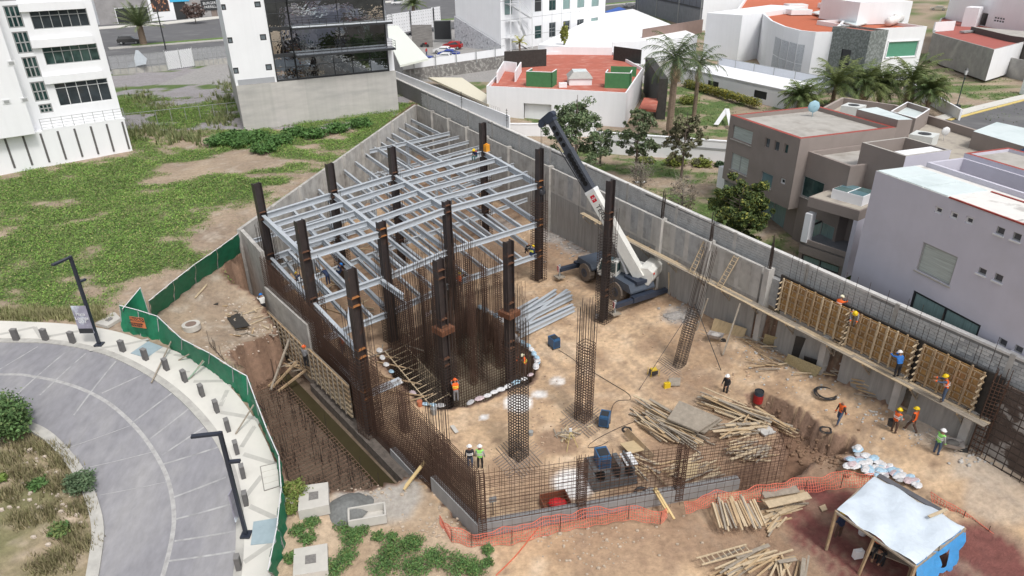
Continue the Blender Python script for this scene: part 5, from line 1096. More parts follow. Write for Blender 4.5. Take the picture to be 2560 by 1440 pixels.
building(ss, ccw([tuple(v[:2]) for v in k4]), zr, zr+1.6, taupe, skyl, {}, parapet=.5, pt=.15, capm=white_b)
k4 = [T(2433,328,zb_+.7), T(2600,378,zb_+.7), T(2680,345,zb_+.7), T(2492,305,zb_+.7)]; ss = thing('skylight', 'long glass roof panels on a taupe box at the right edge', 'skylight', P(2500,340,zb_)); building(ss, ccw([tuple(v[:2]) for v in k4]), zr, zb_+.7, taupe, skyl)
for j, (px, r_, m_, lab) in enumerate((((2030,292),.55,mat('dish_blue', (.30,.48,.56), .5, .05),'pale blue satellite dish on the red edged taupe roof'), ((2358,352),.42,frame_w,'small white satellite dish behind the second air conditioner'))):
    c = P(*px, zt-.35 if j == 0 else zr)+Z*.9; b = MB(); b.ball(c, r_, 14, 4, (1,.25,1)); b.tube(c-Z*.9, c, .03, 5); b.tube(c, c+Vector((0,-.4,.1)), .015, 4); b.done('satellite_dish', m_, None, lab, 'dish', smooth=True)
pl_ = [P(2480,405,zr+.6), P(2510,415,zr+.5), P(2590,380,zr+2.), P(2560,370,zr+2.)]; b = MB(); b.add(pl_+[v-Z*.08 for v in pl_], [(0,1,2,3),(7,6,5,4),(0,4,5,1),(1,5,6,2),(2,6,7,3),(3,7,4,0)]); b.tube(pl_[2]-Z*2, pl_[2], .04, 4); b.tube(pl_[3]-Z*2, pl_[3], .04, 4); b.done('solar_panel', mat('solar_blue', (.04,.06,.12), .2, .1), None, 'tilted blue solar panel on the roof at the right edge', 'solar panel')
# ---- porch between
zp = 10.8; pa, pb_ = T(2022,492,zp), T(2150,528,zp); pd = (pb_-pa).normalized(); pn = Vector((-pd.y, pd.x, 0)); lp = (pb_-pa).length
PD = 3.0; po = thing('balcony_porch', 'taupe covered balcony with a glass skylight between the brown and lilac houses', 'porch', pa)
plate(po, 'roof_slab', [pa, pb_, pb_+pn*PD, pa+pn*PD], zp-.75, zp, taupe); plate(po, 'roof_top', [pa+pd*.1+pn*.1, pb_+pn*.1-pd*.1, pb_+pn*(PD-.1)-pd*.1, pa+pn*(PD-.1)+pd*.1], zp+.001, zp+.03, MATS['stained_roof'])
for c in (pa+pd*.3+pn*.25,): MB().box(c+Z*8.4, (.5,.7,2.3), math.atan2(pd.y, pd.x)).done('pillar', white_b, po)
plate(po, 'side_wall', [pb_-pd*.3, pb_, pb_+pn*PD, pb_-pd*.3+pn*PD], 5.5, zp-.752, lilac); plate(po, 'floor', [pa, pb_-pd*.3, pb_-pd*.3+pn*PD, pa+pn*PD], 7.0, 7.12, mat('tile_grey', (.19,.20,.22), .6, .2, 1)); boxed(po, 'balustrade', pa, pb_-pd*.3, .12, 6.3, 7.5, taupe); MB().bar(pa+Z*8.2-pn*0, pa+pn*PD+Z*8.2, .12, .12).done('rail', frame_k, po)
edgewall(po, pa+pn*.1, pb_+pn*.1-pd*.3, 5.5, 6.3, taupe, [(.3,5.6,lp-.6,6.2,dict(gm=curt,fm=frame_k,nx=2))], name='lower_wall'); edgewall(po, pa+pn*PD, pb_+pn*PD, 6, zp-.76, taupe)
s4 = [pa+pd*1.2+pn*.9, pa+pd*(lp-.4)+pn*.9, pa+pd*(lp-.4)+pn*2.8, pa+pd*1.2+pn*2.8]; plate(po, 'skylight_curb', s4, zp+.03, zp+.75, white_b); 
for i in range(2):
    for j in range(2):
        o_ = s4[0]; ux, uy = (s4[1]-s4[0])/2, (s4[3]-s4[0])/2; u = o_+ux*(i+.06)+uy*(j+.06); plate(po, 'skylight_pane', [u, u+ux*.88, u+ux*.88+uy*.88, u+uy*.88], zp+.752, zp+.79, glass_b if (i+j) % 2 else mat('glass_teal', (.10,.17,.17), .1, .3, 1))
# ---- lilac house
zl = 14.9; a = T(2190,427,zl); c = T(2560,562,zl); ld = (c-a).normalized(); lnv = Vector((-ld.y, ld.x, 0)); lh = thing('lilac_house', 'pale lilac grey house with red edged roofs and small square windows on the right', 'house', a); LB = a+ld*16
HW = []
gp2 = mat('grey_pane2', (.10,.10,.11), .2, .1)
for t in (((2339,515),(2358,520),(2335,530)),((2377,527),(2397,534),(2374,544)),((2416,540),(2436,546),(2411,556))): HW.append(hq(a,LB,*t,gm=gp2,fm=frame_w,fw=.09))
for t in (((2493,565),(2514,572),(2488,583)),((2534,580),(2556,586),(2529,598)),((2447,667),(2468,675),(2444,682)),((2487,682),(2510,689),(2484,700)),((2499,844),(2520,852),(2495,860)),((2538,861),(2560,869),(2534,877))): HW.append(hq(a,LB,*t,gm=gp2,fm=frame_g,fw=.05,sill=frame_w))
HW.append(hq(a,LB,(2308,608),(2396,640),(2289,674),gm=blind,fm=frame_g,nx=1,sill=grey_roof,fw=.09)); HW.append(hq(a,LB,(2284,733),(2455,806),(2258,812),gm=curt,fm=frame_k,nx=2,fw=.14))
lw_ = 6.2; zroof = zl
building(lh, [a, LB, LB+lnv*3.6, a+lnv*3.6], 5.5, zl, lilac, mat('white_stain_roof', (.70,.69,.66), .8, .08, .8, col2=(.42,.40,.38), th=(.55,.68), sc2=.8), {0: HW}, parapet=.0)
for i in range(3): s_ = .1+i*1.75; plate(lh, 'skylight_panel', [a+ld*s_+lnv*.05, a+ld*(s_+1.68)+lnv*.05, a+ld*(s_+1.68)+lnv*3.0, a+ld*s_+lnv*3.0], zl+.003, zl+.05, skyl)
MB().bar(a+ld*5.4+Z*(zl+.02), LB+Z*(zl+.02), .1, .08).done('red_edge', red_trim, lh); MB().bar(a+lnv*3.0+ld*5.5+Z*(zl+.02), LB+lnv*3.3+Z*(zl+.02), .12, .08).done('red_edge', red_trim, lh)
plate(lh, 'rough_roof', [a+ld*9.3+lnv*.1, LB+lnv*.1, LB+lnv*3.5, a+ld*9.3+lnv*3.5], zl+.004, zl+.03, mat('flaking_roof', (.60,.58,.55), .9, .2, 3, col2=(.30,.28,.27), th=(.46,.54), sc2=2.2))
# courtyard walls and the higher rear roof with the red kerb
building(lh, [a+lnv*3.6+ld*.4, a+lnv*3.6+ld*9.5, a+lnv*6.6+ld*9.5, a+lnv*6.6+ld*.4], 9, zl+.3, lilac, grey_roof, {}, parapet=2.4, pt=.2, capm=lilac, name='court_wall')
building(lh, [a+lnv*6.6+ld*.4, a+lnv*6.6+ld*16, a+lnv*10.4+ld*16, a+lnv*10.4+ld*.4], 8, zl+.6, lilac, grey_roof, {}, parapet=.2, pt=.25, capm=red_trim, name='rear_wall')
plate(lh, 'ground_cover', [T(2160,700,6.4), T(2200,702,6.4), T(2260,740,6.4), T(2215,742,6.4)], 6.2, 6.9, MATS['stained_roof'])
# ---- shops across the street, top left
sh = thing('shop_building', 'low shops with dark openings and posters across the street at the top', 'shop', SP(450,40)); a, c = SP(250,62,7.3), SP(640,34,7.3); a = Vector((a.x, a.y, 0)); c = Vector((c.x, c.y, 0)); d = (c-a).normalized(); n = Vector((-d.y, d.x, 0))
hh_ = [hp(a,c,285,20,378,56,gm=frame_k,fm=white_b,fw=.2), hp(a,c,428,-8,472,48,gm=frame_k,fm=white_b), hp(a,c,522,0,545,42,gm=mat('brown_shutter', (.20,.16,.14), .7, .2),fm=frame_k)]
building(sh, [a, c, c+n*15, a+n*15], 7, 15, [mat('shop_wall', (.30,.29,.29), .9, .2, .5), white_b], grey_roof, {0: hh_})
pm_ = mat('poster_dark', (.04,.03,.03), .5, .6, 1.2, col2=(.35,.16,.08), th=(.56,.6), sc2=1.2); p, s_, z_ = onp(a,c,400,12); boxed(sh, 'poster', a+d*(s_-2.6)-n*.1, a+d*(s_+2.6)-n*.1, .06, z_-2.0, z_+2.0, pm_)
boxed(sh, 'white_wall', a+d*(s_-3.4)-n*.04, a+d*(s_+4)-n*.04, .03, 7, z_+3, white_b)
p, s_, z_ = onp(a,c,448,0); boxed(sh, 'blue_sign', a+d*(s_-3)-n*.15, a+d*(s_+3)-n*.15, .1, z_-.5, z_+.9, mat('sky_blue_sign', (.06,.42,.68), .5, .1))
p, s_, z_ = onp(a,c,532,12); q = a+d*s_-n*.2; text('lettering', 'BURGERS AL\nPARRILLA EL', q+Z*z_, d, Z, 1.15, frame_w, sh)
boxed(sh, 'sign_board', q-d*3.8+n*.05, q+d*3.8+n*.05, .05, z_-1.6, z_+1.6, frame_k)
# ================================================================ OBJECTS
# ---- green fence along the trench and pavement
green_net = mat('green_net', (.012,.17,.085), .6, .2, 3., bump=.01)
gf = thing('green_fence', 'green mesh covered chain link fence curving along the pavement and up to the concrete wall', 'fence', GR(450,885))
def fence_run(secs, hh=2.):
    pr = None
    for (b_, t_) in secs:
        p = GR(*b_); q = P(*t_, p.z+hh-.12); q = Vector((q.x, q.y, p.z+hh))
        v = (q-p); q = p+v*(hh/max(v.length, .1)) if v.length > hh*1.35 else q
        MB().tube(p, q+(q-p)*.04, .035, 6).done('post', frame_g, gf)
        if pr:
            a, c = pr; N_ = 6; V = []; b = MB()
            for j in range(N_+1):
                u, w_ = a.lerp(p, j/N_), c.lerp(q, j/N_); nrm = (p-a).cross(Z).normalized()
                for k in range(5): V.append(u.lerp(w_, k/4)+nrm*(.09*math.sin(j*2.1+k*1.7)+.04*math.sin(j*5)))
            F = [(j*5+k, (j+1)*5+k, (j+1)*5+k+1, j*5+k+1) for j in range(N_) for k in range(4)]; b.add(V, F); b.done('mesh_panel', green_net, gf, smooth=True)
            MB().tube(c+Z*.03, q+Z*.03, .03, 5).done('top_rail', frame_w, gf)
        pr = (p, q)
fence_run([((602,632),(597,588)),((545,672),(542,628)),((490,708),(488,665)),((437,752),(433,708)),((380,797),(373,757))])
fence_run([((378,800),(352,724)),((318,800),(303,766))], 2.2)
fence_run([((306,828),(300,768)),((352,840),(346,780)),((400,852),(394,795)),((455,890),(455,852)),((520,925),(525,888)),((585,975),(582,925)),((622,1015),(618,945)),((652,1062),(640,1005)),((698,1160),(668,1078)),((708,1220),(698,1145)),((716,1300),(704,1226)),((710,1370),(693,1324)),((690,1445),(671,1432))], 1.85)
p, s_, z_ = onp(GR(306,828), GR(400,852), 352, 801); a, c = GR(306,828), GR(400,852); d = Vector((c.x-a.x, c.y-a.y, 0)).normalized(); n = Vector((d.y, -d.x, 0))*.28
t = thing('danger_sign', 'orange PELIGRO danger sign on the green fence', 'sign', p); MB().box(p+n, (1.15,.03,.8), math.atan2(d.y, d.x)).done('panel', mat('sign_orange', (.62,.19,.07), .6, .1), t); MB().box(p+n*1.12+Z*.25, (1.12,.02,.28), math.atan2(d.y, d.x)).done('black_band', frame_k, t)
text('lettering', 'PELIGRO', p+n*1.25+Z*.25, d, Z, .27, MATS['sign_orange'], t); text('lettering', 'EXCAVACION\nPROFUNDA', p+n*1.2-Z*.17-d*.12, d, Z, .17, frame_k, t)
# ---- bollards
boll = thing('bollard', 'first grey concrete bollard at the left end of the row by the lawn', 'bollard', GR(43,853), 0, 'concrete bollards along the curved pavement')
MB().box(boll.location+Z*.5, (.36,.24,.8)).done('post_block', mat('bollard_grey', (.125,.12,.12), .9, .15, 4, bump=.004), boll); MB().box(boll.location+Z*.925, (.38,.26,.05)).done('cap', mat('bollard_cap', (.20,.195,.19), .9, .1), boll)
bl = [((116,853),'second from the left end of the row'),((184,860),'third from the left, left of the tall lamp post'),((309,882),'just right of the upper lamp post'),((366,903),'standing on the corner of the pale blue hatch'),((418,928),'beside the pair of timber props, upper side'),((464,957),'below the pair of timber props'),((507,993),'level with the green fence corner'),((544,1033),'next to the first bare stretch of rebar trench'),((572,1080),'with a bent stick leaning on it'),((594,1136),'just above the arm of the lower lamp post'),((610,1196),'beside the short arm of the lower lamp'),((617,1264),'beside the shaft of the lower lamp'),((599,1424),'last one at the bottom of the photo')]
for i, (px, l) in enumerate(bl):
    p = GR(*px); copy_tree(boll, p, -.25-i*.09, 'grey concrete bollard '+l)
# ---- lamp posts
def lamp(base, ytop, a1, a2, lab):
    p = GR(*base)+Z*.12; zt = hgt(p.x, p.y, ytop); t = thing('street_lamp', lab, 'street lamp', p); dk = mat('lamp_navy', (.025,.03,.045), .4, .1); q = Vector((p.x, p.y, zt))
    MB().bar(p, q, .17, .17, up=(1,0,0)).done('pole', dk, t); MB().box(p+Z*.05, (.5,.5,.1)).done('base_plate', dk, t)
    e = P(*a1, zt); MB().bar(q-Z*.08, Vector((e.x, e.y, zt-.08)), .22, .12).done('lamp_arm', dk, t)
    p2, s_, z_ = onp(p, p+Vector((1,0,0)), *a2[0]); r = Vector((p.x, p.y, z_)); e = P(*a2[1], z_); MB().bar(r, Vector((e.x, e.y, z_)), .2, .12).done('lamp_arm', dk, t); return t, p
t, p = lamp((250,866), 640, (130,660), ((200,705),(214,698)), 'dark lamp post with a printed banner behind the left lawn edge')
z0 = hgt(p.x, p.y, 830); z1 = hgt(p.x, p.y, 762); bn = thing('banner', 'tall printed advertising banner hanging on the upper lamp post', 'banner', (p.x, p.y, z0)); ce = Vector((p.x-.45, p.y-.15, (z0+z1)/2)); MB().box(ce, (.95,.04,z1-z0)).done('sheet', mat('banner_print', (.30,.29,.36), .5, .3, 1.5, col2=(.55,.60,.66), th=(.5,.6), sc2=.8), bn)
MB().box((ce.x, ce.y-.03, z0+.2), (.93,.02,.35)).done('dark_band', frame_k, bn); text('lettering', 'Plaza\nLounge', (ce.x, ce.y-.05, z1-.75), (1,0,0), Z, .3, frame_w, bn); text('lettering', '001', (ce.x, ce.y-.05, z0+.9), (1,0,0), Z, .36, frame_w, bn)
t, p = lamp((617,1342), 1080, (477,1088), ((566,1155),(601,1152)), 'dark lamp post leaning over the road near the bottom of the photo')
z0 = hgt(p.x, p.y, 1300); z1 = hgt(p.x, p.y, 1232); MB().box((p.x-.3, p.y+.2, (z0+z1)/2), (.05,.7,(z1-z0))).done('banner', MATS['banner_print'], None, 'narrow banner seen edge on behind the lower lamp post', 'banner')
# ---- manhole slabs, trough, cement heap outside the fence
slabm = mat('slab_concrete', (.52,.50,.46), .9, .1, 1.5, bump=.003)
def slab(pxs, lab, h=.3, hole=True, off=.35):
    q = [GR(*p) for p in pxs]; z = sum(v.z for v in q)/4+off; q = [P(*p, z) for p in pxs]; t = thing('manhole_slab', lab, 'manhole slab', q[0]); b = MB(); b.prism(ccw([tuple(v[:2]) for v in q]), z-h-off, z); b.done('slab', slabm, t)
    if hole:
        c = sum(q, Vector())/4; k = [c+(v-c)*.32 for v in q]; b = MB(); b.prism(ccw([tuple(v[:2]) for v in k]), z+.002, z+.02); b.done('cover', mat('cover_grey', (.20,.19,.18), .8, .3, 8), t)
slab([(748,1215),(820,1205),(822,1262),(745,1278)], 'square concrete manhole slab at the corner of the rebar trench'); slab([(735,1372),(818,1358),(820,1425),(732,1440)], 'square concrete manhole slab near the bottom beside the green weeds'); slab([(238,808),(285,778),(302,795),(268,815)], 'concrete manhole slab on the grass outside the green fence corner', .1, True, .12)
slab([(712,1240),(733,1241),(733,1258),(714,1258)], 'small white loose block beside the fence near the upper slab', .15, False, .2)
p = GR(480,822); t = thing('manhole', 'round concrete manhole ring with brown cover inside the green fence', 'manhole', p); MB().tube(p, p+Z*.4, .62, 20).done('ring', slabm, t); MB().tube(p+Z*.4, p+Z*.42, .38, 16).done('cover', mat('cover_brown', (.22,.16,.13), .8, .2), t)
p = GR(920,1300); t = thing('trough', 'open grey concrete trough lying beside the wet cement heap', 'trough', p); b = MB(); R_ = .22
for c, s in (((0,0,.08),(2.,1.,.1)),((0,-.46,.35),(2.,.1,.55)),((0,.46,.35),(2.,.1,.55)),((-.96,0,.35),(.1,.84,.55)),((.96,0,.35),(.1,.84,.55))): b.box(p+Matrix.Rotation(R_, 3, 'Z') @ Vector(c), s, R_)
b.done('trough_body', slabm, t)
def heap(px, rx, ry, h, m, lab, cat='heap', name='cement_heap', z=None):
    p = GR(*px) if z is None else P(*px, z); b = MB(); N_ = 26; V = [p+Z*h]; F = []
    for j in range(1, 7):
        for i in range(N_): a = 2*math.pi*i/N_; f = j/6; k = 1+.12*math.sin(3*a+j)+.06*random.random(); V.append(p+Vector((math.cos(a)*rx*f*k, math.sin(a)*ry*f*k, h*(1-f**1.8)*(1+.12*random.random())-.05*f)))
    for i in range(N_): F.append((0, 1+i, 1+(i+1) % N_))
    for j in range(5):
        for i in range(N_): F.append((1+j*N_+i, 1+(j+1)*N_+i, 1+(j+1)*N_+(i+1) % N_, 1+j*N_+(i+1) % N_))
    b.add(V, F); b.done(name, m, None, lab, cat, smooth=True)
heap((868,1268), 1.35, 1.15, .45, mat('wet_cement', (.16,.165,.16), .8, .3, 5, bump=.02), 'dark grey heap of wet cement between the slab and the trough')
heap((1690,790), .9, .7, .3, mat('gravel_grey', (.33,.31,.29), .95, .3, 8, bump=.03), 'small pale gravel heap behind the leaning rebar column', z=.7)
# ---- timber
tmesh = {}
def timber(p, q, w_, h_, m, lab, grp, name='timber', cat='timber'):
    L_ = round((q-p).length*2)/2 or .5; key = (L_, w_, h_, m.name)
    if key not in tmesh: tmesh[key] = newmesh(name, *(lambda b: (b.V, b.F))(MB().box((0,0,0), (L_, w_, h_)))); tmesh[key].materials.append(m)
    o = bpy.data.objects.new(name, tmesh[key]); C.objects.link(o); d = (q-p).normalized(); o.location = (p+q)/2; o.rotation_euler = d.to_track_quat('X', 'Z').to_euler(); tag(o, lab, cat, grp); return o
WM = [wood, wood_l, wood_g, wood_g, mat('tan_timber', (.44,.32,.19), .85, .2, 4), wood_l]
WN = {'raw_timber':'brown','pale_timber':'pale','weathered_timber':'weathered grey','tan_timber':'tan'}
class Stuff:
    def __init__(s): s.d = {}
    def add(s, p, q, w_, h_, m): s.d.setdefault(m.name, MB()).bar(p, q, w_, h_)
    def done(s, lab):
        for k, b_ in s.d.items(): b_.done('timber_scraps', MATS[k], None, WN[k]+' '+lab, 'timber', kind='stuff')
def pile(c0, c1, n, wid, ln, ang, lab, grp, jit=.15, sz=(.09,.06), hmax=.5, z=0, plank=.2, stuff=False):
    S_ = Stuff()
    """n pieces centred along the pixel line c0-c1"""
    a, c = ground(*c0), ground(*c1)
    for i in range(n):
        t = random.random(); m_ = a.lerp(c, t); th = math.radians(ang+random.gauss(0, jit*60)); l = ln*random.uniform(.6, 1.1); d = Vector((math.cos(th), math.sin(th), random.gauss(0, .05)))*l/2; o_ = Vector((random.gauss(0, wid), random.gauss(0, wid), 0)); h_ = .05+hmax*random.random()
        w_, hh = (sz[0]*2.2, .04) if random.random() < plank else sz
        m_ = m_+o_+Z*h_; wm_ = random.choice(WM)
        if stuff: S_.add(m_-d, m_+d, w_, hh, wm_)
        else: timber(m_-d, m_+d, w_, hh, wm_, WN[wm_.name]+' '+('wide board' if hh == .04 else 'thin timber')+(', long,' if l > ln*.85 else '')+' '+lab, grp)
    S_.done(lab)
G1 = 'loose timbers in the big pile behind the front rebar wall'
pile((1620,1040),(1720,1110),62,.35,2.6,-48,'in the left fan of the big pile',G1,.12,hmax=.7)
pile((1700,1095),(1610,1070),30,.3,2.2,-60,'on the near side of the big pile',G1,.2,hmax=.5)
pile((1800,1020),(1870,1060),30,.22,3.8,-38,'in the far bundle of the big pile',G1,.05,hmax=.7)
pile((1820,1090),(1880,1075),32,.3,2.2,20,'crossing in the right part of the big pile',G1,.35,hmax=.6)
pile((1900,1040),(1960,1075),14,.2,2.6,-45,'beside the brown trench',G1,.2,hmax=.3)
G2 = 'small stack of short timbers seen through the rebar mesh'
pile((1850,1130),(1900,1150),40,.28,1.9,15,'short timbers in the small stack behind the mesh',G2,.35,hmax=.6,stuff=True)
pile((1700,1160),(1760,1200),36,.3,2.4,28,'timbers lying behind the mesh near its third post',G2,.15,hmax=.3,stuff=True)
pile((1640,1180),(1580,1160),12,.3,1.8,-55,'timber scraps beside the dark steel tank',G2,.3,hmax=.3,stuff=True)
G3 = 'fan of sawn timbers outside the orange net'
for i in range(26):
    t = i/25; a = GR(1775+110*t, 1268+10*math.sin(i)); c = GR(1790+125*t+8*random.random(), 1328-6*t+10*random.random()); h_ = .1+.25*random.random()+.15*math.sin(t*3); wm_ = random.choice(WM); timber(a+Z*(h_+.15), c+Z*h_, .09, .07, wm_, WN[wm_.name]+' sawn timber in the '+['left','middle','right'][min(2, i//9)]+' of the fan outside the orange net', G3)
pile((1910,1290),(1980,1270),20,.2,2.2,25,'right of the fan outside the net',G3,.12,hmax=.3)
pile((1930,1320),(1960,1310),8,.3,1.8,35,'lying loose right of the timber fan',G3,.3,hmax=.1)
G4 = 'timber heap at the bottom edge'
pile((1820,1420),(1920,1410),26,.25,3.0,28,'in the heap at the bottom edge',G4,.12,hmax=.4)
pile((1930,1435),(2000,1425),18,.3,1.8,50,'at the right end of the bottom heap',G4,.35,hmax=.4)
for i, (a, c) in enumerate([((1910,1262),(2010,1242)),((1915,1272),(2020,1250)),((1905,1250),(1990,1238))]): timber(GR(*a)+Z*(.2+.1*i), GR(*c)+Z*(.25+.1*i), .5, .05, WM[i], ['lower','middle','top'][i]+' wide plank of the stack between net and tent', 'wide planks between net and tent', 'plank', 'plank')
ladder(GR(1745,1420)+Z*.45, GR(1870,1385)+Z*.45, 'timber ladder lying on the bottom timber heap', .45, 9, side=Vector((-.35,.9,0)))
# crossing planks ladder over the trench gap (plank frame over elevator pit left side)
pl_ = ladder(P(985,868,.15), P(1103,1003,.15), 'horizontal timber ladder frame laid over the edge of the rebar pit', 1.7, 12, side=Vector((.72,.69,0)), name='timber_ladder_frame')
for a, c in (((945,905),(1040,925)),((950,940),(1050,960)),((960,975),(1060,990)),((945,890),(1000,895)),((1000,1010),(1080,985))): timber(P(*a,.12), P(*c,.2), .09, .07, wood, 'loose board beside the horizontal ladder frame at the pit', 'loose boards beside the pit')
for i_, (a, c, w_) in enumerate((((1010,1228),(1085,1165),.13),((1013,1222),(1088,1163),.13),((1008,1232),(1083,1172),.13))): timber(GR(*a)+Z*.15, GR(*c)+Z*1.2, w_, .1, mat('yellow_timber', (.60,.45,.22), .7, .1), ['middle','far','near'][i_]+' yellow timber of the bundle lying across the trench lip', 'three yellow timbers across the trench lip')
for i, (a, c) in enumerate((((1632,1218),(1672,1290)),((1640,1222),(1682,1296)))): timber(P(a[0],a[1],1.0), GR(*c)+Z*.1, .12, .1, MATS['yellow_timber'], ('left' if i == 0 else 'right')+' of two yellow props leaning on the low front wall', None)
for i, (a, c, za, zc) in enumerate([((678,972),(733,822),PITZ+.5,2.2),((680,970),(745,900),PITZ+.5,1.),((693,980),(768,922),PITZ+.5,.4),((672,965),(700,940),PITZ+.6,-.6)]): timber(P(*a,za), P(*c,zc), .15, .13, wood if i else wood_g, ['longest timber prop leaning from the trench floor to the shutter','second timber prop in the trench, under the longest one','lower timber prop reaching over the muddy water','short board at the foot of the trench props'][i], None, 'timber_prop', 'prop')
for i, (a, c, h_) in enumerate([((380,962),(434,840),.9),((470,955),(515,898),.9),((478,950),(508,900),.9),((590,1090),(634,1012),1.2),((448,905),(482,880),.8),((505,985),(600,860),.1)][:5]): 
    p, q = GR(*a)+Z*.15, P(*c, GR(*c).z+h_); MB().tube(p, q, .05, 6).done('timber_pole', wood_g if i != 1 else mat('green_pole', (.25,.36,.27), .7, .2), None, ['long thin pole leaning from the pavement hatch to the green fence','greenish prop against the fence beside the sixth bollard','brown prop next to the greenish one','bent stick between a bollard and the fence','short dark stick lying at the foot of the fence'][i], 'pole')
# boards
def board(pxs, z, m, lab, th=.04, name='plywood_board', cat='board', lean=None):
    q = [P(*p, zz) for p, zz in zip(pxs, z if isinstance(z, (list, tuple)) else [z]*4)]; nr = (q[1]-q[0]).cross(q[3]-q[0]).normalized()*th
    if nr.z < 0: nr = -nr
    b = MB(); b.add([v for v in q]+[v+nr for v in q], [(0,1,2,3),(7,6,5,4),(0,4,5,1),(1,5,6,2),(2,6,7,3),(3,7,4,0)]); return b.done(name, m, None, lab, cat)
board([(1698,1005),(1800,1048),(1745,1082),(1668,1050)], .95, wood_g, 'large weathered grey board on top of the big timber pile', .12); board([(1705,1010),(1806,1052),(1760,1085),(1690,1055)], .7, wood_g, 'second grey board under the large one on the pile', .1)
for j, (p_, l_) in enumerate((([(1855,962),(1935,937),(1945,946),(1870,972)],'weathered plank panel on the sand left of the red drum, farther'),([(1875,972),(1940,948),(1950,958),(1888,980)],'dark plank panel on the sand left of the red drum, nearer'))): board(p_, .3, [wood_g, black_ply][j], l_, .06)
zl_ = 1.
board([(1787,795),(1868,822),(1852,860),(1775,832)], [1.9,1.9,.7,.7], ply, 'new plywood sheet leaning near the wall behind the wheelbarrow', .04)
board([(1970,885),(2055,920),(2032,952),(1955,915)], [2.4,2.5,1.3,1.2], mat('osb', (.36,.30,.17), .9, .3, 9), 'mossy chipboard sheet leaning near the wall under the shuttering', .04)
board([(1990,840),(2022,848),(2003,905),(1975,900)], [3.6,3.6,1.6,1.6], black_ply, 'black sheet standing behind the chipboard by the wall', .04); board([(2010,890),(2055,905),(2045,925),(2010,905)], [2.6,2.6,1.7,1.7], black_ply, 'low black sheet behind the right end of the chipboard', .04)
board([(1912,835),(1945,845),(1930,870),(1905,862)], [2.5,2.5,1.3,1.3], MATS['osb'], 'small chipboard offcut leaning on the wall under the walkway', .04); board([(1785,770),(1825,785),(1812,805),(1775,795)], [1.8,1.8,.9,.9], mat('dark_rubbish', (.09,.085,.08), .9, .3, 3), 'dark tarpaulin heap against the wall near the leaning column', .15)
board([(555,782),(595,778),(625,815),(588,822)], 3.1, black_ply, 'black board lying inside the green fence near the earth bank', .04); board([(503,740),(550,738),(545,762),(502,762)], 3.75, black_ply, 'black board lying inside the green fence, farther one', .04)
board([(1125,1065),(1135,1063),(1147,1080),(1138,1084)], .08, slabm, 'narrow pale board lying on the sand near the pit corner', .03)
board([(1672,945),(1702,945),(1700,965),(1670,965)], .15, wood_g, 'small grey board lying beside the yellow jerrycan', .03)
board([(1570,1070),(1640,1140),(1625,1150),(1560,1085)], [.8,.6,.2,.3], wood, 'long brown panel leaning at the left side of the big pile', .05); board([(1550,1110),(1595,1100),(1615,1125),(1575,1135)], .4, ply, 'small slatted panel left of the big timber pile', .05); board([(1690,1150),(1745,1160),(1740,1195),(1705,1200)], .25, ply, 'slatted plywood panel behind the mesh under the pile', .05)
# props / debris against the right wall
for i, (a, c, za, zc) in enumerate([((1700,735),(1672,645),.8,4.2),((1672,735),(1672,680),.9,3.),((1740,830),(1770,745),.6,3.6),((1808,885),(1850,760),.9,4.2),((1855,830),(1862,770),1.2,3.3),((1870,800),(1895,775),1.3,3.),((2045,905),(2060,800),2.,4.2),((2130,965),(2150,900),2.,3.6),((2065,905),(2075,848),1.9,3.9),((2190,1010),(2235,975),1.8,3.),((2270,1020),(2302,950),2.1,3.8),((1985,890),(2025,840),1.8,3.6)]): timber(P(*a,za), P(*c,zc), .1, .09, WM[i % 4], ['first','second','third','fourth','fifth','sixth','seventh','eighth','ninth','tenth','eleventh','twelfth'][i]+' timber prop under the plank walkway counted from the crane', 'timber props leaning on the right wall', 'timber_prop', 'prop')
SA = Stuff()
for (x0, y0) in ((1895,855),(1925,905),(2060,930),(2170,970)):
    for k in range(9): a = ground(x0+random.uniform(-30,60), y0+random.uniform(-10,25)); th = random.uniform(-1.2,.2); d = Vector((math.cos(th), math.sin(th), 0))*random.uniform(.4,1.3); SA.add(a-d+Z*.12, a+d+Z*(.15+.2*random.random()), .08, .06, random.choice(WM))
SA.done('scrap timbers scattered along the foot of the right wall')
for (a, c) in (((1560+570,965),(2400-60,1065)),((2150,975),(2300,1045))): timber(ground(*a)+Z*.15, ground(*c)+Z*.2, .1, .09, wood_l, 'long timber lying along the foot of the right wall', 'scrap timbers at the foot of the right wall')
for i, q_ in enumerate([(1912,838),(1975,862)]):
    c = P(*q_, 2.); t = thing('timber_bracket', ['triangular timber bracket leaning on the wall, left one','triangular timber bracket leaning on the wall, right one'][i], 'bracket', c); k3 = [c+dR*-.6-Z*.6, c+dR*.6-Z*.6, c+Z*.5]
    for u, v in ((0,1),(1,2),(2,0)): bara('brace', t, k3[u], k3[v], .08, .08, wood)
SA = Stuff()
for i in range(60):
    b_ = random.choice([(760,900),(1000,860),(850,700),(880,760),(930,640),(1010,560),(830,690),(940,780)]); a = P(b_[0]+random.uniform(-50,50), b_[1]+random.uniform(-35,35), 0); th = random.uniform(-1.5,1.); d = Vector((math.cos(th), math.sin(th), 0))*random.uniform(.3,1.6); SA.add(a-d+Z*.06, a+d+Z*.1, .09, .06, random.choice(WM))
SA.done('scrap timbers on the floor beneath the steel frame'); SA = Stuff()
for i in range(26): a = GR(random.uniform(560,690), random.uniform(765,840)); th = random.uniform(-1.5,1.); d = Vector((math.cos(th), math.sin(th), 0))*random.uniform(.2,.7); SA.add(a-d+Z*.05, a+d+Z*.08, .1, .05, random.choice(WM))
SA.done('wood scraps on the ground by the earth bank')
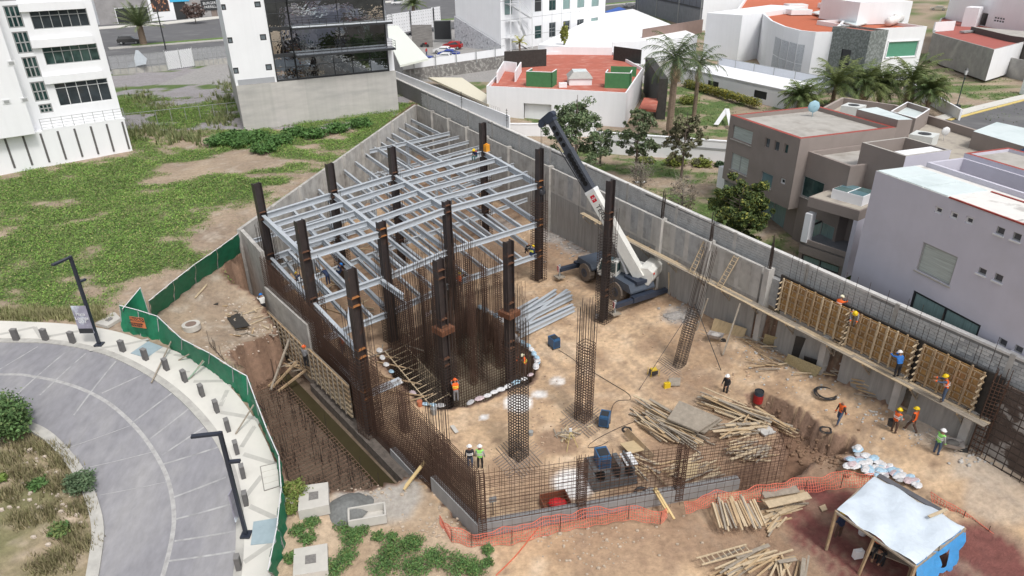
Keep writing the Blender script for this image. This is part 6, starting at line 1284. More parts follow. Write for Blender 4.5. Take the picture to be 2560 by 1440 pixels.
timber(GR(488,748)+Z*.1, GR(518,716)+Z*.15, .12, .08, wood_l, 'single pale stick on the grass inside the green fence', None)
# ---- sandbags
def bagmesh(): 
    b = MB(); b.ball((0,0,.1), 1, 8, 4, (.36,.23,.11)); return newmesh('sandbag', b.V, b.F)
bgm = []
for nme, cc in (('bag_white', (.62,.62,.63)), ('bag_blue', (.36,.52,.64)), ('bag_grey', (.42,.42,.43)), ('bag_pink', (.52,.42,.44))):
    m_ = bagmesh(); m_.materials.append(mat(nme, cc, .7, .25, 7, bump=.01)); bgm.append(m_)
def bag(p, rz, lab, grp, k=None):
    k = [0,0,0,1,1,2,3][k] if k is not None else None
    o = bpy.data.objects.new('sandbag', bgm[random.choice([0,0,0,1,1,2,3]) if k is None else k]); C.objects.link(o); o.location = p; o.rotation_euler = (random.gauss(0,.12), random.gauss(0,.12), rz); o.scale = (random.uniform(.85,1.1),)*3; tag(o, lab, 'bag', grp)
for i in range(62):
    kk = random.randrange(7); t = random.random()**1.2; c0, c1 = ground(2125,1150), ground(2295,1215); d = (c1-c0).normalized(); n = Vector((-d.y, d.x, 0)); wdt = 1.35*(1-t*.85); p = c0.lerp(c1, t)+n*random.uniform(-wdt, wdt)*.8; bag(p+Z*(.05+.32*random.random()*(1-t)), math.atan2(d.y, d.x)+random.gauss(1.3,.25), ['white','white','white','blue printed','blue printed','grey','pinkish'][kk]+' cement bag '+('in the thick far end' if t < .35 else 'in the middle' if t < .7 else 'in the thin tail')+' of the heap behind the tent', 'cement bags heaped behind the tent', kk)
def bagline(pxs, step, lab, z=.02, two=1):
    for (a, c) in zip(pxs[:-1], pxs[1:]):
        p, q = P(*a, z), P(*c, z); n = max(1, int((q-p).length/step)); an = math.atan2(q.y-p.y, q.x-p.x)
        for i in range(n):
            for r_ in range(two): bag(p.lerp(q, (i+.5)/n)+Z*.16*r_, an+random.gauss(0,.15), lab+(', upper layer' if r_ else ', bottom layer' if two > 1 else ''), 'sandbags edging the square rebar pit')
bagline([(1165,1012),(1210,995),(1260,972),(1300,955),(1335,935)], .55, 'white sandbag on the near edge of the rebar pit'); bagline([(1338,925),(1346,905),(1325,875),(1290,850)], .5, 'white sandbag on the right edge of the rebar pit', two=2)
bagline([(1195,770),(1235,790),(1262,812),(1290,850)], .6, 'sandbag on the far right edge of the rebar pit', -.1, 2); bagline([(1060,795),(1130,765)], .6, 'sandbag on the far edge of the rebar pit', -.1, 2)
bagline([(945,870),(960,905),(985,940),(1015,970),(1050,1000)], .95, 'sandbag under the horizontal ladder frame'); bagline([(1055,1012),(1110,1018)], .5, 'sandbag at the left corner of the rebar pit')
# ---- welding machines etc.
blue_m = mat('welder_blue', (.03,.11,.24), .45, .15, 3)
def welder(px, lab, rz=.3, s=1., z=None):
    p = ground(*px) if z is None else P(*px, z); t = thing('welding_machine', lab, 'welder', p, rz, 'blue welding machines')
    R_ = Matrix.Rotation(rz, 3, 'Z'); bx = lambda c, d: MB().box(p+R_ @ (Vector(c)*s), [k*s for k in d], rz)
    bx((0,0,.52), (.62,.85,.75)).done('casing', blue_m, t); bx((0,0,.915), (.5,.5,.04)).done('lid_panel', frame_k, t); bx((0,-.44,.5), (.5,.03,.5)).done('front_panel', mat('panel_dark_blue', (.02,.05,.1), .4, .2), t)
    for x in (-.3,.3):
        for y in (-.28,.28): MB().tube(p+R_ @ (Vector((x-.04,y,.12))*s), p+R_ @ (Vector((x+.04,y,.12))*s), .12*s, 10).done('wheel', frame_k, t)
    b = MB(); hnd = [(-.25,-.4,.9),(-.25,-.45,1.08),(.25,-.45,1.08),(.25,-.4,.9)]; b.path([p+R_ @ (Vector(h)*s) for h in hnd], .02); b.done('handle', frame_k, t)
welder((1385,868), 'blue welding machine on the sand near the stacked beams', .5); welder((1511,1062), 'blue welding machine between the two rebar columns', -.3); welder((1505,1165), 'blue welding machine on the dark steel tank', .2, 1.15, 1.)
p = P(1633,938,0); t = thing('generator', 'small yellow generator on the sand by the guy rope', 'generator', p); MB().box(p+Z*.3, (.5,.4,.32), .3).done('engine', frame_k, t); MB().box(p+Z*.5, (.42,.36,.12), .3).done('fuel_tank', mat('machine_yellow', (.60,.42,.04), .5, .1), t)
b = MB()
for x in (-.32,.32):
    for y in (-.25,.25): b.tube(p+Matrix.Rotation(.3,3,'Z') @ Vector((x,y,0)), p+Matrix.Rotation(.3,3,'Z') @ Vector((x,y,.6)), .02)
b.done('frame', MATS['machine_yellow'], t)
def jerry(px, m, lab, s=1., z=0.):
    p = P(*px, z); t = thing('jerrycan', lab, 'jerrycan', p); MB().box(p+Z*.2*s, (.4*s,.2*s,.4*s), .2).done('body', m, t); b = MB(); b.tube(p+Z*.4*s+Vector((.1*s,0,0)), p+Z*.47*s+Vector((.1*s,0,0)), .04*s, 8); b.bar(p+Z*.45*s+Vector((-.12*s,0,0)), p+Z*.45*s+Vector((.04*s,0,0)), .04*s, .04*s); b.done('cap_and_handle', m, t)
jerry((1667,970), mat('jug_yellow', (.68,.48,.02), .5, .05), 'bright yellow jerrycan beside a grey board', 1.1); jerry((2143,1393), white_m, 'white plastic jerrycan on the red ground by the tent', 1.2, .45)
p = ground(1894,1005); t = thing('oil_drum', 'red oil drum with a blue black top near the brown trench', 'drum', p); MB().tube(p, p+Z*.62, .31, 18).done('lower_body', mat('drum_red', (.35,.02,.02), .5, .15, 4), t, smooth=False); MB().tube(p+Z*.62, p+Z*.9, .312, 18, caps=False).done('upper_band', mat('drum_navy', (.03,.05,.07), .5, .1), t)
b = MB(); b.tube(p+Z*.80, p+Z*.82, .30, 18); b.done('inside', frame_k, t)
for z_ in (.3,.6): MB().tube(p+Z*(z_-.015), p+Z*(z_+.015), .325, 18).done('rib', MATS['drum_red'], t)
def coil(px, r, n, m, lab, z=0., name='hose_coil'):
    p = ground(*px); b = MB()
    for k in range(n):
        rr = r-.035*k; pts = [p+Vector((math.cos(a)*rr, math.sin(a)*rr, .05+.05*(k % 2)+.03*math.sin(3*a+k))) for a in [2*math.pi*i/28 for i in range(29)]]; b.path(pts, .028, 5)
    b.done(name, m, None, lab, 'hose')
coil((2065,985), .75, 6, frame_k, 'large black hose coil on the sand near the wall'); coil((2064,1077), .35, 3, frame_k, 'small black hose loop beside a dark rag'); coil((1567,1076), .3, 3, frame_k, 'small black hose loop at the left end of the big pile'); coil((1185,1108), .6, 4, rust_d, 'x') if 0 else None
heap((2080,1088), .3, .35, .25, mat('rag_black', (.03,.035,.05), .8, .3, 5), 'dark blue rag beside the small hose loop', 'rag', 'rag', .4)
# wheelbarrow
def barrow(px, rz, lab, m1, fill=None, z=None):
    p = ground(*px) if z is None else P(*px, z); t = thing('wheelbarrow', lab, 'wheelbarrow', p, 0); R_ = Matrix.Rotation(rz, 3, 'Z'); W_ = lambda x, y, z: p+R_ @ Vector((x, y, z)); b = MB()
    v = [W_(-.28,-.22,.3), W_(.3,-.22,.3), W_(.3,.22,.3), W_(-.28,.22,.3), W_(-.5,-.36,.62), W_(.62,-.38,.62), W_(.62,.38,.62), W_(-.5,.36,.62)]; b.add(v, [(0,1,2,3),(0,1,5,4),(1,2,6,5),(2,3,7,6),(3,0,4,7)]); b.done('tray', m1, t)
    b = MB(); 
    for s in (-.28,.28): b.tube(W_(-1.25,s,.6), W_(.6,s*.3,.22), .025); b.tube(W_(-.35,s,.42), W_(-.45,s,0), .025)
    b.done('frame', wood_g, t); MB().tube(W_(.68,-.05,.2), W_(.68,.05,.2), .2, 14).done('wheel', frame_k, t)
    if fill: b = MB(); b.ball(W_(.05,0,.5), .4, 10, 4, (1,.7,.5), True); b.done('load', fill, t)
barrow((2372,1125), -.45, 'rusty wheelbarrow with rubble held by the worker in the green vest', mat('barrow_grey', (.36,.33,.31), .7, .3, 4), MATS['dark_rubbish']); barrow((1785,852), -.5, 'grey wheelbarrow parked at the foot of the plywood sheet', MATS['barrow_grey'], mat('cement_light', (.40,.38,.36), .9, .1))
# dark steel tank
p = P(1525,1195,0); t = thing('steel_tank', 'dark open steel tank frame under a welding machine behind the front mesh', 'tank', p); R_ = Matrix.Rotation(.25, 3, 'Z'); tk_ = mat('tank_steel', (.10,.105,.11), .5, .3, 3)
for nme, c, s in (('side_plate',(-1.3,0,.6),(.12,1.6,1.1)),('side_plate',(1.1,0,.6),(.12,1.6,1.1)),('side_plate',(0,-.8,.35),(2.6,.1,.5)),('side_plate',(-.5,0,.6),(.3,1.5,1.1)),('side_plate',(.5,.1,.6),(.3,1.3,1.1)),('top_plate',(-.7,.1,1.2),(1.1,1.3,.06)),('base_plate',(0,0,.1),(2.7,1.8,.1)),('white_sheet',(1.25,.3,.9),(.7,1.1,.04))): MB().box(p+R_ @ Vector(c), s, R_).done(nme, tk_ if nme != 'white_sheet' else frame_w, t)
p = P(1388,1268,0); t = thing('metal_bin', 'rusty brown metal bin holding bright red cloth behind the front mesh', 'bin', p); rb_ = mat('bin_rust', (.22,.07,.035), .7, .2, 3)
for c, s in (((0,0,.05),(1.5,1.,.06)),((0,-.5,.28),(1.5,.05,.5)),((0,.5,.35),(1.5,.05,.6)),((-.75,0,.3),(.05,.95,.55)),((.75,0,.3),(.05,.95,.55))): MB().box(p+R_ @ Vector(c), s, R_).done('side', rb_, t)
MB().ball(p+Z*.3+Vector((.12,0,0)), .5, 10, 4, (1.1,.7,.5), True).done('red_cloth', mat('red_cloth', (.62,.015,.02), .6, .2, 6), None, 'bright red cloth heaped inside the rusty bin', 'cloth')
bpy.data.objects.remove(bpy.data.objects['red_cloth']); MB().ball(p+Z*.3+Vector((.12,0,0)), .5, 10, 4, (1.1,.7,.5), True).done('cloth', MATS['red_cloth'], None, 'bright red cloth heaped inside the rusty bin', 'cloth')
for i, px in enumerate(((1605,1235),(1632,1236))): p = P(*px, 0); b = MB(); pts = [p+Vector((math.cos(a)*.38, math.sin(a)*.38, .08)) for a in [2*math.pi*k/20 for k in range(21)]]; b.path(pts, .1, 8); b.done('tyre', frame_k if i == 0 else frame_g, None, ['black tyre lying behind the low front wall','grey tyre lying right of the black one'][i], 'tyre', smooth=True)
def bucket(px, m, lab, z=0, s=1): p = P(*px, z); t = thing('bucket', lab, 'bucket', p); MB().tube(p, p+Z*.36*s, .13*s, 14, .16*s).done('body', m, t); b = MB(); b.path([p+Z*.36*s+Vector((math.cos(a)*.16*s, 0, math.sin(a)*.14*s)) for a in [math.pi*k/8 for k in range(9)]], .008, 4); b.done('handle', frame_g, t)
bucket((1492,796), white_m, 'white bucket at the foot of the lone column'); bucket((1327,1090), frame_g, 'small grey bucket right of the nearest rebar column'); bucket((1085,1035), frame_g, 'white bucket with black tool near the pit corner', 0, 1.3); bucket((2155,1335), white_m, 'white bucket under the tent canopy edge', .4, 1.4)
bucket((1050,1015), mat('pipe_orange', (.50,.17,.09), .6, .1), 'orange plastic pipe stub standing at the pit corner', 0, 1.2)
p = P(1415,1090,0); SA = Stuff()
for k in range(26): th = random.uniform(0,3.14); d = Vector((math.cos(th), math.sin(th), 0))*random.uniform(.25,.5); c = p+Vector((random.gauss(0,.25), random.gauss(0,.2), .05+.2*random.random())); SA.add(c-d, c+d, .07, .05, random.choice(WM))
SA.done('short sticks in the small heap left of the welder')
for a, c in (((1405,1105),(1420,1068)),((1405,1092),(1450,1072)),((1465,1070),(1485,1060))): timber(P(*a,.1), P(*c,.15), .1, .07, wood_l, 'pale board lying by the small stick heap', 'pale boards by the small stick heap')
t = thing('tripod', 'thin surveying tripod standing near the small stick heap', 'tripod', P(1425,1120,0)); p = P(1425,1120,0)+Z*1.3
for a in (0,2.1,4.2): MB().tube(p, Vector((p.x+math.cos(a)*.5, p.y+math.sin(a)*.5, 0)), .02, 5).done('leg', mat('tripod_yellow', (.6,.5,.2), .6, .1), t)
MB().box(p+Z*.1, (.16,.12,.2)).done('instrument', frame_w, t)
p = P(1233,1288,0); t = thing('work_light', 'small dark floodlight on a stand behind the mesh corner', 'floodlight', p); MB().tube(p, p+Z*1.1, .03, 6).done('stand', frame_k, t); MB().box(p+Z*1.15, (.4,.12,.3), .3).done('head', frame_g, t)
p = P(1870,895,0)
MB().box(ground(1915,1082)+Z*.15, (.9,.7,.1), .4).done('concrete_plate', con_l, None, 'square pale plate with a hole beside the trench at the pile', 'plate')
for i, (x_, y_, w_, h_) in enumerate(((1600,455,.9,.05),)): MB().box(P(1602,455,6.1), (1.1,.4,.05)).done('white_board', white_m, None, 'small white board lying on the garden lawn', 'board')
# guy ropes & cables
def rope(name, a, c, r, lab, m=frame_k, sag=0., cat='rope'):
    b = MB(); pts = [a.lerp(c, i/12)-Z*sag*math.sin(math.pi*i/12) for i in range(13)]; b.path(pts, r, 4); b.done(name, m, None, lab, cat)
topc = Vector((12.11+.145*5.2, 42.05+.05*5.2, 5.2)); rope('guy_rope', topc, P(1597,975,0), .02, 'guy rope from the leaning rebar column down to the left'); rope('guy_rope', topc, P(1808,940,.1), .035, 'thick guy rope from the leaning rebar column down to the man in black')
def gpath(name, pxs, r, lab, m=frame_k, cat='cable'):
    q = [ground(*p)+Z*.04 for p in pxs]; b = MB(); o = []
    for i in range(len(q)-1):
        p0, p1, p2, p3 = q[max(i-1,0)], q[i], q[i+1], q[min(i+2,len(q)-1)]
        for j in range(6): t_ = j/6; o.append(.5*((2*p1)+(p2-p0)*t_+(2*p0-5*p1+4*p2-p3)*t_*t_+(3*p1-p0-3*p2+p3)*t_**3))
    o.append(q[-1]); b.path(o, r, 4); b.done(name, m, None, lab, cat)
gpath('cable', [(1480,930),(1530,960),(1570,985),(1575,1000),(1545,1003),(1530,1020),(1525,1060)], .02, 'black cable curling across the sand to the middle welder'); gpath('cable', [(1395,875),(1440,905),(1460,940)], .018, 'black cable from the far welder to the rebar column'); gpath('cable', [(1620,1045),(1560,1065),(1490,1100),(1470,1120),(1500,1115),(1520,1105)], .018, 'black cable looping in front of the tank')
gpath('hose', [(1370,1290),(1330,1340),(1290,1390),(1240,1440)], .03, 'orange hose running over the dirt to the bottom edge', mat('hose_orange', (.62,.12,.06), .5, .1), 'hose')
# ---- orange safety net
net_m = mat('orange_net', (.68,.17,.11), .6, .15, 3); on = thing('safety_net', 'orange plastic safety netting strung along the dirt in front of the site', 'safety net', GR(1300,1350))
def netrun(pts, hs):
    q = [GR(*p) for p in pts]; b = MB(); hb = MB(); prev = None; k = 0
    for i in range(len(q)-1):
        L_ = (q[i+1]-q[i]).length; n = max(2, int(L_/.13))
        for j in range(n):
            t_ = j/n; p = q[i].lerp(q[i+1], t_); h = hs[i]+(hs[i+1]-hs[i])*t_; ln = .12*math.sin(k*.35)+.1*math.sin(k*.09); nn = Vector((.1,-1,0)); col_ = [p+nn*(ln*f-.35*f+.05*math.sin(k*.8+f*5))+Z*(.04+h*f*(.9+.08*math.sin(k*.21))) for f in (0,.2,.4,.6,.8,1)]
            for a, c in zip(col_[:-1], col_[1:]): b.bar(a, c, .022, .018, caps=False)
            if prev:
                for m_, (a, c) in enumerate(zip(prev, col_)): hb.bar(a, c, .018 if m_ < 5 else .035, .02, caps=False)
            prev = col_; k += 1
        if i: MB().tube(q[i], q[i]+Z*(hs[i]+.2), .02, 5).done('stake', rust, on)
    b.done('vertical_strands', net_m, on, kind='stuff'); hb.done('horizontal_strands', net_m, on, kind='stuff')
netrun([(1100,1310),(1130,1355),(1180,1368),(1280,1362),(1400,1330),(1570,1300),(1650,1312),(1672,1290)], [.2,.7,.8,.85,.9,.85,.7,.3]); netrun([(1715,1285),(1790,1262),(1900,1255),(2010,1235),(2100,1222),(2190,1215)], [.5,.7,.8,.8,.8,.8]); netrun([(2330,1270),(2400,1315),(2460,1355),(2530,1410)], [.8,.85,.9,.9])
# ---- tent
tz = [3.0,2.9,2.75,2.7]; tq = [P(2092,1275,tz[0]), P(2188,1190,tz[1]+.1), P(2412,1318,tz[2]+.1), P(2290,1412,tz[3])]; tn = thing('tent', 'white tarpaulin shelter on timber posts with a blue tarpaulin side', 'tent', ground(2250,1400))
N_ = 14; V = []
for i in range(N_+1):
    for j in range(N_+1):
        a = tq[0].lerp(tq[3], i/N_); c = tq[1].lerp(tq[2], i/N_); p = a.lerp(c, j/N_); p.z += -.10*math.sin(math.pi*j/N_)*abs(math.sin(math.pi*i/7))+.07*math.sin(i*1.1+j*.7)+.06*random.random()+.1-(.12 if i in (0,N_) or j in (0,N_) else 0); V.append(p)
F = [(i*(N_+1)+j, (i+1)*(N_+1)+j, (i+1)*(N_+1)+j+1, i*(N_+1)+j+1) for i in range(N_) for j in range(N_)]; b = MB(); b.add(V, F); b.done('roof_sheet', mat('tarp_white', (.56,.63,.70), .5, .1, 1.2, bump=.05, bscale=2.2), tn, smooth=True)
gzt = .4; fr = []
for i, v in enumerate(tq): bara('post', tn, Vector((v.x, v.y, gzt-.1)), v-Z*.05, .12, .12, wood)
for f_ in (.5,): v = tq[0].lerp(tq[3], f_); bara('post', tn, Vector((v.x-.2, v.y, gzt-.1)), v-Z*.05, .12, .1, wood)
for a, c in ((0,3),(1,2),(0,1),(3,2)): bara('roof_rail', tn, tq[a]-Z*.12, tq[c]-Z*.12, .14, .1, wood_g)
V = []; a, c = tq[3], tq[2]
for i in range(11):
    u = a.lerp(c, i/10)
    for j in range(7): f = j/6; V.append(Vector((u.x+.35*f+.1*math.sin(i*1.9+j), u.y-.12*f+.1*math.sin(i*2.7+j*1.3), u.z-.02-(u.z-gzt-.3+.35*math.sin(i*.9))*f)))
b = MB(); b.add(V, [(i*7+j, (i+1)*7+j, (i+1)*7+j+1, i*7+j+1) for i in range(10) for j in range(6) if not (5 <= i <= 6 and 2 <= j <= 4)]); b.done('side_sheet', mat('tarp_blue', (.06,.33,.72), .4, .15, 2, bump=.04, bscale=3), tn, smooth=True)
bara('roof_batten', tn, P(2322,1292,3.1), P(2368,1273,3.1), .14, .06, wood_l); MB().bar(tq[1]+Z*-.1+Vector((.25,.15,0)), tq[1].lerp(tq[2], .75)+Vector((.25,.15,-.1)), .35, .08).done('dark_edge', mat('tarp_dark', (.10,.10,.11), .7, .3, 3), tn)
tb = thing('table', 'rough timber table under the tent canopy', 'table', P(2230,1395,.4)); p = P(2235,1385,1.15); MB().box(p, (1.9,.8,.06), -.6).done('tabletop', wood_g, tb)
for sx in (-.8,.8):
    for sy in (-.3,.3): q = p+Matrix.Rotation(-.6,3,'Z') @ Vector((sx,sy,0)); MB().bar(q-Z*.75, q, .07, .07).done('leg', wood, tb)
bucket((2213,1362), mat('bucket_red', (.6,.1,.04), .5, .1), 'orange red bucket on the table under the tent', 1.18, 1.2)
board([(2048,1268),(2062,1262),(2068,1275),(2055,1280)], .35, wood_l, 'small offcut on the red ground left of the tent', .06)
# ================================================================ CRANE
def to(px, py, A, B): return onp(A, B, px, py)[0]
ax = Vector((.50,-.866,0)); sd = Vector((.866,.50,0)); cc = Vector((9.0,54.6,zat(9,54.6))); zg = cc.z
cr = thing('mobile_crane', 'rough terrain crane with dark blue chassis, white cab and black telescopic boom', 'crane', cc)
navy = mat('crane_navy', (.032,.042,.065), .45, .2, 2.); navy_l = mat('crane_navy_top', (.065,.082,.11), .5, .15, 2); cwhite = mat('crane_white', (.70,.70,.66), .45, .08, 2, streak=.15); tyre_m = mat('tyre_dusty', (.16,.13,.105), .9, .25, 5); blackb = mat('boom_black', (.05,.056,.07), .4, .15, 2)
RM = Matrix((ax, sd, Z)).transposed()      # local x along chassis, y to the right side, z up
L = lambda x, y, z: cc+ax*x+sd*y+Z*z
def cb(name, c, s, m, par=cr, b=None): return MB().box(L(*c), s, RM).done(name, m, par)
MB().box(L(0,0,1.0), (7.4,1.0,.55), RM).done('chassis', navy, cr)
def hoodpiece(x, name='engine_cover', l=2.1, h=1.55):
    b = MB(); prof = [(-l/2,1.3),(-l/2+.25,h),(l/2-.35,h),(l/2,1.45),(l/2,1.3)]; V = [L(x+px_, y, z_) for y in (-1.3,1.3) for px_, z_ in prof]; n = 5
    b.add(V, [tuple(range(n)), tuple(range(n, 2*n))[::-1]]+[(i, (i+1) % n, n+(i+1) % n, n+i) for i in range(n)]); b.done(name, navy_l, cr)
hoodpiece(2.5, l=3.0, h=2.0); hoodpiece(-2.6, 'rear_fender', 2.4, 1.85); cb('hood_box', (3.1,.1,2.1), (1.7,1.5,.3), navy); cb('fuel_box', (1.0,-1.15,1.), (1.0,.5,.6), navy)
for x in (2.15,-2.35):
    for y in (-1.15,1.15):
        w_ = MB().tube(L(x,y-.3,.82), L(x,y+.3,.82), .82, 22).done('wheel', tyre_m, cr); MB().tube(L(x,y-.33 if y < 0 else y+.28,.78), L(x,y-.28 if y < 0 else y+.33,.78), .42, 16).done('rim', navy, w_); MB().tube(L(x,y-.35 if y < 0 else y+.3,.78), L(x,y-.3 if y < 0 else y+.35,.78), .16, 10).done('hub', frame_k, w_)
        t_ = MB()
        for k in range(18): a = 2*math.pi*k/18; t_.box(L(x+math.cos(a)*.8, y, .78+math.sin(a)*.8), (.12,.56,.1), RM @ Matrix.Rotation(-a, 3, 'Y'))
        t_.done('tread', tyre_m, w_)
for x in (4.1,-4.1):
    MB().bar(L(x,-3.0,.75), L(x,3.0,.75), .42, .34).done('outrigger_beam', navy, cr); MB().box(L(x,0,.85), (.6,2.4,.5), RM).done('outrigger_box', navy, cr)
    for y in (-2.95,2.95):
        MB().tube(L(x,y,1.25), L(x,y,.1), .09, 8).done('outrigger_jack', frame_g, cr); MB().box(L(x,y,.05), (.8,.8,.1), RM).done('outrigger_pad', wood_g, cr); s_ = MB().box(L(x,y+(.16 if y > 0 else -.16),.9), (.3,.04,.55), RM).done('warning_plate', frame_w, cr)
        for k in range(3): MB().box(L(x,y+(.19 if y > 0 else -.19),.72+.18*k), (.3,.02,.08), RM @ Matrix.Rotation(.6, 3, 'Y')).done('red_stripe', mat('stripe_red', (.5,.03,.03), .5, .05), s_)
# slewing deck and cab
P0 = P(1588,668,zg+3.0); P0.z = zg+3.0; TT = Vector((2.75,57.2,0)); bd2 = Vector((TT.x-P0.x, TT.y-P0.y, 0)).normalized(); bs2 = Vector((-bd2.y, bd2.x, 0))     # boom heading, left side
Cn = Vector((9.6,54.1,zg)); MB().tube(Cn+Z*1.3, Cn+Z*1.75, .9, 20).done('slew_ring', frame_k, cr)
RB = Matrix((bd2, bs2, Z)).transposed(); Bx = lambda x, y, z: Cn+bd2*x+bs2*y+Z*z
def bb(name, c, s, m, par=cr): return MB().box(Bx(*c), s, RB).done(name, m, par)
bb('deck', (-.2,0,1.85), (3.6,2.1,.2), cwhite); bb('side_frame', (-.9,.55,2.4), (2.4,.12,1.1), cwhite); bb('side_frame', (-.9,-.25,2.4), (2.4,.12,1.1), cwhite); bb('winch', (-1.6,.15,2.6), (.7,.7,.7), frame_g)
b = MB(); V = [Bx(x, y, z) for y in (-1.15,1.3) for x, z in ((-2.1,1.6),(-3.1,1.7),(-3.35,2.2),(-3.35,2.9),(-2.9,3.2),(-2.1,3.1))]; b.add(V, [tuple(range(6)), tuple(range(6,12))[::-1]]+[(i, (i+1) % 6, 6+(i+1) % 6, 6+i) for i in range(6)]); b.done('counterweight', cwhite, cr)
MB().tube(Bx(-3.36,1.,2.75), Bx(-3.42,1.,2.75), .1, 10).done('tail_light', mat('lamp_red', (.6,.05,.02), .3, .05), cr)
cab = MB(); x0, x1, y0, y1 = -.3, 1.45, .85, 1.75; prof = [(x0,1.75),(x1-.1,1.75),(x1+.1,2.5),(x1-.25,3.35),(x0,3.35)]; V = [Bx(x, y, z) for y in (y0,y1) for x, z in prof]; n = 5; cab.add(V, [tuple(range(n))[::-1], tuple(range(n,2*n))]+[(i, n+i, n+(i+1) % n, (i+1) % n) for i in range(n)]); cabo = cab.done('cab', cwhite, cr)
for y in (y0-.01, y1+.01): MB().add([Bx(x0+.12,y,2.35), Bx(x1-.12,y,2.35), Bx(x1-.3,y,3.2), Bx(x0+.12,y,3.2)], [(0,1,2,3)]).done('window', glass_g, cabo)
MB().add([Bx(x1+.1,y0+.08,2.52), Bx(x1+.1,y1-.08,2.52), Bx(x1-.22,y1-.08,3.3), Bx(x1-.22,y0+.08,3.3)], [(0,1,2,3)]).done('windscreen', glass_g, cabo); MB().add([Bx(x0-.01,y0+.1,2.4), Bx(x0-.01,y1-.1,2.4), Bx(x0-.01,y1-.1,3.2), Bx(x0-.01,y0+.1,3.2)], [(0,1,2,3)]).done('window', glass_g, cabo)
# nearer open cab / walkway side
c2 = Cn+bs2*0; bb('cab_roof_hatch', (.5,1.3,3.39), (.7,.6,.06), glass_b)
# boom: white base section then black sections
tipz = onp(P0, TT, 1376, 296)[2]; T1 = onp(P0, TT, 1376, 296)[0]; bdir = (T1-P0).normalized(); bup = bs2.cross(bdir).normalized()
if bup.z < 0: bup = -bup
Ltot = (T1-P0).length; sW = (onp(P0, TT, 1478, 474)[0]-P0).length
def bsec(name, s0, s1, w_, h_, m): return MB().bar(P0+bdir*s0, P0+bdir*s1, w_, h_, up=bup).done(name, m, cr)
bw_ = bsec('boom_base', -.9, sW, .72, .92, cwhite); bsec('boom_collar', sW-.25, sW+.03, .78, .98, frame_w)
b1 = bsec('boom_section', sW, sW+(Ltot-sW)*.55, .60, .74, blackb); bsec('boom_collar', sW+(Ltot-sW)*.55-.1, sW+(Ltot-sW)*.55+.08, .66, .82, blackb); b2_ = bsec('boom_section', sW+(Ltot-sW)*.55, Ltot-.2, .5, .62, blackb)
hole = MB(); sidev = bs2 if (bs2.dot(-P0) > 0) else -bs2
for s0, s1, n_, off, r_ in ((sW+.5, sW+(Ltot-sW)*.52, 8, .303, .2), (sW+(Ltot-sW)*.6, Ltot-.6, 4, .253, .17)):
    for k in range(n_):
        c = P0+bdir*(s0+(s1-s0)*(k+.5)/n_); rim = [sidev*(off+.015)+bdir*(math.cos(a)*r_)+bup*(math.sin(a)*r_)+c for a in [2*math.pi*i/16 for i in range(17)]]; hole.path(rim, .022, 4); hole.add([v-sidev*.008 for v in rim[:-1]], [tuple(range(16))])
hole.done('lightening_holes', mat('hole_black', (.004,.004,.005), .9, .0), b1)
hd = MB(); e = T1; hd.bar(e-bdir*.3, e+bdir*.35, .62, .8, up=bup); hd.bar(e+bdir*.2+bup*.2, e+bdir*.1-bup*1.0, .55, .5, up=bs2); hd.tube(e+bdir*.2+bup*.3-bs2*.28, e+bdir*.2+bup*.3+bs2*.28, .28, 14); hd.tube(e-bup*.95-bs2*.28, e-bup*.95+bs2*.28, .26, 14); hd.done('boom_head', navy, cr)
MB().tube(P0+bdir*1.0-bup*.4-bdir*.6-Z*1.1, P0+bdir*3.4-bup*.45, .13, 12).done('lift_cylinder', frame_w, cr); MB().tube(P0+bdir*2.6-bup*.55-Z*.0, P0+bdir*5.5-bup*.6, .02, 5).done('hose', frame_k, cr)
MB().tube(P0+bdir*sW*.9-bup*.5+sidev*.1, P0+bdir*(sW+4.5)-bup*.75, .045, 6).done('side_rod', blackb, cr)
tsd = sidev; lx = -bdir; ly = sidev.cross(lx)
if ly.dot(Vector((0,0,1))) < 0 and False: ly = -ly
c_ = P0+bdir*(sW-2.25)+sidev*.37
text('lettering', 'TEREX', c_, lx, sidev.cross(lx), .62, mat('letter_black', (.02,.02,.02), .5, .0), bw_, .006)
lg = P0+bdir*(sW-.75)+sidev*.365; rr = mat('logo_red', (.55,.01,.03), .5, .05); yv = sidev.cross(lx)
MB().add([lg+lx*a+yv*b_+sidev*.006 for a, b_ in ((-.3,-.22),(.3,-.22),(.3,.22),(-.3,.22))], [(0,1,2,3)]).done('logo_plate', rr, bw_)
b = MB()
for a, b_, w2, h2 in ((0,.13,.12,.1),(0,-.13,.12,.1),(.0,0,.34,.05)): b.add([lg+lx*(a+i*w2/2)+yv*(b_+j*h2/2)+sidev*.012 for i, j in ((-1,-1),(1,-1),(1,1),(-1,1))], [(0,1,2,3)])
b.done('logo_mark', frame_w, bw_)
# hook line
hk = T1-bup*.95+bdir*.05; hz_ = onp(hk, hk+Vector((1,0,0)), 1348, 480)[2]; MB().tube(hk, Vector((hk.x, hk.y, hz_+.5)), .018, 4).tube(hk+bs2*.2, Vector((hk.x, hk.y, hz_+.5))+bs2*.1, .018, 4).done('hoist_line', frame_k, cr)
hb = MB(); h_ = Vector((hk.x, hk.y, hz_)); hb.box(h_+Z*.3, (.5,.25,.5), RB); hb.ball(h_, .35, 10, 6, (1,.7,1)); hb.tube(h_-Z*.3, h_-Z*.7, .06, 6); hb.done('hook_block', blackb, cr)
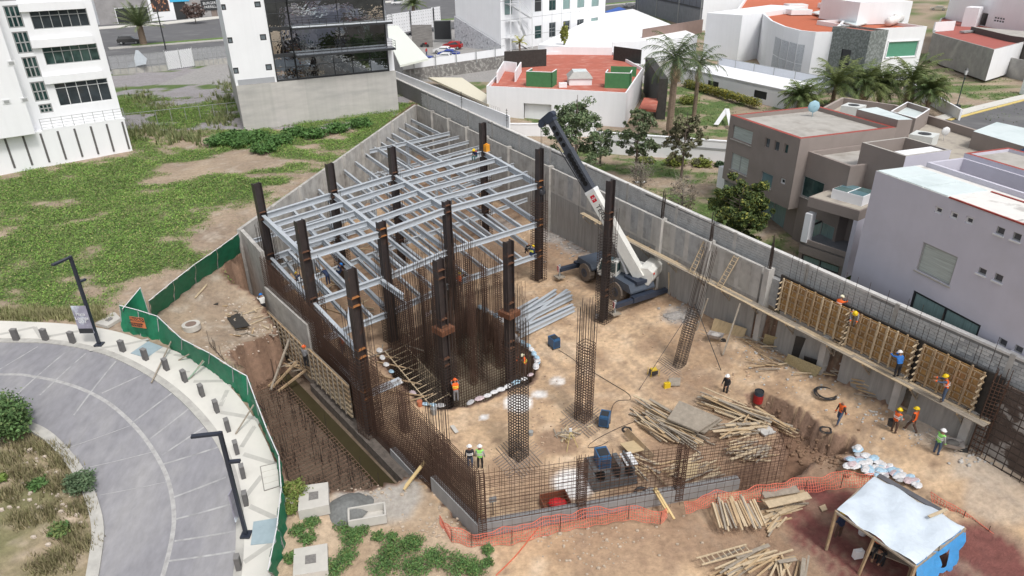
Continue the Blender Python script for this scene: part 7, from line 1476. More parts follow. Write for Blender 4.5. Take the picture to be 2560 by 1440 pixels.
# ================================================================ PEOPLE
skin_m = mat('skin', (.30,.16,.10), .6, .05)
POSE = {}
def pose(name):
    if name in POSE: return POSE[name]
    J = dict(pel=(0,0,.93), wst=(0,.0,1.08), chs=(0,.0,1.30), nck=(0,.01,1.47), hd0=(0,.02,1.55), hd1=(0,.03,1.66), nose=(0,.12,1.60))
    for s, n in ((-1,'l'),(1,'r')): J.update({'sh'+n:(s*.19,0,1.40),'el'+n:(s*.25,.02,1.13),'wr'+n:(s*.26,.12,.90),'ha'+n:(s*.26,.16,.82),'hp'+n:(s*.10,0,.88),'kn'+n:(s*.12,.03,.48),'an'+n:(s*.12,0,.09),'to'+n:(s*.13,.15,.05)})
    def bend(keys, piv, ang):
        c, s = math.cos(ang), math.sin(ang)
        for k in keys: x, y, z = J[k]; y -= piv[1]; z -= piv[2]; J[k] = (x, piv[1]+y*c+z*s, piv[2]-y*s+z*c)
    up = ['wst','chs','nck','hd0','hd1','nose','shl','shr','ell','elr','wrl','wrr','hal','har']
    if name == 'walk':
        J['knl'] = (-.11,.2,.52); J['anl'] = (-.11,.28,.12); J['tol'] = (-.11,.43,.1); J['knr'] = (.11,-.02,.48); J['anr'] = (.11,-.3,.14); J['tor'] = (.11,-.2,.05); J['wrl'] = (-.25,-.12,.92); J['hal'] = (-.25,-.14,.84)
    if name == 'carry': J['wrl'] = (-.2,.3,1.0); J['hal'] = (-.16,.38,1.0); J['wrr'] = (.2,.3,1.0); J['har'] = (.16,.38,1.0)
    if name == 'reach':
        for n, s in (('l',-1),('r',1)): J['el'+n] = (s*.24,.26,1.38); J['wr'+n] = (s*.2,.5,1.45); J['ha'+n] = (s*.19,.58,1.47)
        bend(up, J['pel'], .25)
    if name == 'bend': 
        bend(up, J['pel'], 1.05)
        for n, s in (('l',-1),('r',1)): J['el'+n] = (s*.22,.62,.95); J['wr'+n] = (s*.18,.72,.72); J['ha'+n] = (s*.17,.75,.64)
    if name == 'sit':
        for k in J: x, y, z = J[k]; J[k] = (x, y, z-.82)
        for n, s in (('l',-1),('r',1)): J['kn'+n] = (s*.14,.44,.14); J['an'+n] = (s*.14,.42,-.30); J['to'+n] = (s*.14,.56,-.34); J['el'+n] = (s*.26,.14,.33); J['wr'+n] = (s*.16,.36,.26); J['ha'+n] = (s*.14,.44,.26)
        bend(['wst','chs','nck','hd0','hd1','nose','shl','shr'], J['pel'], .45)
    if name == 'crouch':
        for k in J: x, y, z = J[k]; J[k] = (x, y, z-.5)
        for n, s in (('l',-1),('r',1)): J['kn'+n] = (s*.18,.36,.5); J['an'+n] = (s*.15,.02,.1); J['to'+n] = (s*.16,.17,.05); J['el'+n] = (s*.26,.28,.65); J['wr'+n] = (s*.16,.48,.5); J['ha'+n] = (s*.14,.56,.46)
        bend(['wst','chs','nck','hd0','hd1','nose','shl','shr'], J['pel'], .6)
    ed = [('pel','wst'),('wst','chs'),('chs','nck'),('nck','hd0'),('hd0','hd1'),('hd0','nose')]; rad = dict(pel=(.16,.12),wst=(.15,.105),chs=(.17,.12),nck=(.062,.062),hd0=(.085,.095),hd1=(.09,.1),nose=(.018,.018))
    for n in 'lr': ed += [('chs','sh'+n),('sh'+n,'el'+n),('el'+n,'wr'+n),('wr'+n,'ha'+n),('pel','hp'+n),('hp'+n,'kn'+n),('kn'+n,'an'+n),('an'+n,'to'+n)]; rad.update({'sh'+n:(.07,.07),'el'+n:(.052,.052),'wr'+n:(.04,.04),'ha'+n:(.045,.035),'hp'+n:(.10,.10),'kn'+n:(.075,.075),'an'+n:(.055,.055),'to'+n:(.05,.04)})
    # fingers
    for n in 'lr':
        h = Vector(J['ha'+n]); w_ = Vector(J['wr'+n]); d = (h-w_).normalized(); a = d.orthogonal().normalized()
        for i in range(4): k = 'f%d%s' % (i, n); J[k] = tuple(h+d*(.085-.01*abs(i-1.4))+a*(i-1.5)*.024); ed.append(('ha'+n, k)); rad[k] = (.011,.011)
        k = 'th'+n; J[k] = tuple(w_+d*.06+a*.06); ed.append(('wr'+n, k)); rad[k] = (.012,.012)
    ks = list(J); me = bpy.data.meshes.new('tmp'); me.from_pydata([J[k] for k in ks], [(ks.index(a), ks.index(b_)) for a, b_ in ed], []); o = bpy.data.objects.new('tmp', me); C.objects.link(o)
    m = o.modifiers.new('s', 'SKIN'); 
    for i, k in enumerate(ks): v = me.skin_vertices[0].data[i]; v.radius = rad[k]; v.use_root = (k == 'pel')
    sb = o.modifiers.new('u', 'SUBSURF'); sb.levels = 1
    dg = bpy.context.evaluated_depsgraph_get(); dg.update(); out = bpy.data.meshes.new_from_object(o.evaluated_get(dg)); bpy.data.objects.remove(o)
    segs_ = [(Vector(J[a]), Vector(J[b_]), a, b_) for a, b_ in ed]
    def region(c):
        best = (9, 0)
        for a, b_, na, nb_ in segs_:
            ab = b_-a; t = max(0, min(1, (c-a).dot(ab)/max(ab.length_squared, 1e-9))); dd_ = (c-(a+ab*t)).length
            if na in ('wrl','wrr') or nb_[0] == 'f' or na[:2] == 'ha' or nb_[:2] == 'th' or na in ('nck','hd0'): r = 0
            elif na[:2] == 'an': r = 3
            elif na[:2] in ('hp','kn') or nb_[:2] == 'hp': r = 2
            else: r = 1
            if dd_ < best[0]: best = (dd_, r)
        return best[1]
    for _ in range(4): out.materials.append(skin_m)
    tor = [(s_[0], s_[1]) for s_ in segs_ if s_[2] in ('wst','chs','pel') and s_[3] in ('wst','chs','nck','shl','shr')]
    vest = MB(); idxm = {}
    for p in out.polygons:
        r = region(p.center); p.material_index = r
        p.use_smooth = True
    armd = [(Vector(J['sh'+n]), Vector(J['el'+n])) for n in 'lr']
    V = []; F = []
    for p in out.polygons:
        if p.material_index != 1: continue
        c = p.center; near = min((c-(a.lerp(b_, t))).length for a, b_ in armd for t in (.35,.6,.85,1.)+((1.,) if True else ()))
        lower = min((c-Vector(J['el'+n])).length for n in 'lr')
        if near < .105 or lower < .2: continue
        f = []
        for vi in p.vertices:
            if vi not in idxm: idxm[vi] = len(V); v = out.vertices[vi]; V.append(v.co+v.normal*.016)
            f.append(idxm[vi])
        F.append(tuple(f))
    vm = newmesh('vest', V, F); vm.materials.append(skin_m); vm.polygons.foreach_set('use_smooth', [True]*len(vm.polygons))
    hc = Vector(J['hd1']); ax_ = (Vector(J['hd1'])-Vector(J['nck'])).normalized(); q = Z.rotation_difference(ax_); b = MB(); b.ball((0,0,.0), .135, 12, 5, (1,1.15,1.05), True); b.tube((0,.02,-.01), (0,.02,.012), .165, 14); V2_ = [hc+q @ (v+Vector((0,0,.01))) for v in b.V]; hm = newmesh('helmet', V2_, b.F); hm.materials.append(skin_m)
    # reflective bands
    bn = MB(); w0 = Vector(J['wst']).lerp(Vector(J['chs']), .35); w1 = Vector(J['wst']).lerp(Vector(J['chs']), .8); q2 = Z.rotation_difference((Vector(J['chs'])-Vector(J['wst'])).normalized())
    for w_ in (w0, w1):
        ring = [w_+q2 @ Vector((math.cos(a)*.21, math.sin(a)*.165, 0)) for a in [2*math.pi*i/14 for i in range(15)]]
        for a, c in zip(ring[:-1], ring[1:]): bn.bar(a, c, .012, .045, up=q2 @ Z)
    bm_ = newmesh('reflective_band', bn.V, bn.F); bm_.materials.append(skin_m)
    POSE[name] = (out, vm, hm, bm_); return POSE[name]
def fab(n, c, r=.8): return mat('cloth_'+n, c, r, .15, 6)
FB = dict(orange=fab('orange', (.80,.13,.02)), green=fab('green', (.30,.72,.16)), black=fab('black', (.018,.018,.022)), navy=fab('navy', (.015,.03,.08)), grey=fab('grey', (.22,.22,.23)), jeans=fab('jeans', (.06,.09,.15)), brown=fab('brown', (.10,.06,.045)), red=fab('red', (.5,.04,.04)), blue=fab('blue', (.03,.16,.5)), white=fab('white', (.62,.62,.60)), lgrey=fab('lgrey', (.35,.36,.34)), pink=fab('pink', (.75,.22,.15)), teal=fab('teal', (.05,.13,.13)))
HM = dict(yellow=mat('helmet_yellow', (.78,.55,.01), .35, .03), white=mat('helmet_white', (.82,.82,.82), .35, .03), orange=mat('helmet_orange', (.75,.13,.03), .35, .03), blue=mat('helmet_blue', (.02,.18,.55), .35, .03), cream=mat('helmet_cream', (.80,.76,.55), .35, .03))
def person(loc, rz, ps, shirt, trs, vest, helm, lab, band=None, s=1., cap=None):
    t = thing('person', lab, 'person', loc); out, vm, hm, bm_ = pose(ps); t.rotation_euler[2] = rz; t.scale = (s, s, s)
    def ch(n, me, ms):
        o = bpy.data.objects.new(n, me); C.objects.link(o); o.parent = t
        for i, m_ in enumerate(ms): o.material_slots[i].link = 'OBJECT'; o.material_slots[i].material = m_
    ch('body', out, [skin_m, FB[shirt], FB[trs], FB['brown'] if trs != 'black' else FB['black']])
    if vest: ch('vest', vm, [FB[vest]])
    if helm: ch('helmet', hm, [HM[helm]])
    if band: ch('reflective_band', bm_, [mat('band_'+band, dict(silver=(.7,.7,.68), yellow=(.8,.8,.1), white=(.85,.85,.85))[band], .3, .0)])
    return t
g = ground
person(P(1141,1004,.05), .2, 'reach', 'grey', 'grey', 'orange', 'orange', 'worker in an orange vest with yellow bands reaching at the rebar on the pit edge', 'yellow')
person(Vector((-4.35,50.4,2.2)), -.2, 'reach', 'black', 'black', 'orange', 'yellow', 'worker in an orange vest clinging to the middle column above the rebar pit', None)
person(Vector((.9,41.6,-.1)), 1.4, 'reach', 'brown', 'brown', 'orange', 'cream', 'worker in orange working between rebars at the right edge of the pit', 'yellow')
person(P(1190,392,9.42), 2.6, 'sit', 'navy', 'teal', None, 'yellow', 'worker in navy with an orange harness sitting on the top back beam', None)
t = bpy.data.objects['person.003']; 
b = MB(); p = P(1190,392,9.42)
for s in (-.11,.11): b.path([p+Matrix.Rotation(2.6,3,'Z') @ Vector(v) for v in ((s,.02,.12),(s,.12,.32),(s*.8,.25,.62),(s,.02,.60),(s,-.05,.3))], .03, 5)
b.done('safety_harness', FB['orange'], None, 'orange harness straps worn by the worker on the top beam', 'harness')
b1_ = V2('C8').lerp(V2('C7'), .10); person(b1_+Z*2.77, -.7, 'sit', 'navy', 'navy', None, 'yellow', 'worker in navy with yellow straps sitting on the low beam at the right corner column', 'yellow'); person(V2('C8').lerp(V2('C7'), .13)+Vector((-.2,.75,2.75)), -2.4, 'crouch', 'black', 'black', None, None, 'worker in black crouching on the far side of the right corner column', 'silver')
person(P(843,690,2.78), -1.2, 'crouch', 'navy', 'navy', None, 'blue', 'worker in navy overalls crouching on the low beam behind the second front column', 'silver'); person(P(822,712,2.78), .8, 'bend', 'navy', 'navy', None, None, 'worker in navy bending over a low beam right of the left reddish column'); person(P(755,712,2.), 1.2, 'crouch', 'navy', 'navy', None, 'yellow', 'worker with yellow helmet just left of the left front column', 'silver')
person(P(1041,606,0), 2., 'stand', 'white', 'grey', None, 'white', 'man with a white helmet standing on the floor under the steel frame'); person(P(1088,560,0), 1., 'bend', 'black', 'black', None, 'yellow', 'distant dark figure bending beneath the far beams')
person(fw(.7,.75)+Z*2.3, .6, 'reach', 'white', 'black', None, 'blue', 'man with a blue helmet standing at the end of the concrete wall'); person(fw(1.6,1.5)+Z*.1, -.5, 'reach', 'black', 'black', 'orange', 'orange', 'worker in an orange vest between the earth bank and the trench shutter', 'yellow'); person(fw(8.0,.75)+Z*1.1, -.4, 'stand', 'grey', 'black', None, 'orange', 'worker with an orange helmet in the gap between the trench shutters')
person(P(860,885,0), .9, 'stand', 'jeans', 'jeans', 'orange', 'orange', 'worker half hidden under the front beam in an orange vest'); person(P(1100,690,0), .5, 'crouch', 'blue', 'blue', None, None, 'person in blue crouching among the rebars under the frame')
person(P(1176,1172,0), .1, 'stand', 'black', 'jeans', 'black', 'white', 'person in a black vest with white stripes seen from behind by the mesh corner', 'white'); person(P(1201,1172,0), -.1, 'stand', 'lgrey', 'black', 'green', 'white', 'person in a bright green vest and white helmet by the mesh corner', 'silver')
person(P(1812,990,.1), 2.3, 'carry', 'black', 'black', None, 'white', 'man in black with a white helmet reading papers on the sand')
person(g(2095,1060), 2.1, 'walk', 'brown', 'jeans', 'orange', None, 'worker in an orange vest and dark cap walking past the hose coil', None); person(g(2232,1082), -1.1, 'carry', 'lgrey', 'brown', 'orange', 'yellow', 'worker in an orange vest with a black bucket behind him, left of the pair', 'silver'); person(g(2276,1080), .5, 'walk', 'brown', 'brown', 'orange', 'yellow', 'worker in orange with yellow helmet and tool belt, right of the pair', None)
person(g(2338,1136), -1.2, 'stand', 'lgrey', 'jeans', 'green', 'white', 'worker in a light green vest pushing the wheelbarrow', 'silver')
q_ = g(2222,1075); t = thing('bucket', 'black bucket carried behind the left worker of the pair', 'bucket', q_+Z*.35); MB().tube(q_+Z*.35, q_+Z*.75, .17, 12, .2).done('body', frame_k, t)
person(rw(71.3,-.02)+Z*5.9, -1., 'reach', 'orange', 'orange', None, 'cream', 'worker in orange overalls standing on top of the first timber shuttering panel', 'silver'); person(rw(72.6,.2)+Z*6.15, 2.7, 'bend', 'grey', 'grey', 'orange', 'yellow', 'worker with a yellow helmet bending over the gap between two shuttering panels', None)
person(rw(76.4,.75)+Z*4.68, .2, 'reach', 'blue', 'black', 'blue', 'white', 'worker with white helmet and blue vest on the plank walkway'); person(rw(79.2,.75)+Z*4.7, 1., 'reach', 'jeans', 'jeans', 'orange', 'yellow', 'worker in an orange vest on the end of the plank walkway', 'silver')
person(P(2093,1345,.4), .2, 'carry', 'navy', 'brown', 'navy', 'yellow', 'person in a navy hood carrying boards at the tent corner'); person(P(2180,1395,.4), -1., 'bend', 'pink', 'black', 'orange', None, 'worker in an orange vest bending at the table under the tent'); person(P(2200,1410,.4), 2.2, 'bend', 'black', 'black', None, None, 'person in black bending over the table under the tent'); person(P(1067,140,7.), 1., 'stand', 'red', 'jeans', None, None, 'person in a red shirt standing in the car park')
# ================================================================ VEHICLES
def car(loc, rz, m, lab, kind='sedan', s=1.):
    t = thing('parked_car', lab, 'car', loc); t.rotation_euler[2] = rz; t.scale = (s,)*3
    pr = dict(sedan=[(-2.25,.35),(-2.3,.75),(-2.1,.95),(-1.5,1.0),(-.95,1.42),(.45,1.45),(1.15,1.0),(2.0,.85),(2.25,.65),(2.25,.35)], suv=[(-2.2,.4),(-2.25,.95),(-2.05,1.1),(-1.8,1.55),(-1.2,1.66),(.5,1.62),(1.15,1.1),(2.05,.95),(2.25,.7),(2.25,.4)], pickup=[(-2.6,.5),(-2.6,1.05),(-.9,1.05),(-.85,1.65),(-.3,1.75),(.7,1.72),(1.3,1.15),(2.3,1.05),(2.5,.8),(2.5,.5)])[kind]
    n = len(pr); b = MB(); V = []
    for y, k in ((-.88,1), (-.8,1.), (.8,1.), (.88,1)):
        for x, z in pr:
            inset = .22 if z > 1.12 else 0; V.append((x*(.985 if abs(y) > .85 else 1), math.copysign(max(.1, abs(y)-inset), y), z-(0.02 if abs(y) > .85 else 0)))
    F = [tuple(range(n))[::-1], tuple(range(3*n, 4*n))]
    for r in range(3): F += [(r*n+i, r*n+(i+1) % n, (r+1)*n+(i+1) % n, (r+1)*n+i) for i in range(n)]
    b.add(V, F); me = newmesh('body', b.V, b.F); me.materials.append(m); o = bpy.data.objects.new('body', me); C.objects.link(o); o.parent = t
    top = [p for p in pr if p[1] > 1.12]; x0, x1 = min(p[0] for p in top), max(p[0] for p in top); zt = max(p[1] for p in top)
    def sub(name, b_, m_): me = newmesh(name, b_.V, b_.F); me.materials.append(m_); o = bpy.data.objects.new(name, me); C.objects.link(o); o.parent = t
    for s_ in (-1,1): b_ = MB(); yy = s_*.905; y2 = s_*.675; b_.add([(x0-.3,yy*.97,1.04),(x1+.45,yy*.97,1.04),(x1-.05,y2,zt-.1),(x0+.12,y2,zt-.1)], [(0,1,2,3)]); sub('side_windows', b_, glass)
    fx = [p for p in pr if p[0] > x1][0]; b_ = MB(); b_.add([(fx[0]-.02,-.68,fx[1]+.04),(fx[0]-.02,.68,fx[1]+.04),(x1+.03,.56,zt-.07),(x1+.03,-.56,zt-.07)], [(0,1,2,3)]); sub('windscreen', b_, glass)
    bx = [p for p in pr if p[0] < x0][-1]; b_ = MB(); b_.add([(bx[0]+.02,-.68,bx[1]+.05),(bx[0]+.02,.68,bx[1]+.05),(x0-.03,.56,zt-.07),(x0-.03,-.56,zt-.07)], [(0,1,2,3)]); sub('rear_window', b_, glass)
    for x in (-1.4,1.4):
        for y in (-.8,.8): b_ = MB(); b_.tube((x,y-.12,.34),(x,y+.12,.34), .34, 14); sub('wheel', b_, frame_k); b_ = MB(); yo = y+(.125 if y > 0 else -.125); b_.tube((x,yo-.01,.34),(x,yo+.01,.34), .2, 10); sub('rim', b_, frame_g)
    for y in (-.6,.6): b_ = MB(); b_.box((2.24,y,.72), (.06,.3,.12)); sub('headlight', b_, frame_w)
    return t
paint = lambda n, c: mat('car_'+n, c, .25, .03)
car(P(325,110,7.25), .25, paint('dark', (.05,.05,.05)), 'dark grey car driving on the street left of the palm', 'suv', 1.15); car(P(455,150,7.25), .3, paint('silver', (.35,.35,.36)), 'silver car seen through the slatted gate'); car(P(998,12,7.25), 3.3, paint('white', (.75,.75,.75)), 'white pickup on the far side of the street behind the palm', 'pickup', 1.25)
car(P(1112,150,7.05), 2.9, paint('white'  , (.75,.75,.75)), 'white sports car nearest in the neighbours car park'); car(P(1122,141,7.05), 2.9, paint('blue', (.03,.06,.30)), 'blue car between the two white cars'); car(P(1110,133,7.05), 2.9, paint('white', (.75,.75,.75)), 'white sedan beyond the blue car'); car(P(1132,122,7.05), 2.9, paint('red', (.35,.02,.02)), 'dark red car farthest in the car park', 'suv')
car(P(1068,158,7.05), 2.9, paint('blue', (.03,.06,.30)), 'dark blue car partly under the white canopy'); car(P(2345,26,7.), 2.6, paint('beige', (.42,.39,.32)), 'beige sedan parked on the lot in the top right corner'); car(P(1573,18,7.2), .3, paint('silver', (.35,.35,.36)), 'silver car at the end of the dark panel hall'); car(P(1062,100,7.05), 1.4, paint('dark', (.05,.05,.05)), 'black car behind the stone clad pillar', 'suv')
for i, (px, lab) in enumerate((((1062,118),'red and black motorcycle by the stone clad pillar'),((1032,88),'black motorcycle behind the perforated panels'))):
    p = P(*px, 7.05); t = thing('motorcycle', lab, 'motorcycle', p)
    for x in (-.7,.7): MB().tube(p+Vector((x,-.06,.32)), p+Vector((x,.06,.32)), .32, 12).done('wheel', frame_k, t)
    MB().box(p+Z*.75, (1.0,.3,.3)).done('seat', frame_k, t); MB().box(p+Vector((.3,0,.85)), (.5,.34,.35)).done('fuel_tank', paint('red', (.35,.02,.02)), t); MB().tube(p+Vector((.55,-.35,1.15)), p+Vector((.55,.35,1.15)), .03, 6).done('handlebar', frame_g, t)
# perforated screens by the street, stone pillar, advertising board
a, c = P(958,92,8.0), P(1103,66,8.0); a.z = c.z = 0; ps = thing('perforated_screen', 'white perforated panel screen above the car park', 'screen', a); d = (c-a).normalized(); n = Vector((d.y, -d.x, 0)); za, zb2 = 8.2, onp(a,c,1100,18)[2]; Lp = (c-a).length
for i in range(6): boxed(ps, 'panel', a+d*(Lp*i/6+.05), a+d*(Lp*(i+1)/6-.05), .08, za+(.8 if i > 4 else 0)*0, zb2-(0 if i < 5 else -.2), white_b)
b = MB()
for i in range(24):
    for j in range(6): o_ = a+d*(Lp*(i+.5)/24)-n*0+n*.02+Z*(za+(zb2-za)*(j+.5)/6); b.tube(o_, o_+n*.015, .13, 6)
b.done('holes', frame_g, ps, kind='stuff')
for i in (.06,.45,.86): MB().bar(a+d*Lp*i+n*.2+Z*6, a+d*Lp*i+n*.2+Z*(zb2+.2), .25, .2, up=d).done('post', frame_k, ps)
MB().box(P(1057,118,7)+Z*2.4, (4.6,.5,4.8)).done('stone_pillar', mat('slate', (.22,.21,.20), .9, .4, 2, stretch=(.4,.4,4), bump=.03), None, 'stone clad grey pillar in the car park', 'pillar'); p = P(1108,104,7); t = thing('advert_board', 'black square advertising board beside the stone pillar', 'board', p); MB().box(p+Z*2.6, (4.2,.3,4.4)).done('panel', frame_g, t); MB().box(p+Z*2.6-Vector((0,.17,0)), (3.9,.04,4.1)).done('screen', frame_k, t)
# front fence of the empty lot
fz = 7.0; pts = [(283,188),(420,176),(488,166),(570,158)]; t = thing('lot_fence', 'low white wall with wire fence, torn banner and slatted gate at the street', 'fence', P(430,180,fz)); q = [P(*p, fz) for p in pts]
for i in (0, 2): boxed(t, 'low_wall', q[i], q[i+1], .2, 6.8, 8.0, kerb_m)
b = MB()
for i in (0, 2): 
    u, v = q[i], q[i+1]
    for h_ in (8.1, 9.3, 10.3): b.bar(Vector((u.x,u.y,h_)), Vector((v.x,v.y,h_)), .07, .07)
    for k in range(8): w_ = u.lerp(v, k/7); b.bar(Vector((w_.x,w_.y,7)), Vector((w_.x,w_.y,10.4)), .09, .09)
b.done('fence_bars', frame_g, t); 
for i in (0, 2): u, v = q[i], q[i+1]; MB().add([Vector((u.x,u.y,8.1)), Vector((v.x,v.y,8.1)), Vector((v.x,v.y,10.2)), Vector((u.x,u.y,10.2))], [(0,1,2,3)]).done('wire_mesh', mat('wire_mesh', (.42,.43,.44), .7, .15, 4, alpha=.55), t)
gt = thing('gate', 'double gate with diagonal white slats at the street', 'gate', q[1]); u, v = q[1], q[2]; dd = (v-u).normalized(); Lg = (v-u).length
for k in range(22):
    s0_ = -3.+k*(Lg+3.)/22; A0, A1 = max(0, s0_), min(Lg, s0_+3.); z0, z1 = 7.1+(A0-s0_)*1.1, 7.1+(A1-s0_)*1.1
    if A1 > A0: MB().bar(u+dd*A0+Z*(z0-7), u+dd*A1+Z*(z1-7), .08, .24).done('slat', frame_w, gt)
for k in (0,.5,1): MB().bar(u+dd*Lg*k, u+dd*Lg*k+Z*3.7, .14, .14, up=dd).done('gate_post', frame_g, gt)
p = q[0].lerp(q[1], .5); MB().add([p+Vector((-2.5,-.3,.9)), p+Vector((1.5,-.3,1.6)), p+Vector((1.9,-.3,2.6)), p+Vector((.6,-.2,4.1)), p+Vector((.1,-.2,4.1)), p+Vector((-.6,-.3,2.4))], [(0,1,2,3,4,5)]).done('torn_banner', mat('banner_grey', (.55,.60,.64), .6, .1, 2), None, 'torn pale banner hanging over the lot fence', 'banner')
p = P(415,125,7.1); MB().tube(p, p+Z*14, .16, 8, .1).done('street_pole', frame_k, None, 'tall thin dark pole on the street behind the date palm', 'pole')
b = MB(); a, c = P(322,322,6.8), P(606,290,7.)
for k in range(9): w_ = a.lerp(c, k/8); b.tube(w_, w_+Z*2.0, .035, 5)
b.tube(a+Z*1.95, c+Z*1.95, .03, 5); b.done('wire_fence', frame_g, None, 'thin wire fence between the white office block and the concrete base', 'fence')
# electric fence poles on block wall, classic lamp
for s_ in (14, 26): 
    b = MB(); b.tube(rw(s_,-.75)+Z*9, rw(s_,-.75)+Z*11.2, .03, 5)
    for k in range(5): b.box(rw(s_,-.75)+Z*(9.9+.28*k), (.2,.05,.05))
    b.done('electric_fence_pole', frame_k, None, 'black electric fence pole on the block wall, '+('farther' if s_ == 14 else 'nearer')+' one', 'pole')
p = P(2388,280,6.2); t = thing('street_lamp', 'classic lantern street lamp with dark square base by the yellow kerb', 'street lamp', p); zt = hgt(p.x, p.y, 170); MB().box(p+Z*.5, (.7,.7,1.)).done('base', frame_k, t); MB().tube(p, Vector((p.x,p.y,zt-.9)), .07, 8).done('pole', mat('pole_green', (.03,.05,.045), .5, .1), t); MB().tube(Vector((p.x,p.y,zt-.9)), Vector((p.x,p.y,zt-.3)), .14, 6, .25).done('lantern', frame_w, t); MB().tube(Vector((p.x,p.y,zt-.3)), Vector((p.x,p.y,zt)), .28, 6, .05).done('lantern_cap', frame_k, t)
sl2 = [P(1800,300,6.2),P(1822,318,6.2)]; MB().bar(P(1790,312,6.3), P(1815,296,6.3)+Z*1.3, .6, .06).bar(P(1815,296,6.3)+Z*1.3, P(1826,318,6.3)+Z*.2, .5, .06).done('play_slide', frame_w, None, 'small white play slide on the lawn beside the taupe house', 'slide')
# ================================================================ VEGETATION
leaf = mat('leaf', attr=True, rough=.75, var=.25, scale=1.2)
def leaves(name, Pn, size, cols, parent=None, flat=.35, asp=.55, tag_=None):
    n = len(Pn); nr = rng.normal(size=(n, 3)); nr[:, 2] = np.abs(nr[:, 2])+flat*2; nr /= np.linalg.norm(nr, axis=1)[:, None]; a = np.cross(nr, rng.normal(size=(n, 3))); a /= np.linalg.norm(a, axis=1)[:, None]; b = np.cross(nr, a)
    s = (size*(.6+.8*rng.random(n)))[:, None]; a = a*s; b = b*s*asp; V = np.stack([Pn-a, Pn-b*.9, Pn+a, Pn+b*.9], 1).reshape(-1, 3); F = np.arange(4*n).reshape(-1, 4)
    o = npmesh(name, V, F, leaf, cols=np.repeat(cols, 4, 0), parent=parent, base=parent is None); return o
def lcol(n, c0, c1, c2=None): 
    t = rng.random(n)[:, None]; c = np.array(c0)*(1-t)+np.array(c1)*t
    if c2 is not None: k = rng.random(n) < .12; c[k] = np.array(c2)
    return c
# ground cover on the fields
def cover(N_, x0, x1, y0, y1, thr, size, c0, c1, c2, lab, name='ground_cover', hi=.28, cond=None):
    x = rng.uniform(x0, x1, N_); y = rng.uniform(y0, y1, N_); g_ = greenness(x, y)+.06*rng.normal(size=N_); m = (g_ > thr) & ~inpoly(x, y, SITE) & ~inpoly(x, y, PIT)
    if cond is not None: m &= cond(x, y)
    x, y, g_ = x[m], y[m], g_[m]; z = G(x, y)+hi*rng.random(len(x))*np.clip((g_-thr)*4+.3, .2, 1.4)*(.4+1.2*fbm(x, y, .9, 3, 17)); c = lcol(len(x), c0, c1, c2); k = fbm(x, y, .35, 4, 19)[:, None]; c = c*(.7+.6*k)
    o = leaves(name, np.stack([x, y, z], 1), np.full(len(x), size), c); tag(o, lab, 'ground cover', kind='stuff')
offroad = lambda x, y: ~inpoly(x, y, ROADP)
ROADP = [tuple(p[:2]) for p in swo]+[tuple(p[:2]) for p in inner[::-1]]
cover(150000, -66, -8, 38, 108, -.16, .06, (.15,.17,.06), (.24,.24,.11), (.30,.27,.16), 'sparse dry greenish growth between the weed patches on the left field', name='dry_growth', hi=.08, cond=lambda x, y: offroad(x, y) & ((x < -15) | (y > 60)))
cover(420000, -66, -8, 40, 108, .0, .075, (.09,.19,.03), (.20,.31,.06), (.28,.27,.11), 'bright green weeds covering the field left of the retaining wall', cond=lambda x, y: offroad(x, y) & ((x < -15) | (y > 60)))
cover(60000, 2, 100, 40, 150, .03, .13, (.10,.18,.04), (.15,.22,.06), (.22,.2,.1), 'lawn grass of the neighbouring gardens', cond=lambda x, y: (x*.875+y*.484 > RW0.x*.875+RW0.y*.484+2.5), hi=.15)
# dry tufts along pavement edge and planting bed
def tufts(pxs, n, rad, h, c0, c1, lab, name='dry_grass', w_=.03):
    V = []; cs = []
    for k in range(n):
        b_ = random.choice(pxs); p = ground(b_[0]+random.gauss(0, rad), b_[1]+random.gauss(0, rad*.5)); 
        if inpoly(p.x, p.y, ROADP)[0]: continue
        for j in range(9): a = random.uniform(0, 6.28); l = h*random.uniform(.5, 1.2); r0 = Vector((random.gauss(0,.12), random.gauss(0,.12), 0)); e = Vector((math.cos(a)*l*.5, math.sin(a)*l*.5, l)); s_ = Vector((-math.sin(a), math.cos(a), 0))*w_; V += [p+r0-s_, p+r0+s_, p+r0+e]; c = Vector(c0).lerp(Vector(c1), random.random()); cs += [tuple(c)]*3
    o = npmesh(name, np.array([tuple(v) for v in V]), np.arange(len(V)).reshape(-1, 3), leaf, cols=np.array(cs), base=True); tag(o, lab, 'grass', kind='stuff')
tufts([(x_, 795) for x_ in range(10, 280, 15)]+[(x_, 782) for x_ in range(10, 260, 25)]+[(240,775),(200,790)], 420, 9, .5, (.32,.29,.16), (.20,.22,.08), 'dry straw coloured grass along the upper edge of the pavement')
tufts([(60,1110),(110,1130),(160,1160),(190,1210),(200,1270),(150,1220),(90,1200),(50,1180),(20,1240),(120,1280),(170,1330),(200,1360),(160,1400),(120,1420),(20,1150),(60,1300)], 700, 22, .45, (.30,.25,.15), (.17,.17,.07), 'dry scrub grass in the planting bed inside the curve')
tufts([(345,340),(380,330),(430,345),(350,250),(400,270),(560,250),(580,220),(560,300),(480,345)], 500, 20, .8, (.26,.26,.12), (.10,.15,.05), 'tall dry and green weeds in the empty lot between the buildings', w_=.06)
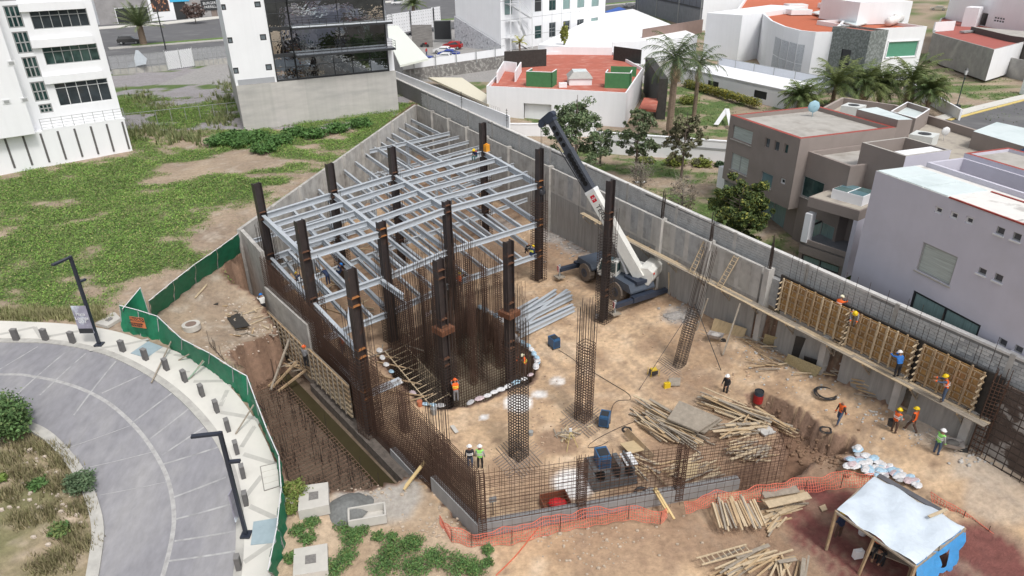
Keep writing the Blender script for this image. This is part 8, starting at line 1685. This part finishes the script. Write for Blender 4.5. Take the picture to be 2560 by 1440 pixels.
def bush(px, r, h, n, c0, c1, lab, c2=None, z=None, size=.11, name='bush', stems=True, cat='bush'):
    p = ground(*px) if z is None else P(*px, z); t = thing(name, lab, cat, p); k = rng.normal(size=(n, 3)); k /= np.linalg.norm(k, axis=1)[:, None]; rr = rng.random(n)**.45; lump = 1+.25*np.sin(k[:, 0]*5+px[0])*np.cos(k[:, 1]*4+px[1])+.12*rng.normal(size=n)
    Q_ = k*rr[:, None]*lump[:, None]*np.array([r, r, h/2])+np.array([p.x, p.y, p.z+h/2]); Q_[:, 2] = np.maximum(Q_[:, 2], p.z+.03); c = lcol(n, c0, c1, c2)*(.75+.5*fbm(Q_[:, 0]*3, Q_[:, 1]*3+Q_[:, 2]*2, 1, 2, 3)[:, None]); leaves('foliage', Q_, np.full(n, size), c, parent=t)
    if stems:
        b = MB()
        for i in range(5): a = random.uniform(0, 6.28); b.tube(p, p+Vector((math.cos(a)*r*.5, math.sin(a)*r*.5, h*.6)), .02, 4)
        b.done('stems', mat('bark', (.14,.11,.09), .9, .2, 5), t)
GR1, GR2, OL = (.05,.12,.03), (.10,.19,.05), (.16,.20,.06)
ds = 'round green weed clump on the dirt '
for i, (px, r, h, l) in enumerate([((985,1380),1.0,.7,'left of centre of the bottom patch'),((1030,1365),.8,.6,'top of the bottom patch'),((960,1420),1.1,.7,'at the bottom edge, left'),((1040,1425),1.2,.8,'at the bottom edge in the middle'),((1090,1400),.9,.6,'in the right half of the bottom patch'),((1150,1420),1.1,.7,'at the bottom edge, right'),((1190,1428),.8,.6,'at the bottom edge, far right'),((880,1350),.8,.6,'just right of the lower manhole slab'),((900,1330),.7,.5,'below the concrete trough'),((860,1320),.6,.45,'left below the concrete trough'),((945,1345),.45,.4,'right of the trough patch'),((980,1345),.4,.4,'second right of the trough patch'),((1033,1360),.5,.5,'under the net end'),((1220,1380),.4,.5,'alone under the orange net'),((1222,1410),.35,.4,'alone below the one under the net'),((870,1395),.7,.6,'right of the lower slab'),((840,1425),.8,.6,'under the lower slab'),((780,1310),.6,.4,'between the two slabs, upper'),((745,1330),.6,.4,'between the two slabs, left by the fence'),((770,1350),.6,.4,'between the two slabs, lower'),((728,1400),.5,.4,'between fence and lower slab')]):
    bush(px, r*.82, h*.8, int(900*r), GR1, (.12,.22,.06), ds+l, OL, size=.06)
for px, r, h, l in (((735,1235),.7,.7,'bright grass hump beside the fence at the trench end'),((725,1275),.5,.5,'bright grass hump below the first, by the fence')): bush(px, r, h, 1400, (.12,.17,.03), (.17,.22,.05), l, (.25,.22,.08), size=.08)
bush((20,1085), 1.5, 2.3, 7000, (.05,.11,.03), (.11,.19,.06), 'big leafy green bush at the left edge beside the road kerb', (.16,.22,.08), size=.10); bush((205,1220), .8, .9, 1800, (.06,.11,.05), (.11,.16,.08), 'grey green bush at the kerb inside the curve', size=.08); bush((95,1215), .45, .4, 600, GR1, GR2, 'small green bush in the middle of the planting bed'); bush((5,1200), .3, .3, 400, (.12,.2,.03), (.18,.25,.05), 'small bright plant at the left edge of the bed'); bush((150,1330), .5, .4, 600, GR1, OL, 'low plant near the kerb in the lower bed')
for px, r, h, l in (((1690,415),1.2,1.1,'yellow green shrub under the striped garden wall, left'),((1752,418),1.1,1.0,'yellow green shrub under the striped garden wall, right'),((1615,408),.9,.7,'dark agave like shrub left of the two yellow shrubs'),((1720,260),1.5,1.3,'bright yellow shrub at the foot of the big palm'),((1800,420),.6,.7,'small shrub next to the taupe house')): bush(px, r, h, 1300, (.12,.16,.03) if 'yellow' in l else (.04,.08,.04), (.22,.24,.04) if 'yellow' in l else (.07,.12,.05), l, z=6., size=.13)
hp_ = [P(1715,215,6.3), P(1800,238,6.3), P(1895,268,6.3)]; n = 6000; t_ = rng.random(n); base_ = np.array([list(hp_[0].lerp(hp_[2], k)) for k in t_]); Q_ = base_+np.c_[rng.uniform(-.6,.6,n), rng.uniform(-.6,.6,n), rng.uniform(0,1.1,n)]; o = leaves('hedge', Q_, np.full(n,.14), lcol(n, (.16,.17,.03), (.28,.25,.04), (.08,.12,.03))); tag(o, 'long clipped yellow green hedge in front of the white garage wall', 'hedge')
for i, (a, c) in enumerate([((590,368),(655,345)),((640,390),(760,330)),((540,365),(600,345)),((760,350),(930,310))]):
    for k in range(3):
        f_ = (k+.5)/3; bush((a[0]+(c[0]-a[0])*f_, a[1]+(c[1]-a[1])*f_), 1.6, 1.1, 1500, (.05,.13,.03), (.09,.18,.04), ['dark green weed clump below the concrete base, left group','dark green weed clump below the concrete base, centre group','dark green weed clump by the gravel strip','dark green weed clump beside the corner of the retaining wall'][i]+[', left',', middle',', right'][k], size=.16, name='weed_clump', stems=False)
bark = mat('bark', (.14,.11,.09), .9, .2, 5)
def tree(px, z, top, rpx, n, c0, c1, lab, c2=None, size=.16, shape='cone', crown0=.25, lean=0, name='garden_tree', twig=0, bare=False):
    p = P(*px, z); H = hgt(p.x, p.y, top)-z; dist = p.length; r = rpx*dist/FPX*.95; t = thing(name, lab, 'tree', p); b = MB(); tip = p+Vector((lean,0,H*.95)); b.tube(p, p.lerp(tip, .5), .10+H*.008, 7, .07); b.tube(p.lerp(tip, .5), tip, .07, 6, .02); br = []
    for i in range(40 if not bare else 60):
        f = crown0*.8+(1-crown0*.8)*random.random()*.95; a = random.uniform(0, 6.28); rad = r*({'cone':min(1.,(1.22-f)*1.15), 'round':math.sqrt(max(.05, 1-((f-.55)/.5)**2))}[shape])*random.uniform(.6,1.); s0 = p.lerp(tip, f*.85); e = s0+Vector((math.cos(a)*rad, math.sin(a)*rad, .25*rad+.3)); b.tube(s0, e, .03, 4, .01); br.append(e)
        if bare:
            for _ in range(4): b.tube(e, e+Vector((random.gauss(0,.5), random.gauss(0,.5), random.uniform(.1,.8))), .012, 3, .005)
    b.done('trunk', bark if not bare else mat('pale_twigs', (.27,.24,.20), .9, .2, 5), t)
    if n:
        cl_ = len(br)*3; cen = np.array([list(e+Vector((random.gauss(0,.35*r*.4), random.gauss(0,.35*r*.4), random.gauss(0,.3)))) for e in br for _ in range(3)]); sc = rng.uniform(.12,.42,cl_)*r*.55; k = rng.integers(0, cl_, n); d = rng.normal(size=(n,3)); d /= np.linalg.norm(d, axis=1)[:, None]; d *= (rng.random(n)**.5)[:, None]
        Q_ = cen[k]+d*sc[k][:, None]*np.array([1,1,.75]); cc_ = lcol(n, c0, c1, c2)*(rng.uniform(.75,1.25,cl_)[k])[:, None]; leaves('crown', Q_, np.full(n, size), cc_, parent=t, flat=.1)
    return t
tree((1438,432), 6, 226, 86, 9500, (.07,.12,.05), (.17,.22,.11), 'largest dark green tree behind the crane boom, airy top', (.14,.16,.08), .15, 'cone', .12); tree((1500,415), 6, 315, 30, 2500, (.07,.11,.05), (.12,.15,.08), 'thin pale sapling right of the largest tree', None, .13, 'round', .3)
tree((1588,440), 6, 256, 48, 5600, (.07,.11,.05), (.15,.19,.09), 'slim dark green tree in the middle of the garden', (.15,.14,.09), .14, 'round', .3); tree((1702,452), 6, 268, 50, 7000, (.13,.14,.07), (.20,.19,.11), 'olive yellow thin crowned tree in front of the striped wall', (.22,.18,.12), .13, 'round', .35)
tree((1838,618), 6, 458, 74, 26000, (.035,.065,.018), (.10,.13,.03), 'dense dark rounded tree beside the taupe house', (.22,.22,.04), .13, 'round', .02)
tree((1600,490), 6, 400, 30, 500, (.15,.13,.1), (.2,.17,.13), 'bare leafless sapling in front of the slim tree', None, .1, 'round', .2, bare=True); tree((1700,560), 6, 440, 35, 700, (.2,.17,.13), (.22,.18,.12), 'bare leafless sapling in front of the olive tree', None, .1, 'round', .2, bare=True)
tree((490,58), 7.3, 8, 22, 3500, (.13,.09,.08), (.18,.12,.10), 'small reddish brown street tree before the shops', None, .25, 'round', .3); tree((470,30), 7.3, -8, 16, 2500, (.08,.10,.07), (.12,.14,.10), 'grey green street tree left of the reddish one', None, .25, 'round', .3); tree((1410,112), 10.5, 62, 8, 700, (.25,.28,.05), (.3,.3,.08), 'thin yellow green plant in front of the white office', None, .3, 'round', .1)
def palm(px, z, top, rpx, nf, c0, c1, lab, trunk_r=.3, droop=1., dead=0, ll=.9, up0=.2, seedn=1, skirt=False, thick=.09):
    p = P(*px, z); rr = random.Random(seedn); Htop = hgt(p.x, p.y, top)-z; dist = p.length; R_ = rpx*dist/FPX; hc_ = max(.4, Htop-R_*.75); c = p+Z*hc_; t = thing('palm_tree', lab, 'palm', p); b = MB(); k = 7
    for i in range(k): b.tube(p.lerp(c, i/k), p.lerp(c, (i+1)/k), trunk_r*(1.15-.2*i/k), 9, trunk_r*(1.02-.2*i/k))
    b.done('trunk', mat('palm_trunk', (.20,.15,.11), .95, .35, 3, stretch=(1,1,4), bump=.03), t)
    for grp_, n_, ca, cb_ in (('fronds', nf, c0, c1), ('dead_fronds', dead, (.34,.24,.15), (.42,.32,.22))):
        if not n_: continue
        V = []; cs = []; rb = MB()
        for f in range(n_):
            a = 2.4*f+rr.uniform(-.2,.2); el = (1.35-(1.55-up0)*(f/max(1, n_-1))) if grp_ == 'fronds' else rr.uniform(-1.4,-.9); Lf_ = R_*rr.uniform(.9,1.15)*(1. if grp_ == 'fronds' else .6); pos = c.copy(); e = el; h = Vector((math.cos(a), math.sin(a), 0)); N_ = 14; pts = [pos.copy()]
            for i in range(N_): pos = pos+(h*math.cos(e)+Z*math.sin(e))*Lf_/N_; e -= droop*1.5/N_*(.4+i/N_); pts.append(pos.copy())
            rb.path(pts[::2], .03, 3)
            side = Vector((-h.y, h.x, 0)); col = Vector(ca).lerp(Vector(cb_), rr.random())
            for i in range(2, N_+1):
                for s in (-1,1):
                    for q in (0,.5):
                        o_ = pts[i-1].lerp(pts[i], q); l = ll*math.sin(math.pi*min(.97, (i+.5)/(N_+1.5)))**.6*rr.uniform(.8,1.15); dr = (side*s*.8+(pts[i]-pts[i-1]).normalized()*.55+Z*rr.uniform(-.75,-.05)*droop).normalized()*l; w_ = (pts[i]-pts[i-1]).normalized()*thick; V += [o_-w_*.5, o_+w_*.5, o_+dr]; cs += [tuple(col*rr.uniform(.75,1.25))]*3
        npmesh(grp_, np.array([tuple(v) for v in V]), np.arange(len(V)).reshape(-1,3), leaf, cols=np.array(cs), parent=t); rb.done('frond_ribs', mat('frond_rib', (.15,.18,.06), .8, .1), t)
PG0, PG1 = (.06,.10,.035), (.11,.15,.06)
palm((360,112), 7.3, 14, 52, 46, (.09,.13,.05), (.17,.20,.10), 'date palm with upright fronds on the street median', .75, .45, 0, 1.1, .25, 1, thick=.16); palm((1035,48), 7.3, -22, 36, 34, (.08,.12,.04), (.13,.17,.06), 'date palm behind the perforated screen', .5, .8, 0, 1.2, .1, 2, thick=.16)
palm((1672,345), 6., 72, 90, 30, (.05,.085,.035), (.09,.13,.055), 'tall feather palm with dead skirt in front of the dark cladded wall', .42, 1.25, 16, 1.1, -.1, 3, thick=.10); palm((1735,290), 6., 100, 72, 20, (.05,.085,.035), (.09,.13,.055), 'second feather palm right behind the tall one', .28, 1.25, 3, 1.0, -.1, 4, thick=.09)
for i, (px, top, r, l, dd_) in enumerate([((1995,285),205,44,'leftmost palm of the cluster beside the taupe house roof',6),((2078,275),150,66,'second palm of the cluster with a tall upright frond',2),((2150,275),155,58,'third palm of the cluster, in the middle',6),((2195,272),165,50,'fourth palm of the cluster',5),((2262,275),140,66,'fifth palm of the cluster, before the window',8),((2312,290),190,40,'lowest palm at the right end of the cluster',2)]): palm(px, 6., top-6, r*1.15, 40, (.06,.10,.03), (.14,.17,.05), l, .25, 1.0, dd_, 1.15, -.1, 10+i, thick=.13)
p = P(1308,118,10.6); palm((1300,150), 10.2, 88, 22, 7, (.30,.30,.05), (.36,.34,.08), 'small yellow green palm behind the dark parapet wall', .12, .9, 2, .5, .3, 30)
# stones and rubble
def stones(regs, n, lab, s0=.06, s1=.22, m=None, name='rubble'):
    V = []; F = []; b = MB()
    for _ in range(n):
        x_, y_, sx, sy = random.choice(regs); p = ground(random.gauss(x_, sx), random.gauss(y_, sy)); r = random.uniform(s0, s1)*random.random()+.03; b.ball(p+Z*r*.3, r, 5, 3, (1, random.uniform(.6,1), .7))
    b.done(name, m or mat('pale_stone', (.50,.43,.36), .95, .25, 5), None, lab, 'rubble', kind='stuff')
stones([(1110,1300,30,25),(1060,1330,40,25),(920,1230,40,15),(1420,1340,80,14),(1600,1350,120,20),(1480,1400,60,20)], 260, 'loose stones scattered on the bare dirt in front of the site', .04, .13, mat('tan_stone', (.44,.36,.28), .95, .25, 5)); stones([(1430,600,40,18),(1480,630,25,12),(1395,585,20,10),(1700,790,25,10)], 500, 'grey gravel and broken concrete at the foot of the right wall', .05,.2, mat('grey_stone', (.34,.32,.30), .95, .25, 5))
stones([(2000,930,60,25),(2200,1030,60,25),(2350,1090,50,20),(2440,1130,30,20),(1900,880,40,20)], 320, 'pale broken concrete bits along the foot of the right wall', .04,.13, con_l); stones([(1900,1040,40,15),(2000,1110,40,20),(2080,1150,30,12),(1850,1020,30,8)], 300, 'brown earth clods around the open trench', .05,.2, mat('clod_brown', (.22,.14,.09), .95, .3, 5)); stones([(100,1180,60,50),(130,1290,50,40),(60,1130,40,20)], 120, 'small pale stones in the planting bed', .04,.16); stones([(600,790,50,25),(560,880,40,12),(640,830,30,12)], 160, 'stones and rubbish on the ground beside the earth bank', .04,.15); stones([(1100,560,90,40),(900,720,70,40),(1240,620,60,30),(1350,780,60,50),(1600,860,120,60),(1350,1080,80,50),(1900,900,80,40)], 500, 'small clods and stones on the site floor', .03,.12, mat('clod_tan', (.42,.31,.22), .95, .3, 5))
